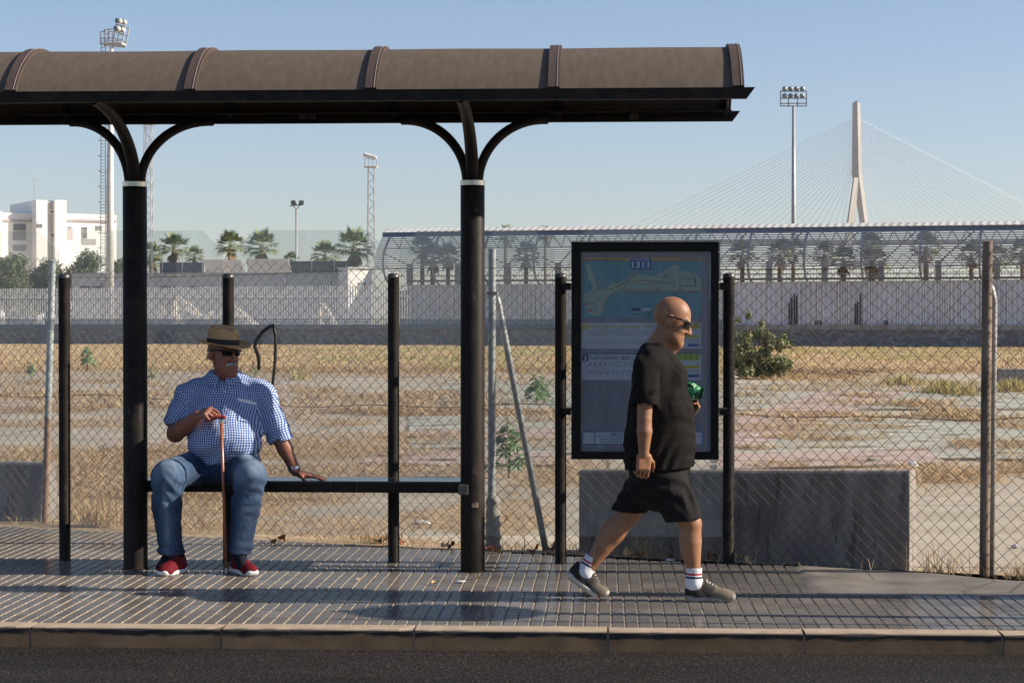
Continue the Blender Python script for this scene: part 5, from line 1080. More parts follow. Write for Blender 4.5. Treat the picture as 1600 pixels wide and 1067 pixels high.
# ------------------------------------------------------------------ implicit-surface modelling for the two people
class Field:
    def __init__(s, lo, hi, h):
        s.h = h; s.lo = np.array(lo, float); s.n = np.ceil((np.array(hi)-s.lo)/h).astype(int)+1
        s.D = np.full(s.n, .25, np.float32)
    def sub(s, lo, hi):
        i0 = np.clip(np.floor((np.array(lo)-s.lo)/s.h).astype(int), 0, s.n); i1 = np.clip(np.ceil((np.array(hi)-s.lo)/s.h).astype(int)+1, 0, s.n)
        sl = tuple(slice(a, b) for a, b in zip(i0, i1)); ax = [s.lo[k]+s.h*np.arange(i0[k], i1[k]) for k in range(3)]
        return sl, ax[0][:, None, None], ax[1][None, :, None], ax[2][None, None, :]
    def put(s, sl, d, k=0.0, op='u'):
        A = s.D[sl]; d = d.astype(np.float32)
        if A.size == 0: return
        if op == 'u':
            if k > 0: hh = np.maximum(k-np.abs(A-d), 0)/k; s.D[sl] = np.minimum(A, d) - hh*hh*k*.25
            else: s.D[sl] = np.minimum(A, d)
        elif op == 's':
            d = -d
            if k > 0: hh = np.maximum(k-np.abs(A-d), 0)/k; s.D[sl] = np.maximum(A, d) + hh*hh*k*.25
            else: s.D[sl] = np.maximum(A, d)
        elif op == 'i': s.D[sl] = np.maximum(A, d)
    def cap(s, a, b, ra, rb=None, k=.02, op='u', sq=None, m=.06):
        """tapered capsule; sq = (axis, factor) widens the section along an axis"""
        rb = ra if rb is None else rb; a = np.array(a, float); b = np.array(b, float); R = max(ra, rb)*(max(1, sq[1]) if sq else 1) + m
        sl, X, Y, Z = s.sub(np.minimum(a, b)-R, np.maximum(a, b)+R); px, py, pz = X-a[0], Y-a[1], Z-a[2]; v = b-a
        if sq:
            ax = np.array(sq[0], float); ax /= np.linalg.norm(ax); g = (px*ax[0]+py*ax[1]+pz*ax[2])*(1/sq[1]-1); gv = v.dot(ax)*(1/sq[1]-1)
            px, py, pz = px+g*ax[0], py+g*ax[1], pz+g*ax[2]; v = v + ax*gv
        t = np.clip((px*v[0]+py*v[1]+pz*v[2])/max(1e-9, v.dot(v)), 0, 1)
        d = np.sqrt((px-t*v[0])**2+(py-t*v[1])**2+(pz-t*v[2])**2) - (ra+(rb-ra)*t); s.put(sl, d, k, op); return s
    def ell(s, c, r, R=None, k=.02, op='u', m=.06):
        c = np.array(c, float); r = np.array(r, float); Rm = r.max()+m; sl, X, Y, Z = s.sub(c-Rm, c+Rm); p = [X-c[0], Y-c[1], Z-c[2]]
        if R is not None: Q = np.array(R).T; p = [Q[i, 0]*p[0]+Q[i, 1]*p[1]+Q[i, 2]*p[2] for i in range(3)]
        k0 = np.sqrt((p[0]/r[0])**2+(p[1]/r[1])**2+(p[2]/r[2])**2); k1 = np.sqrt((p[0]/r[0]**2)**2+(p[1]/r[1]**2)**2+(p[2]/r[2]**2)**2)
        s.put(sl, k0*(k0-1)/np.maximum(k1, 1e-6), k, op); return s
    def rbox(s, c, hs, R=None, rad=.01, k=.01, op='u', m=.05):
        c = np.array(c, float); hs = np.array(hs, float); Rm = np.linalg.norm(hs)+m; sl, X, Y, Z = s.sub(c-Rm, c+Rm); p = [X-c[0], Y-c[1], Z-c[2]]
        if R is not None: Q = np.array(R).T; p = [Q[i, 0]*p[0]+Q[i, 1]*p[1]+Q[i, 2]*p[2] for i in range(3)]
        q = [np.abs(p[i])-(hs[i]-rad) for i in range(3)]
        d = np.sqrt(sum(np.maximum(x, 0)**2 for x in q)) + np.minimum(np.maximum(np.maximum(q[0], q[1]), q[2]), 0) - rad; s.put(sl, d, k, op); return s
    def cut(s, p, nrm, k=0, box=None):
        """remove everything on the side the normal points to (optionally only inside a box)"""
        nrm = np.array(nrm, float); nrm /= np.linalg.norm(nrm); p = np.array(p, float)
        lo, hi = box if box else (s.lo-1, s.lo+s.n*s.h+1); sl, X, Y, Z = s.sub(lo, hi)
        d = (X-p[0])*nrm[0]+(Y-p[1])*nrm[1]+(Z-p[2])*nrm[2]; s.D[sl] = np.maximum(s.D[sl], d.astype(np.float32)+0*s.D[sl]); return s
    def disp(s, fn, band=.05):
        X = (s.lo[0]+s.h*np.arange(s.n[0]))[:, None, None]; Y = (s.lo[1]+s.h*np.arange(s.n[1]))[None, :, None]; Z = (s.lo[2]+s.h*np.arange(s.n[2]))[None, None, :]
        s.D += fn(X, Y, Z).astype(np.float32); return s
    def mesh(s):
        D = s.D; D[0] = D[-1] = .1; D[:, 0] = D[:, -1] = .1; D[:, :, 0] = D[:, :, -1] = .1; D[D == 0] = 1e-6
        I = D < 0; n = D.shape; cs = np.zeros(tuple(k-1 for k in n), np.uint8)
        offs = [(i, j, k) for i in (0, 1) for j in (0, 1) for k in (0, 1)]
        for (i, j, k) in offs: cs += I[i:n[0]-1+i, j:n[1]-1+j, k:n[2]-1+k]
        ci = np.argwhere((cs > 0) & (cs < 8)); vid = np.full(cs.shape, -1, np.int32); vid[tuple(ci.T)] = np.arange(len(ci))
        cv = np.stack([D[ci[:, 0]+o[0], ci[:, 1]+o[1], ci[:, 2]+o[2]] for o in offs], 1); acc = np.zeros((len(ci), 3)); cnt = np.zeros(len(ci))
        for a in range(8):
            for b in range(a+1, 8):
                oa, ob = np.array(offs[a]), np.array(offs[b])
                if np.abs(oa-ob).sum() != 1: continue
                va, vb = cv[:, a], cv[:, b]; mk = (va < 0) != (vb < 0); t = np.where(mk, va/np.where(mk, va-vb, 1), 0)
                acc += np.where(mk[:, None], oa + (ob-oa)*t[:, None], 0); cnt += mk
        P_ = s.lo + (ci + acc/cnt[:, None])*s.h; F = []
        for ax in range(3):
            o = [0, 0, 0]; o[ax] = 1; A = I[:n[0]-o[0], :n[1]-o[1], :n[2]-o[2]]; B = I[o[0]:, o[1]:, o[2]:]; e = np.argwhere(A != B)
            u, v = [(1, 2), (2, 0), (0, 1)][ax]; e = e[(e[:, u] > 0) & (e[:, v] > 0)]; fl = A[tuple(e.T)]
            def g(du, dv): q = e.copy(); q[:, u] -= du; q[:, v] -= dv; return vid[tuple(q.T)]
            qd = np.stack([g(1, 1), g(0, 1), g(0, 0), g(1, 0)], 1); qd[~fl] = qd[~fl][:, ::-1]; F.append(qd)
        F = np.concatenate(F); F = F[(F >= 0).all(1)]; return P_, F
    def build(s, name, mat, parent, attrs=None, relax=1):
        P_, F = s.mesh()
        for _ in range(relax):          # gentle smoothing
            S = np.zeros_like(P_); C = np.zeros(len(P_))
            for i in range(4):
                a, b = F[:, i], F[:, (i+1) % 4]; np.add.at(S, a, P_[b]); np.add.at(C, a, 1); np.add.at(S, b, P_[a]); np.add.at(C, b, 1)
            P_ = P_*.5 + .5*S/np.maximum(C, 1)[:, None]
        at = {k: (t, f(P_)) for k, (t, f) in (attrs or {}).items()}
        off = np.array(parent.matrix_world.translation if False else parent.location) if parent else 0
        o = np_mesh(name, P_-off, F, mat, parent, smooth=True, attrs=at); return o
nrmz = lambda v: np.array(v, float)/np.linalg.norm(v)
A3 = lambda v: np.array(tuple(v), float)
def frame(f, u):
    f = nrmz(f); s_ = nrmz(np.cross(u, f)); u = np.cross(f, s_); return f, s_, u          # forward, left, up
def head(F, c, f, u, sc_=1.0, k=.014, jowl=0.0, hat=False):
    """head with skull, jaw, brow, nose, lips, chin, ears and eye sockets; c = centre of the skull"""
    f, l, u = frame(f, u); R = np.stack([f, l, u], 1)
    L_ = lambda x, y, z: c + (f*x + l*y + u*z)*sc_; S = lambda *r: tuple(q_*sc_ for q_ in r)
    F.ell(L_(-.012, 0, .035), S(.098, .077, .092), R, .0); F.ell(L_(.018, 0, -.025), S(.074, .066, .085), R, .03)
    F.ell(L_(.030, 0, -.072), S(.055, .052+jowl, .042), R, .03); F.ell(L_(.070, 0, -.098), S(.022, .024, .018), R, .02)
    for sg in (-1, 1):
        F.ell(L_(.055, sg*.036, -.030), S(.026, .024, .026), R, .022)
        F.ell(L_(.079, sg*.031, .012), S(.016, .019, .010), R, .0, 's'); F.ell(L_(.072, sg*.031, .010), S(.014, .014, .012), R, .003)
        F.ell(L_(.076, sg*.028, .032), S(.016, .028, .009), R, .012)
        Re = np.stack([nrmz(f*.95+u*-.2), l, nrmz(u+f*.2)], 1)
        F.ell(L_(-.010, sg*.083, -.004), S(.021, .009, .035), Re, .004); F.ell(L_(-.004, sg*.093, .003), S(.010, .007, .020), Re, .002, 's'); F.ell(L_(-.002, sg*.083, -.030), S(.010, .008, .010), Re, .004)
        F.ell(L_(.098, sg*.013, -.030), S(.012, .009, .009), R, .006)
        F.cap(L_(.088, sg*.022, -.034), L_(.074, sg*.038, -.068), .004*sc_, .003*sc_, .004, 's')
        if jowl: F.ell(L_(.045, sg*.045, -.075), S(.030, .022, .028), R, .02)
    F.cap(L_(.084, 0, .022), L_(.106, 0, -.020), .009*sc_, .013*sc_, .010); F.ell(L_(.108, 0, -.026), S(.014, .013, .011), R, .008)
    F.cap(L_(.086, -.016, -.055), L_(.086, .016, -.055), .0075*sc_, None, .006); F.cap(L_(.084, -.014, -.069), L_(.084, .014, -.069), .008*sc_, None, .006)
    F.cap(L_(.098, -.018, -.062), L_(.098, .018, -.062), .0028*sc_, None, .002, 's')
    return L_, R
def hand(F, W, f, n, th, curl=(.3, .4, .3), thumb=(.4, .3), k=.004, sc_=1.0, spread=.04):
    """W wrist, f towards the fingers, n back of the hand, th towards the thumb side"""
    f = nrmz(f); n = nrmz(n - f*np.dot(n, f)); s_ = nrmz(th - f*np.dot(th, f) - n*np.dot(th, n)); R = np.stack([f, s_, n], 1)
    F.rbox(W + f*.050*sc_, np.array([.046, .041, .0145])*sc_, R, .0135*sc_, .012); F.ell(W + f*.034*sc_ + s_*.028*sc_ - n*.006, np.array([.034, .020, .019])*sc_, R, .012)
    for i in range(4):
        b = W + f*(.090 - (.007 if i == 3 else 0))*sc_ + s_*(.031-.0205*i)*sc_; L_ = [.043, .028, .022]; q_ = [.93, 1.03, .97, .78][i]; r = [.0092, .0093, .0088, .0077][i]*sc_
        a = 0; p = b - f*.02*sc_; d0 = nrmz(f + s_*spread*(1.5-i))
        F.cap(p, b, r*1.05, r, .006)
        p = b
        for j in range(3):
            a += curl[j]*(1 + .10*(i-1.5)); d = d0*math.cos(a) - n*math.sin(a); e = p + d*L_[j]*q_*sc_; F.cap(p, e, r*(1-.07*j), r*(.93-.08*j), k*.6); p = e
    d = nrmz(f*.62 + s_*.72 - n*thumb[0]); p = W + f*.022*sc_ + s_*.030*sc_ - n*.004; e = p + d*.046*sc_; F.cap(p, e, .0135*sc_, .0105*sc_, .010); d2 = nrmz(d + f*thumb[1] - s_*thumb[1]*.7 - n*thumb[0]*.5)
    e2 = e + d2*.034*sc_; F.cap(e, e2, .0103*sc_, .0092*sc_, .004); F.cap(e2, e2 + nrmz(d2 + f*.3 - s_*.3)*.020*sc_, .0092*sc_, .007*sc_, .004)
def folds(A, ks, seed):
    r = np.random.default_rng(seed); W_ = [(r.normal(size=3)*k, r.normal(size=3)*k*.45, r.uniform(0, 6)) for k in ks]
    def fn(X, Y, Z):
        t = 0
        for a, b, ph in W_:
            q_ = np.sin(a[0]*X+a[1]*Y+a[2]*Z+ph + 1.9*np.sin(b[0]*X+b[1]*Y+b[2]*Z+ph*2)); t = t + (q_*.4 + .6*(np.abs(q_)*2-1)*.8)/len(W_)
        return A*t
    return fn
def skin_mat(name, c1, c2, red):
    m, nt_, b_ = new_mat(name); vec = coords(nt_); n1 = noise(nt_, vec, 17, 6, .7); n2 = noise(nt_, vec, 110, 4)
    c = ramp(nt_, n1, [(.3, c1), (.7, c2)]); c = mixc(nt_, ramp(nt_, n2, [(.5, (0,)*3), (.7, (.55,)*3)]), c, red)
    nt_.links.new(c, b_.inputs['Base Color']); b_.inputs['Roughness'].default_value = .5; b_.inputs['Specular IOR Level'].default_value = .35
    b_.inputs['Subsurface Weight'].default_value = .12; b_.inputs['Subsurface Radius'].default_value = (.012, .004, .002); b_.inputs['Subsurface Scale'].default_value = .6
    bump(nt_, b_, n2, .25, .002); return m
def cloth_mat(name, c1, c2, scale=30, rough=.85, bs=.3, bscale=45):
    m, nt_, b_ = new_mat(name); vec = coords(nt_); nt_.links.new(ramp(nt_, noise(nt_, vec, scale, 5), [(.3, c1), (.7, c2)]), b_.inputs['Base Color']); b_.inputs['Roughness'].default_value = rough; b_.inputs['Specular IOR Level'].default_value = .12
    bump(nt_, b_, noise(nt_, coords(nt_, (1, 1, .5)), bscale, 4, .5, 1.0), bs, .006); return m
H = .0045
# ================================================================== the walking man
Yn, Yf, Yc = 10.86, 11.04, 10.95
wp = empty('person', (P(1035, 930, Yc).x, Yc, 0), 0, 'bald man in black T-shirt, black shorts and sunglasses walking right', 'person')
def Q(px, py, Y=Yc): return A3(P(px, py, Y))
skinA = skin_mat('skin_tanned', (.24, .115, .060), (.33, .170, .092), (.26, .105, .055))
lo = Q(868, 960, 10.6); hi = Q(1165, 455, 11.3)
F = Field((lo[0], 10.6, -.02), (hi[0], 11.32, 1.76), H)
hc = Q(1050, 502); hf = nrmz((.93, -.10, -.38)); hu = (.38, 0, .93)
Lh, Rh = head(F, hc, hf, hu, 1.08, jowl=.004)
nb_ = Q(1022, 556); F.cap(Q(1042, 520), nb_, .054, .064, .03); F.cap(Q(1034, 522), Q(1015, 553), .042, .060, .025)
F.cap(Q(1060, 538), Q(1045, 552), .026, .030, .03)
# torso
F.cap(Q(1022, 568, Yc-.12), Q(1022, 568, Yc+.12), .062, None, .03); F.cap(Q(1022, 590), Q(1030, 640), .100, .130, .04, sq=((0, 1, 0), 1.2)); F.cap(Q(1032, 640), Q(1028, 735), .148, .105, .05, sq=((0, 1, 0), 1.08))
# near (right) arm
shR = Q(1009, 574, Yc-.20); elR = Q(1007, 655, Yc-.245); wrR = Q(1006, 708, Yc-.25)
F.cap(shR, elR, .054, .040, .02); F.cap(elR, Q(1007, 674, Yc-.25), .040, .043, .006); F.cap(Q(1007, 674, Yc-.25), wrR, .043, .028, .006)
hand(F, wrR, (-.04, .0, -1), (.35, -1, 0), (1, .25, 0), curl=(.55, .8, .5), thumb=(.35, .5), sc_=1.02)
# far (left) arm, bent, holding the bag in front of the chest
shL = Q(1012, 574, Yc+.20); elL = Q(1040, 655, Yc+.25); wrL = Q(1076, 648, Yc+.10)
F.cap(shL, elL, .054, .045, .02); F.cap(elL, wrL, .045, .029, .02); hand(F, wrL, (.35, -.28, .55), (.75, .55, -.15), (-.4, .4, .7), curl=(.7, .9, .5), thumb=(.5, .5))
# legs
hipR = Q(1035, 742, Yn+.01); knR = Q(1079, 818, Yn); anR = Q(1084, 897, Yn)
F.cap(hipR, knR, .095, .064, .04); F.cap(knR, Q(1080, 846, Yn), .060, .058, .008); F.cap(Q(1080, 846, Yn), anR, .058, .036, .008); F.cap(Q(1076, 838, Yn), Q(1077, 862, Yn), .048, .044, .03); F.ell(Q(1084, 816, Yn), (.034, .036, .040), None, .01)
hipL = Q(1022, 742, Yf); knL = Q(980, 806, Yf); anL = Q(919, 886, Yf)
F.cap(hipL, knL, .095, .066, .04); F.cap(knL, Q(958, 834, Yf), .061, .058, .008); F.cap(Q(960, 832, Yf), anL, .061, .038, .02); F.cap(Q(956, 822, Yf), Q(940, 850, Yf), .046, .042, .03)
F.cap(anR, Q(1090, 922, Yn), .032, .026, .02); F.cap(anL, Q(914, 903, Yf), .032, .026, .02)
body = F.build('body', skinA, wp)
# T-shirt
blackc = cloth_mat('black_cotton', (.0075, .0065, .006), (.014, .012, .011), 25, .9, .45, 24)
F = Field((Q(960, 600)[0], 10.62, .70), (Q(1105, 600)[0], 11.30, 1.50), H)
for sh, el, wr in ((shR, elR, wrR), (shL, elL, wrL)):
    d = nrmz(el-sh); F.cap(sh, sh + d*.30, .074, .076, .05)
d = nrmz(elR-shR); F.cut(Q(1008, 633, Yc-.24), d); F.cap(shR + d*.14, elR, .062, .070, .0, 's'); F.cap(Q(1040, 640, Yc+.23), Q(1042, 665, Yc+.24), .062, .07, 0, 's')
F.cap(Q(1021, 566, Yc-.135), Q(1021, 566, Yc+.135), .086, None, .04); F.cap(Q(1023, 558), Q(1040, 592), .10, .13, .05, sq=((0, 1, 0), 1.15))
F.cap(Q(1026, 592), Q(1032, 640), .148, .172, .03, sq=((0, 1, 0), 1.10)); F.cap(Q(1032, 640), Q(1030, 690), .176, .188, .05, sq=((0, 1, 0), 1.04)); F.cap(Q(1030, 690), Q(1029, 760), .190, .205, .05, sq=((0, 1, 0), 1.0))
F.cap(Q(1050, 650), Q(1052, 700), .115, .12, .05, sq=((0, 1, 0), 1.2))
F.disp(folds(.009, (10, 19, 30), 5))
def tug(X, Y, Z): return .0045*np.sin(62*(Z-.75*X) + 4*np.sin(11*X+5*Z+6*Y))*np.clip((1.02-Z)/.2, 0, 1) + .004*np.sin(55*(X+.4*Z)+3*np.sin(13*Z))*np.clip((Z-1.0)/.2, 0, 1)
F.disp(tug)
F.cap(Q(1036, 522), Q(1027, 546), .060, .057, .004, 's', sq=((0, 1, 0), 1.1)); F.ell(Q(1043, 540), (.060, .068, .030), None, .01, 's')
F.cut(Q(1030, 731), (.05, 0, -1)); F.rbox(Q(1030, 737), (.168, .172, .028), None, .02, 0, 's')
shirt = F.build('t_shirt', blackc, wp, relax=2)
# shorts
F = Field((Q(950, 600)[0], 10.66, .36), (Q(1112, 600)[0], 11.26, .84), H)
F.cap(Q(1030, 728), Q(1029, 752), .172, .176, .03, sq=((0, 1, 0), 1.05)); F.cap(Q(1038, 748, Yn+.03), Q(1074, 820, Yn), .126, .100, .010); F.cap(Q(1016, 748, Yf-.03), Q(974, 806, Yf), .120, .084, .004)
F.cut(Q(1068, 812, Yn), (.16, 0, -1), box=((Q(1012, 0)[0], 10.6, .3), (Q(1112, 0)[0], Yc+.03, .62))); 
F.cut(Q(978, 798, Yf), (-.10, 0, -1), box=((Q(945, 0)[0], 10.9, .3), (Q(1012, 0)[0], 11.3, .62)))
F.cut(Q(1002, 812, Yf), (.75, 0, -1), box=((Q(1001, 0)[0], Yc+.04, .3), (Q(1032, 0)[0], 11.3, .60)))
F.cut((0, 0, .825), (0, 0, 1)); F.disp(folds(.008, (12, 22, 30), 9)); F.disp(lambda X, Y, Z: .006*np.sin(60*(X*.8+Z*.9)+3*np.sin(14*X-9*Z+8*Y))*np.clip((Z-.50)/.1, 0, 1))
F.cap(Q(1070, 810, Yn), Q(1080, 850, Yn), .085, .090, .0, 's'); F.cap(Q(982, 797, Yf), Q(955, 830, Yf), .074, .08, .0, 's')
shorts = F.build('shorts', cloth_mat('black_nylon', (.008, .007, .0075), (.018, .016, .016), 18, .8, .6, 22), wp, relax=2)
# socks with stripes
m, nt_, b_ = new_mat('striped_sock'); a_ = attr(nt_, 'along'); cr_ = nt_.nodes.new('ShaderNodeValToRGB'); nt_.links.new(a_.outputs['Fac'], cr_.inputs[0]); el_ = cr_.color_ramp; el_.interpolation = 'CONSTANT'
for p_, c_ in ((0.0, (.62, .62, .66)), (.020, (.62, .62, .66)), (.030, (.40, .02, .035)), (.041, (.62, .62, .66)), (.049, (.012, .014, .05)), (.060, (.62, .62, .66))):
    if p_ in (0.0,): el_.elements[0].color = (*c_, 1)
    else:
        e_ = el_.elements.new(p_*5); e_.color = (*c_, 1)
el_.elements.remove(el_.elements[-1])
sc5 = math_(nt_, 'MULTIPLY', a_.outputs['Fac'], 5); nt_.links.new(sc5, cr_.inputs[0]); nt_.links.new(cr_.outputs[0], b_.inputs['Base Color']); b_.inputs['Roughness'].default_value = .9; bump(nt_, b_, noise(nt_, coords(nt_), 140, 3), .4, .002)
sockm = m
def sock(top, an, toe, r0, r1, name='sock'):
    top, an, toe = map(np.array, (top, an, toe)); mn = np.minimum(np.minimum(top, an), toe)-.09; mx = np.maximum(np.maximum(top, an), toe)+.09; F = Field(mn, mx, .004); d = nrmz(an-top)
    F.cap(top-d*.02, an, r0, r1, .01); F.cap(an, toe, r1, r1*.8, .03); F.disp(folds(.0015, (60, 90), 3)); F.cut(top, -d); F.cap(top-d*.03, top+d*.02, r0-.006, r0-.006, 0, 's')
    return F.build(name, sockm, wp, attrs={'along': ('FLOAT', lambda P_: np.maximum(0, (P_-top) @ d))})
sock(Q(1084.5, 886, Yn), Q(1084, 912, Yn), Q(1100, 925, Yn), .0455, .044); sock(Q(926, 869, Yf), Q(913, 893, Yf), Q(928, 912, Yf), .044, .042)
# trainers
def trainer(parent, heel, ball, toe, up, w_, ank, upper, sole_m, accents, lace_m, name='trainer', rad=.004, hgt=.085):
    """heel, ball, toe = points on the ground side of the sole; w_ = half width; ank = opening centre"""
    heel, ball, toe, ank = map(lambda v: np.array(v, float), (heel, ball, toe, ank)); up = nrmz(up); f1 = nrmz(ball-heel); sd = nrmz(np.cross(up, f1)); up1 = np.cross(f1, sd); f2 = nrmz(toe-ball); up2 = np.cross(f2, sd)
    pts = np.stack([heel, ball, toe, ank]); F = Field(pts.min(0)-.09, pts.max(0)+.09, .004)
    Ra = np.stack([f1, sd, up1], 1); Rb = np.stack([f2, np.cross(up2, f2), up2], 1); Ln = np.linalg.norm(ball-heel)+np.linalg.norm(toe-ball)
    F.ell(heel+f1*.048+up1*.050, (.047, w_*.80, .048), Ra, 0); F.ell(heel+f1*Ln*.38+up1*.048, (.080, w_*.92, .052), Ra, .03); F.ell(ball+f1*.0+up1*.034, (.058, w_*1.0, .042), Ra, .03); F.ell(toe-f2*.052+up2*.028, (.050, w_*.92, .030), Rb, .03)
    F.cap(heel+f1*.030+up1*.06, heel+f1*.026+up1*.098, .026, .020, .015); F.ell(heel+f1*.066+up1*.080, (.050, w_*.76, .028), Ra, .02)
    F.cap(heel+f1*.112+up1*.096, heel+f1*.165+up1*.066, .017, .017, .02, sq=(sd, 1.4)); F.cut(heel+up1*.010, -up1, box=(heel-.14, heel+f1*.12+[.03, .2, .2]))
    F.ell(heel+f1*.100+up1*.072, (.050, w_*.66, .038), Ra, .02); F.ell(heel+f1*.056+up1*.118, (.034, w_*.62, .036), Ra, .004, 's')
    def alo(P_): q_ = P_-heel; t = (q_ @ f1)/Ln; h_ = q_ @ up1; return t + .9*(h_-.05)*(t > .3) + .05*np.sin(h_*70+t*9)
    up_o = F.build('shoe_upper', upper, parent, attrs={'along': ('FLOAT', alo)})
    F = Field(pts.min(0)-.09, pts.max(0)+.09, .004)
    for a, b, wa, wb in ((heel+f1*.035+up1*.016, ball+up1*.015, w_*.84, w_*1.02), (ball+up1*.015, toe-f2*.030+up2*.016, w_*1.0, w_*.78)):
        F.cap(a, b, .017, .016, .012, sq=(sd, 1)); F.cap(a-sd*(wa-.017), b-sd*(wb-.017), .017, .016, .012); F.cap(a+sd*(wa-.017), b+sd*(wb-.017), .017, .016, .012); F.cap((a-sd*wa*.5), b-sd*wb*.5, .017, .016, .012); F.cap((a+sd*wa*.5), b+sd*wb*.5, .017, .016, .012)
    F.cap(heel+f1*.025+up1*.020, heel+f1*.03+up1*.022, .024, .022, .012, sq=(sd, w_*.8/.024)); F.cap(toe-f2*.022+up2*.022, toe-f2*.024+up2*.024, .020, .018, .012, sq=(sd, w_*.7/.02))
    so = F.build('sole', sole_m, up_o if False else parent)
    mb = MB()
    for i in range(5):
        c_ = heel + f1*(.120+.016*i) + up1*(.113-.0095*i); ww = .021-.001*i
        mb.tube([c_-sd*ww-up1*.010, c_-sd*ww*.5+up1*.001+f1*.004, c_+up1*.004+f1*.006, c_+sd*ww*.5+up1*.001+f1*.004, c_+sd*ww-up1*.010], .0036, 6)
    c_ = heel + f1*.120 + up1*.106
    for sg in (-1, 1): mb.tube([c_, c_+sd*sg*.016+up1*.014+f1*.004, c_+sd*sg*.03+up1*.002+f1*.008, c_+sd*sg*.02-up1*.006+f1*.01], .0022, 6)
    o = mb.build('laces', lace_m, parent, smooth=True)
    for v in o.data.vertices: v.co -= Vector(parent.location)
    return F, sd, f1, up1
m, nt_, b_ = new_mat('trainer_suede'); vec = coords(nt_); a_ = attr(nt_, 'along')
c = ramp(nt_, math_(nt_, 'ADD', a_.outputs['Fac'], math_(nt_, 'MULTIPLY_ADD', noise(nt_, vec, 30, 3), .08, -.04)), [(.0, (.018, .016, .017)), (.20, (.022, .020, .020)), (.25, (.09, .078, .065)), (.36, (.12, .105, .085)), (.40, (.035, .030, .028)), (.52, (.05, .042, .037)), (.58, (.12, .10, .078)), (.80, (.17, .145, .105)), (1.0, (.14, .118, .088))])
c = mixc(nt_, ramp(nt_, noise(nt_, vec, 60, 4), [(.4, (0,)*3), (.8, (.4,)*3)]), c, (.10, .085, .07)); nt_.links.new(c, b_.inputs['Base Color']); b_.inputs['Roughness'].default_value = .85; b_.inputs['Specular IOR Level'].default_value = .25; bump(nt_, b_, noise(nt_, vec, 120, 4), .4, .002); suede = m
solec = M('trainer_sole', (.42, .38, .31), (.56, .52, .44), 30, .6); solec2 = M('trainer_sole_dark', (.16, .15, .14), (.26, .25, .23), 30, .6); lacec = M('laces_cream', (.52, .48, .40), (.66, .62, .54), 60, .7)
g1 = A3(G(1070.5, 938.5, 0)); sN = F_PX/Yn
x_ = lambda px, Y: P(px, 900, Y).x
trainer(wp, (x_(1070, Yn), Yn, .000), (x_(1124, Yn), Yn-.004, .000), (x_(1151, Yn), Yn-.008, .012), (0, 0, 1), .047, Q(1083, 908, Yn), suede, solec2, None, lacec)
trainer(wp, Q(883, 899, Yf), (x_(927, Yf), Yf, .000), (x_(953.5, Yf), Yf, .004), (.5, 0, .86), .046, Q(909, 894, Yf), suede, solec, None, lacec)
# sunglasses
def part(mb, name, mat, parent, **k):
    o = mb.build(name, mat, parent, **k)
    for v in o.data.vertices: v.co -= Vector(parent.location)
    return o
blk = M('glasses_frame', (.008, .008, .009), rough=.25); lens = M('glasses_lens', (.004, .004, .005), rough=.12, spec=.35)
def glasses(parent, L_, R_, wrap=True, name='sunglasses'):
    v = lambda *a: Vector(L_(*a)); mb = MB()
    for sg in (-1, 1): mb.tube([v(-.030, sg*.086, .012), v(.0, sg*.088, .022), v(.045, sg*.082, .026), v(.078, sg*.068, .025)], [.004, .005, .0055, .0065], 6)
    mb.tube([v(.078, -.066, .026), v(.098, -.036, .029), v(.104, 0, .028), v(.098, .036, .029), v(.078, .066, .026)], .0045, 6)
    fr_ = part(mb, name, blk, parent, smooth=True)
    for sg in (-1, 1):
        mb = MB()
        def g_(u_, w_):
            a = sg*(.010 + .054*u_); hgt_ = .017*(1-.35*abs(2*u_-1)**2.5); return tuple(v(.103 - 6.2*a*a, a, .008 + (w_*2-1)*hgt_ + .004))
        mb.grid(g_, 10, 6); mb.grid(lambda u_, w_: tuple(Vector(g_(u_, w_)) - Vector(R_[:, 0])*.003), 10, 6)
        o = part(mb, 'lens', lens, parent, smooth=True, fix=False); o.parent = fr_; 
    return fr_
glasses(wp, Lh, Rh)
# reflective strip on the inner hem of the far leg
mb = MB(); a_ = Vector(Q(1000, 803, Yf-.07)); b_2 = Vector(Q(1013, 784, Yf-.075))
for k in range(5): c_ = a_.lerp(b_2, k/4.2); mb.bar(c_+Vector((-.006, 0, -.010)), c_+Vector((.010, 0, .010)), .006, .002)
part(mb, 'reflective_strip', M('reflective', (.35, .35, .36), rough=.4), wp)
# green crisp bag in the far hand
bagc = Vector(Q(1083, 612, Yc+.03)); e_b = empty('snack_bag', tuple(bagc), 0, 'small shiny green snack bag held up in his far hand', 'bag')
m, nt_, b_ = new_mat('green_foil'); vec = coords(nt_); nt_.links.new(ramp(nt_, noise(nt_, vec, 38, 3), [(.38, (.003, .035, .012)), (.5, (.006, .11, .035)), (.62, (.02, .19, .06)), (.72, (.25, .36, .24))]), b_.inputs['Base Color']); b_.inputs['Roughness'].default_value = .28; b_.inputs['Metallic'].default_value = .35; bump(nt_, b_, noise(nt_, vec, 45, 3), .8, .01)
F = Field(A3(bagc)-.11, A3(bagc)+.11, .003); Rb = Euler((0, math.radians(38), .3)).to_matrix(); Rb = np.array(Rb)
F.ell(A3(bagc)+np.array([-.002, 0, .0]), (.062, .026, .050), Rb, 0); F.rbox(A3(bagc)+np.array([.045, 0, -.008]), (.004, .030, .030), np.array(Euler((0, .2, .4)).to_matrix()), .002, .012); F.rbox(A3(bagc)+np.array([-.022, 0, .045]), (.030, .026, .003), np.array(Euler((0, .5, 0)).to_matrix()), .002, .012)
F.disp(folds(.0045, (50, 80, 110), 4)); F.cap(A3(bagc)+np.array([-.006, -.02, -.028]), A3(bagc)+np.array([-.02, -.02, -.06]), .010, .012, .01, 'u')
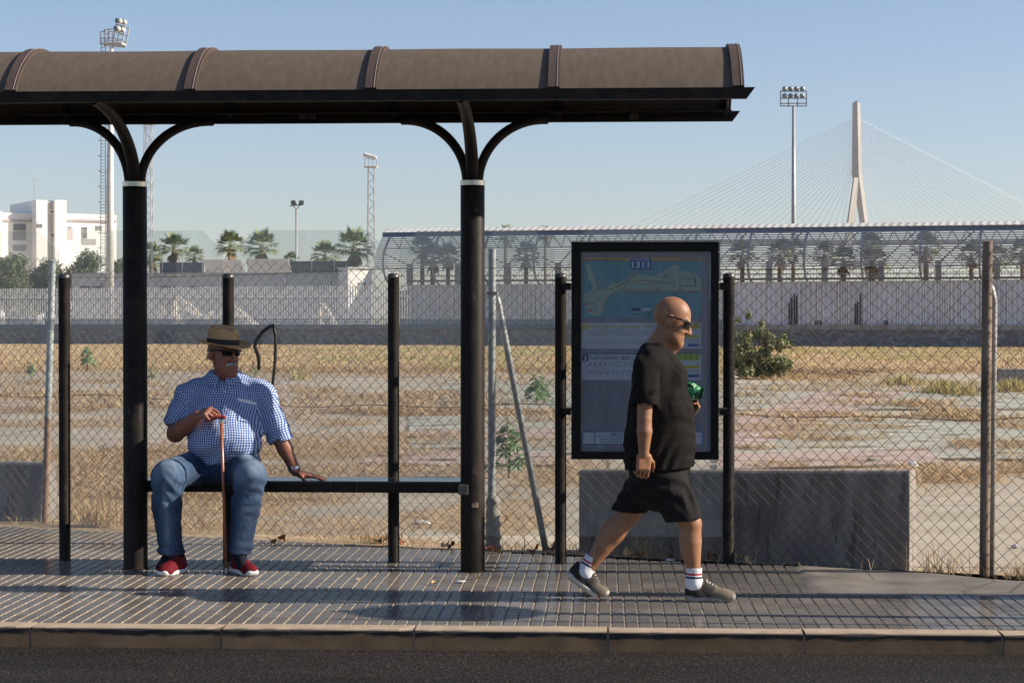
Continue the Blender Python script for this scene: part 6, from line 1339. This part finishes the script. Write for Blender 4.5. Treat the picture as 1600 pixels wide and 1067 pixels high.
F.build('bag_body', m, e_b, relax=0)
# ================================================================== the seated man
YT = 12.26
sp_ = empty('person', (P(345, 890, YT).x, YT, 0), 0, 'elderly man in straw hat, blue checked shirt and jeans sitting on the bench', 'person')
def S(px, py, Y=YT): return A3(P(px, py, Y))
skinB = skin_mat('skin_ruddy', (.21, .085, .055), (.30, .130, .086), (.25, .07, .05))
lo = S(222, 920, 11.5); hi = S(525, 500, 12.6)
F = Field((lo[0], 11.62, -.02), (hi[0], 12.55, 1.56), H)
YH = 12.18
hc2 = S(349, 553, YH); hf2 = nrmz((.74, -.67, -.07)); hu2 = (.03, 0, 1)
Lh2, Rh2 = head(F, hc2, hf2, hu2, 1.10, jowl=.008)
F.cap(S(350, 570, YH+.01), S(350, 600, YH+.05), .064, .060, .02); F.ell(S(358, 582, YH-.04), (.055, .045, .035), None, .03)
# torso
F.cap(S(302, 618, YT), S(402, 618, YT), .062, None, .03); F.cap(S(350, 622, YT), S(350, 660, YT-.0), .115, .145, .04, sq=((1, 0, 0), 1.3)); F.cap(S(350, 660, YT-.03), S(350, 708, YT+.0), .16, .125, .06, sq=((1, 0, 0), 1.2))
# arm on the picture's left: bent, hand on the cane
sA = S(294, 621, YT-.01); eA = S(274, 677, YT-.10); wA = S(309, 650, YT-.36)
F.cap(sA, eA, .058, .052, .02); F.cap(eA, eA+(wA-eA)*.35, .056, .053, .02); F.cap(eA+(wA-eA)*.35, wA, .053, .034, .02)
caneT = S(338, 651, YT-.42)
hand(F, wA, nrmz(S(332, 640, YT-.44)-wA), (-.05, -.60, .85), (.15, 1, .45), curl=(1.2, 1.35, .8), thumb=(.9, .6), sc_=1.14, spread=.02)
# arm on the picture's right: straight, hand flat on the bench
sB = S(412, 619, YT); eB = S(436, 682, YT+.01); wB = S(462, 736, YT+.02)
F.cap(sB, eB, .058, .048, .02); F.cap(eB, eB+(wB-eB)*.35, .052, .048, .02); F.cap(eB+(wB-eB)*.35, wB, .048, .033, .02)
zb_ = .560
hand(F, np.array([wB[0]+.014, wB[1]-.005, zb_+.040]), (1, -.12, -.20), (.15, 0, 1), (-.1, -1, 0), curl=(-.02, .06, .05), thumb=(.25, .15), sc_=1.05, spread=.10)
# legs
hipA = S(322, 727, YT); knA = S(262, 742, YT-.42); anA = S(266, 868, YT-.34); hipB = S(372, 727, YT); knB = S(391, 742, YT-.42); anB = S(374, 866, YT-.33)
for hp, kn, an_ in ((hipA, knA, anA), (hipB, knB, anB)): F.cap(hp, kn, .080, .056, .03); F.cap(kn, an_, .062, .042, .03)
def foot_pts(pxh, pyh, pxt, pyt, z=0): return A3(G(pxh, pyh, 0)), A3(G(pxt, pyt, 0))
F.cap(anA, anA+np.array([-.04, -.09, -.07]), .034, .022, .02); F.cap(anB, anB+np.array([.05, -.08, -.07]), .034, .022, .02)
F.build('body', skinB, sp_)
# checked shirt
m, nt_, b_ = new_mat('checked_cotton'); pa = attr(nt_, 'plaid'); sx = nt_.nodes.new('ShaderNodeSeparateXYZ'); nt_.links.new(pa.outputs['Vector'], sx.inputs[0])
def stripes(out_, f_, ph=0): return math_(nt_, 'SINE', math_(nt_, 'MULTIPLY_ADD', out_, 2*PI/f_, ph))
per = .0160
def band(o_, ph, thr): return ramp(nt_, math_(nt_, 'MULTIPLY_ADD', stripes(o_, per, ph), .5, .5), [(thr, (0,)*3), (thr+.16, (1,)*3)])
u1, v1 = band(sx.outputs[0], 0, .50), band(sx.outputs[1], 0, .60)
u2 = band(sx.outputs[0], 0, .86); v2 = band(sx.outputs[1], 0, .86)
base_ = (.56, .63, .78); mid = (.09, .19, .46); drk = (.010, .018, .085)
sumc = math_(nt_, 'MULTIPLY', math_(nt_, 'ADD', u1, v1), .5)
c = ramp(nt_, sumc, [(0.0, base_), (.5, (.14, .25, .54)), (1.0, (.04, .09, .34))])
c = mixc(nt_, math_(nt_, 'MULTIPLY', u2, .85), c, drk); c = mixc(nt_, math_(nt_, 'MULTIPLY', v2, .5), c, drk)
nt_.links.new(c, b_.inputs['Base Color']); b_.inputs['Roughness'].default_value = .85; b_.inputs['Specular IOR Level'].default_value = .2
bump(nt_, b_, noise(nt_, coords(nt_, (1, 1, .6)), 24, 4, .5, 1.5), .35, .012); plaid = m
F = Field((S(245, 700)[0], 11.72, .62), (S(468, 700)[0], 12.56, 1.30), H)
dA = nrmz(eA-sA); dB = nrmz(eB-sB)
F.cap(sA, S(275, 655, YT-.07), .080, .077, .05)
F.cut(S(263, 666, YT-.08), (-.30, -.25, -1)); F.cap(sA+dA*.14, eA+dA*.03, .056, .064, 0, 's')
F.cap(sB, S(440, 690, YT+.01), .083, .082, .05); F.cut(S(440, 691, YT), (.42, 0, -1), box=((S(400, 0)[0], 11.9, .6), (S(470, 0)[0], 12.55, 1.1))); F.cap(sB+dB*.14, sB+dB*.42, .062, .072, 0, 's')
F.cap(S(300, 618, YT+.01), S(402, 618, YT+.01), .084, None, .05); F.cap(S(350, 598, YT+.01), S(350, 625, YT), .088, .13, .06, sq=((1, 0, 0), 1.35)); F.cap(S(362, 597, YT+.01), sB, .066, .080, .05); F.cap(S(338, 597, YT+.01), sA, .066, .080, .05)
F.cap(S(350, 622, YT), S(350, 664, YT-.03), .150, .188, .04, sq=((1, 0, 0), 1.26)); F.cap(S(350, 664, YT-.05), S(351, 704, YT-.06), .195, .184, .05, sq=((1, 0, 0), 1.22))
F.ell(S(352, 684, YT-.14), (.220, .185, .160), None, .05)
F.disp(folds(.006, (13, 21, 33), 12))
def tug2(X, Y, Z): return .008*np.sin(50*(Z-.55*X) + 3*np.sin(8*X-5*Z))*np.clip((1.0-Z)/.3, 0, 1) + .006*np.sin(44*(X+.7*Z)+3*np.sin(9*Z-6*X))*np.clip((Z-.85)/.2, 0, 1)
F.disp(tug2)
F.cap(S(350, 560, YH+.02), S(351, 584, YH+.03), .066, .066, .004, 's'); F.ell(S(353, 590, YH-.06), (.024, .05, .045), None, .01, 's')
F.cut(S(350, 717), (.0, .10, -1))
TX = S(350, 0)[0]
def plaid_uv(P_):
    out = np.zeros((len(P_), 3)); dx = P_[:, 0]-TX; ang = np.arctan2(dx, -(P_[:, 1]-YT-.02)*1.3); out[:, 0] = np.where(np.abs(dx) < .9, ang*.235 + .3*dx, 0); out[:, 0] = dx + .10*dx*np.abs(dx)*4; out[:, 1] = P_[:, 2] + .12*(P_[:, 1]-YT)
    for s0, e0 in ((sA, S(264, 668, YT-.08)), (sB, S(440, 690, YT+.01))):
        d = nrmz(e0-s0); sd = nrmz(np.cross(d, (0, 1, 0))); r_ = P_-s0; al = r_ @ d; mk = (np.linalg.norm(r_-al[:, None]*d, axis=1) < .11) & (al > .01) & (np.abs(dx) > .225)
        out[mk, 0] = (r_ @ sd)[mk]; out[mk, 1] = al[mk]
    wob = np.sin(P_[:, 0]*13+P_[:, 2]*9+2*np.sin(P_[:, 2]*17)); out[:, 0] += .006*wob + .004*np.sin(P_[:, 2]*31+P_[:, 0]*12); out[:, 1] += .007*np.sin(P_[:, 0]*17+P_[:, 2]*7) + .003*np.sin(P_[:, 0]*43)
    return out
shirt2 = F.build('shirt', plaid, sp_, attrs={'plaid': ('FLOAT_VECTOR', plaid_uv)}, relax=2)
# ray-cast patches for collar, placket, pocket and the folded paper
from mathutils.bvhtree import BVHTree
def bvh(o): return BVHTree.FromPolygons([v.co + Vector(o.parent.location) for v in o.data.vertices], [p.vertices[:] for p in o.data.polygons])
BV = bvh(shirt2)
def onto(tree, px, py, lift=.004):
    d = ray(px, py); h_ = tree.ray_cast(CAM, d, 40)
    return None if h_[0] is None else h_[0] + h_[1]*lift - d.normalized()*.0
def patch(tree, quad_px, nu, nv, name, mat, parent, lift=.004, thick=.002, with_uv=True, sub=None):
    (x0, y0), (x1, y1), (x2, y2), (x3, y3) = quad_px; vs_ = []
    for j in range(nv+1):
        for i in range(nu+1):
            u_, w_ = i/nu, j/nv; px = lerp(lerp(x0, x1, u_), lerp(x3, x2, u_), w_); py = lerp(lerp(y0, y1, u_), lerp(y3, y2, u_), w_)
            p = onto(tree, px, py, lift)
            if p is None: p = vs_[-1] if vs_ else Vector(S(px, py, YT-.2))
            vs_.append(p)
    q = nu+1; fs_ = [(j*q+i, (j+1)*q+i, (j+1)*q+i+1, j*q+i+1) for j in range(nv) for i in range(nu)]; n = len(vs_)
    back = [v + Vector((0, thick+.002, 0)) for v in vs_]; fb_ = [tuple(reversed([k+n for k in f])) for f in fs_]
    rim = [k for k in range(q)] + [j*q+nu for j in range(1, nv+1)] + [nv*q+i for i in range(nu-1, -1, -1)] + [j*q for j in range(nv-1, 0, -1)]
    fr_ = [(rim[i], rim[(i+1) % len(rim)], rim[(i+1) % len(rim)]+n, rim[i]+n) for i in range(len(rim))]
    mb = MB(); mb.add(vs_+back, fs_+fb_+fr_); o = mb.build(name, mat, None, smooth=True, angle=60); P_ = np.array([tuple(v.co) for v in o.data.vertices])
    a = o.data.attributes.new('plaid', 'FLOAT_VECTOR', 'POINT'); uv = plaid_uv(P_); uv[:, 0] += .0 ; a.data.foreach_set('vector', uv.astype(np.float32).ravel())
    for v in o.data.vertices: v.co -= Vector(sp_.location)
    o.parent = parent; return o
patch(BV, [(347, 600), (352.5, 600), (356, 713), (349.5, 713)], 3, 30, 'placket', plaid, shirt2, .0045)
patch(BV, [(371, 627), (401, 634), (400, 663), (371, 657)], 12, 12, 'pocket', plaid, shirt2, .006)
patch(BV, [(371.5, 622), (400.5, 628.5), (400.5, 634.5), (371, 628)], 10, 3, 'folded_paper', M('white_paper', (.72, .72, .73), rough=.7), shirt2, .005)
mb = MB()
for py in (612, 636, 660, 685): 
    p = onto(BV, 351 + (py-600)*.03, py, .009)
    if p is not None: mb.lathe(p, [(0, -.002), (.0055, -.002), (.0055, .002), (0, .002)], 10, Euler((PI/2, 0, 0)).to_matrix())
part(mb, 'buttons', M('button_white', (.6, .6, .62), rough=.3), sp_)
# collar: a folded band standing round the neck with two points
mb = MB(); nC = 26; cc = Vector(S(351, 588, YH+.035)); ring = []
for i in range(nC+1):
    a = math.radians(lerp(-248, 68, i/nC)) ; ring.append(a)
def colr(u_, w_):
    a = math.radians(lerp(-75, 255, u_)); open_ = abs(2*u_-1)**6; r0 = lerp(.074, .108, w_); x = math.cos(a)*r0*1.08; y = math.sin(a)*r0*.95
    z = lerp(.030, -.026 - .020*open_, w_) + .010*math.sin(a)*1.0 - .020*open_ ; return (cc.x+x, cc.y+y-.004, cc.z+z)
mb.grid(colr, 40, 5); mb.grid(lambda u_, w_: tuple(Vector(colr(u_, w_)) + Vector((0, 0, -.004)) - (Vector(colr(u_, w_))-cc).normalized()*.003), 40, 5)
o = mb.build('collar', plaid, None, smooth=True, fix=False); P_ = np.array([tuple(v.co) for v in o.data.vertices]); a = o.data.attributes.new('plaid', 'FLOAT_VECTOR', 'POINT'); uv = np.stack([np.arctan2(P_[:, 1]-cc.y, P_[:, 0]-cc.x)*.09, P_[:, 2], P_[:, 2]*0], -1); a.data.foreach_set('vector', uv.astype(np.float32).ravel())
for v in o.data.vertices: v.co -= Vector(sp_.location)
o.parent = shirt2
# jeans
m, nt_, b_ = new_mat('faded_denim'); fa = attr(nt_, 'fade'); vec = coords(nt_); n1 = noise(nt_, vec, 9, 5, .6); n2 = noise(nt_, coords(nt_, (1, 1, .35)), 160, 3)
fm_ = math_(nt_, 'ADD', fa.outputs['Fac'], math_(nt_, 'MULTIPLY_ADD', n1, .5, -.25)); c = ramp(nt_, fm_, [(.05, (.012, .026, .065)), (.5, (.045, .085, .155)), (.95, (.24, .31, .38))])
c = mixc(nt_, ramp(nt_, n2, [(.4, (0,)*3), (.7, (.14,)*3)]), c, (.20, .26, .33)); nt_.links.new(c, b_.inputs['Base Color']); b_.inputs['Roughness'].default_value = .9; b_.inputs['Specular IOR Level'].default_value = .15; bump(nt_, b_, noise(nt_, coords(nt_, (1, 1, .6)), 14, 4, .5, 1), .35, .012); denim = m
F = Field((S(222, 700)[0], 11.66, .04), (S(452, 700)[0], 12.56, .86), H)
F.cap(S(322, 725, YT), S(374, 725, YT), .135, .135, .05); F.ell(S(348, 722, YT+.06), (.20, .17, .12), None, .05); F.ell(S(348, 735, YT-.13), (.15, .13, .085), None, .05)
F.cap(hipA, knA, .120, .095, .05); F.cap(hipB, knB, .120, .095, .05)
F.cap(knA+[0, .01, -.02], S(260, 790, YT-.37), .098, .090, .04); F.cap(S(260, 790, YT-.37), S(267, 858, YT-.34), .090, .074, .03)
F.cap(knB+[0, .01, -.02], S(384, 790, YT-.37), .096, .088, .04); F.cap(S(384, 790, YT-.37), S(376, 855, YT-.33), .088, .072, .03)
F.ell(S(268, 860, YT-.34), (.086, .085, .032), None, .02); F.ell(S(377, 856, YT-.33), (.082, .08, .030), None, .02)
F.disp(folds(.0075, (14, 24, 38), 31))
def creases(X, Y, Z): return .004*np.sin(75*Z + 30*X + 2.5*np.sin(20*X+11*Y))*np.exp(-((Z-.50)/.12)**2) + .005*np.sin(110*Z+15*X)*np.clip((.24-Z)/.1, 0, 1)
F.disp(creases)
F.cut((0, 0, S(267, 877, YT-.34)[2]), (0, 0, -1)); F.cap(S(267, 850, YT-.34), S(267, 885, YT-.34), .060, .066, 0, 's'); F.cap(S(376, 846, YT-.33), S(376, 885, YT-.33), .056, .062, 0, 's')
F.cut((0, 0, .80), (0, 0, 1))
def fade(P_):
    t = np.zeros(len(P_))
    for hp, kn, an_ in ((hipA, knA, anA), (hipB, knB, anB)):
        d = np.linalg.norm((P_-kn-np.array([0, -.05, .04])), axis=1); t = np.maximum(t, .72*np.exp(-(d/.20)**2))
        v = kn-hp; tt = np.clip(((P_-hp) @ v)/v.dot(v), 0, 1); top_ = P_[:, 2]-(hp+tt[:, None]*v)[:, 2]; near = np.linalg.norm((P_-(hp+tt[:, None]*v))[:, :2], axis=1); t = np.maximum(t, .75*np.clip(top_/.10, 0, 1)*np.exp(-(near/.07)**2)*np.clip(tt*2, 0, 1))
        v = an_-kn; tt = np.clip(((P_-kn) @ v)/v.dot(v), 0, 1); fr_ = -(P_-(kn+tt[:, None]*v))[:, 1]; sx_ = np.abs((P_-(kn+tt[:, None]*v))[:, 0]); t = np.maximum(t, .62*np.clip(fr_/.06, 0, 1)*np.exp(-(sx_/.05)**2))
    return t
F.build('jeans', denim, sp_, attrs={'fade': ('FLOAT', fade)}, relax=2)
# dark socks
for an_, sg in ((anA, -1), (anB, 1)):
    F = Field(an_-.13, an_+.13, .004); F.cap(an_+[0, 0, .06], an_, .050, .045, .01); F.cap(an_, an_+np.array([sg*.04, -.085, -.065]), .043, .032, .02); F.build('sock', cloth_mat('dark_sock', (.008, .009, .016), (.016, .018, .03), 60), sp_)
# shoes
red = cloth_mat('red_mesh', (.085, .006, .010), (.155, .013, .02), 60, .75, .3, 120); wsole = M('white_sole', (.60, .60, .60), (.72, .72, .71), 30, .5); darkl = M('dark_laces', (.05, .02, .03), rough=.8)
a0, a1 = A3(G(292, 884)), A3(G(248, 900)); dv = nrmz(a1-a0); heel_ = np.array([anA[0]+.075, anA[1]+.065, 0]); toe_ = np.array([a1[0]+.01, anA[1]-.185, 0]); ball_ = heel_ + (toe_-heel_)*.68
trainer(sp_, heel_, ball_, toe_+[0, 0, .006], (0, 0, 1), .049, (anA[0]+.015, anA[1]+.0, .105), red, wsole, None, darkl, 'shoe')
heel_ = np.array([anB[0]-.050, anB[1]+.075, 0]); toe_ = np.array([S(398, 0, 11.8)[0], anB[1]-.165, 0]); ball_ = heel_ + (toe_-heel_)*.68
trainer(sp_, heel_, ball_, toe_+[0, 0, .006], (0, 0, 1), .049, (anB[0]+.005, anB[1]+.005, .105), red, wsole, None, darkl, 'shoe')
# moustache and white hair at the temples
hairm = M('white_hair', (.27, .25, .235), (.43, .41, .385), 90, .7, bs=.8, bscale=200)
mb = MB(); r = random.Random(3)
for k in range(420):
    s_ = r.choice((-1, 1)); t = r.random()**.8; y0 = s_*(.001+.034*t); b0 = Vector(Lh2(.099 - .42*abs(y0)-r.uniform(0, .004), y0, -.041 - .010*t + r.uniform(-.004, .002))); d = Vector(Rh2 @ np.array([.002, s_*.007*(.3+t), -.015]))
    mb.tube([b0, b0+d*.6+Vector(Rh2[:, 0])*.002, b0+d*1.05], [.0020, .0018, .0006], 4)
part(mb, 'moustache', hairm, sp_, smooth=True)
mb = MB()
for k in range(240):
    s_ = r.choice((-1, 1)); a_x = r.uniform(-.075, .008); z0 = r.uniform(-.035, .03) if a_x < -.03 else r.uniform(.0, .03); yy = .079*math.sqrt(max(0, 1-((a_x+.012)/.10)**2)) ; b0 = Vector(Lh2(a_x, s_*yy, z0)); d = Vector(Rh2 @ np.array([-.004, s_*.001, -.012])); mb.tube([b0, b0+d], [.0018, .0008], 3)
part(mb, 'hair', hairm, sp_, smooth=True)
fr2 = glasses(sp_, Lh2, Rh2)
# straw hat with a black band
m, nt_, b_ = new_mat('tan_straw'); vec = coords(nt_); wv = noise(nt_, coords(nt_, (1, 1, 3)), 170, 2); nt_.links.new(ramp(nt_, noise(nt_, vec, 30, 4), [(.3, (.46, .26, .105)), (.7, (.62, .38, .17))]), b_.inputs['Base Color']); b_.inputs['Roughness'].default_value = .75; bump(nt_, b_, wv, .35, .003); straw = m
hat_e = empty('hat', (0, 0, 0)); hat_e.parent = sp_; hc_ = Vector(Lh2(-.012, 0, .052)); f_, l_, u_v = Vector(Rh2[:, 0]), Vector(Rh2[:, 1]), Vector(Rh2[:, 2]); u_v = (u_v + f_*.02).normalized(); l_ = Vector((0, 0, 0)) + l_
def hp(a, r_, z, dx=0): return hc_ + f_*(math.cos(a)*r_*1.13 + dx) + l_*math.sin(a)*r_ + u_v*z
SPo = Vector(sp_.location)
mb = MB(); nA_ = 56
prof = [(.0985, .004, 0), (.0985, .022, 0), (.0975, .040, 0), (.0955, .062, 0), (.092, .084, 0), (.086, .103, 0), (.075, .115, 0), (.058, .117, 0), (.036, .108, 0), (.0, .100, 0)]
def crown(u_, w_):
    i = min(len(prof)-2, int(w_*(len(prof)-1))); t = w_*(len(prof)-1)-i; r_ = lerp(prof[i][0], prof[i+1][0], t); z = lerp(prof[i][1], prof[i+1][1], t); a = u_*2*PI
    pinch = .016*math.exp(-((z-.085)/.03)**2)*(math.exp(-((abs((a+PI) % (2*PI)-PI)-.55)/.30)**2)); tip = -.010*math.cos(a)*(z/.1)**2; dent = -.012*math.exp(-(math.sin(a)*r_/.030)**2)*(1 if z > .09 else 0)
    return tuple(hp(a, r_-pinch, z+tip+dent, 0) - SPo)
mb.grid(crown, nA_, 27)
def brim(u_, w_):
    a = u_*2*PI; r_ = lerp(.0985, .172, w_); up_ = .022*w_**1.6*abs(math.sin(a))**1.5*1.1 + .012*w_**2*(1 if math.cos(a) < 0 else 0)*abs(math.cos(a)); dn = -.014*w_*max(0, math.cos(a)); return tuple(hp(a, r_, .004+up_+dn, .004*w_) - SPo)
mb.grid(brim, nA_, 8); mb.grid(lambda u_, w_: tuple(Vector(brim(u_, w_)) - u_v*.0025), nA_, 8); mb.grid(lambda u_, w_: tuple(Vector(brim(u_, 1.0)) - u_v*.0025*w_), nA_, 1)
ho = mb.build('hat_body', straw, hat_e, smooth=True, fix=False)
mb = MB(); mb.grid(lambda u_, w_: tuple(hp(u_*2*PI, .1006-.0012*w_, .006+.034*w_) - SPo), nA_, 2); mb.build('hat_band', M('hat_ribbon', (.008, .008, .009), rough=.6), hat_e, smooth=True, fix=False)
# watch and bracelet
def ringon(a, d, r_, w_, mat, name, links=14):
    a = Vector(a); d = Vector(d).normalized(); x = d.orthogonal().normalized(); y = d.cross(x); mb = MB()
    for i in range(links): t = i*2*PI/links; c_ = a + (x*math.cos(t)+y*math.sin(t))*r_; R_ = Matrix((x*-math.sin(t)+y*math.cos(t), d, x*math.cos(t)+y*math.sin(t))).transposed(); mb.bevbox(c_, (2*PI*r_/links*.92, w_, .004), .0012, R=R_)
    return part(mb, name, mat, sp_)
dW = nrmz(wB-eB); ww = ringon(wB - dW*.020, dW, .0385, .019, M('watch_steel', (.45, .47, .50), rough=.25, metal=1), 'watch')
pw = Vector(wB - dW*.020) + Vector((-.55, -.8, .1)).normalized()*.040; mb = MB(); mb.lathe(pw, [(0, -.005), (.018, -.005), (.018, .004), (.014, .006), (0, .006)], 18, Vector((-.55, -.8, .1)).to_track_quat('Z', 'Y').to_matrix()); o = part(mb, 'watch_face', M('watch_dial', (.25, .27, .3), rough=.15, metal=.8), sp_, smooth=True, angle=40)
# cane
cane = empty('walking_cane', tuple(S(354, 900, 11.86)*[1, 1, 0]), 0, 'reddish brown wooden walking cane held upright by the seated man', 'cane')
wood = M('cane_wood', (.22, .065, .028), (.36, .125, .055), 12, .3, spec=.6, stretch=(3, 3, .4)); CB = Vector((P(353.5, 900, 11.90).x, 11.90, .0)); CT = Vector(S(345.5, 656, YT-.42))
mb = MB(); mb.tube([CB+Vector((0, 0, .03)), CB.lerp(CT, .5), CT], [.0072, .0092, .0108], 14); part(mb, 'shaft', wood, cane, smooth=True)
mb = MB(); mb.tube(spl([CT+Vector((.028, -.004, .012)), CT+Vector((.014, -.002, .019)), CT+Vector((0, 0, .017)), CT+Vector((-.035, .0, .018)), CT+Vector((-.075, .01, .012)), CT+Vector((-.095, .015, .004))]), [.012]*41 if False else .0115, 12); part(mb, 'handle', M('cane_handle', (.24, .03, .02), (.36, .06, .035), 15, .25, spec=.7), cane, smooth=True)
mb = MB(); mb.tube([CT+Vector((0, 0, -.022)), CT+Vector((0, 0, .0))], [.0118, .0122], 14); part(mb, 'collar', M('cane_collar', (.55, .50, .38), rough=.3, metal=.8), cane, smooth=True, angle=40)
mb = MB(); mb.tube([CB+Vector((0, 0, .001)), CB+Vector((0, 0, .034))], [.0085, .0078], 14); part(mb, 'ferrule', M('ferrule', (.5, .5, .5), rough=.4), cane, smooth=True, angle=40)
# ------------------------------------------------------------------ haze
m = bpy.data.materials.new('haze_air'); m.use_nodes = True; nt_ = m.node_tree; nt_.nodes.remove(nt_.nodes['Principled BSDF'])
pv = nt_.nodes.new('ShaderNodeVolumePrincipled'); pv.inputs['Color'].default_value = (.86, .92, 1, 1); pv.inputs['Density'].default_value = .00009; pv.inputs['Anisotropy'].default_value = .2
nt_.links.new(pv.outputs[0], nt_.nodes['Material Output'].inputs['Volume'])
mb = MB(); mb.box((0, 1300, 104), (3900, 2760, 212)); hz = mb.build('haze', m); hz.location = (0, 0, 0); tag(hz, 'thin pale sea haze in the air', 'haze', kind='stuff')
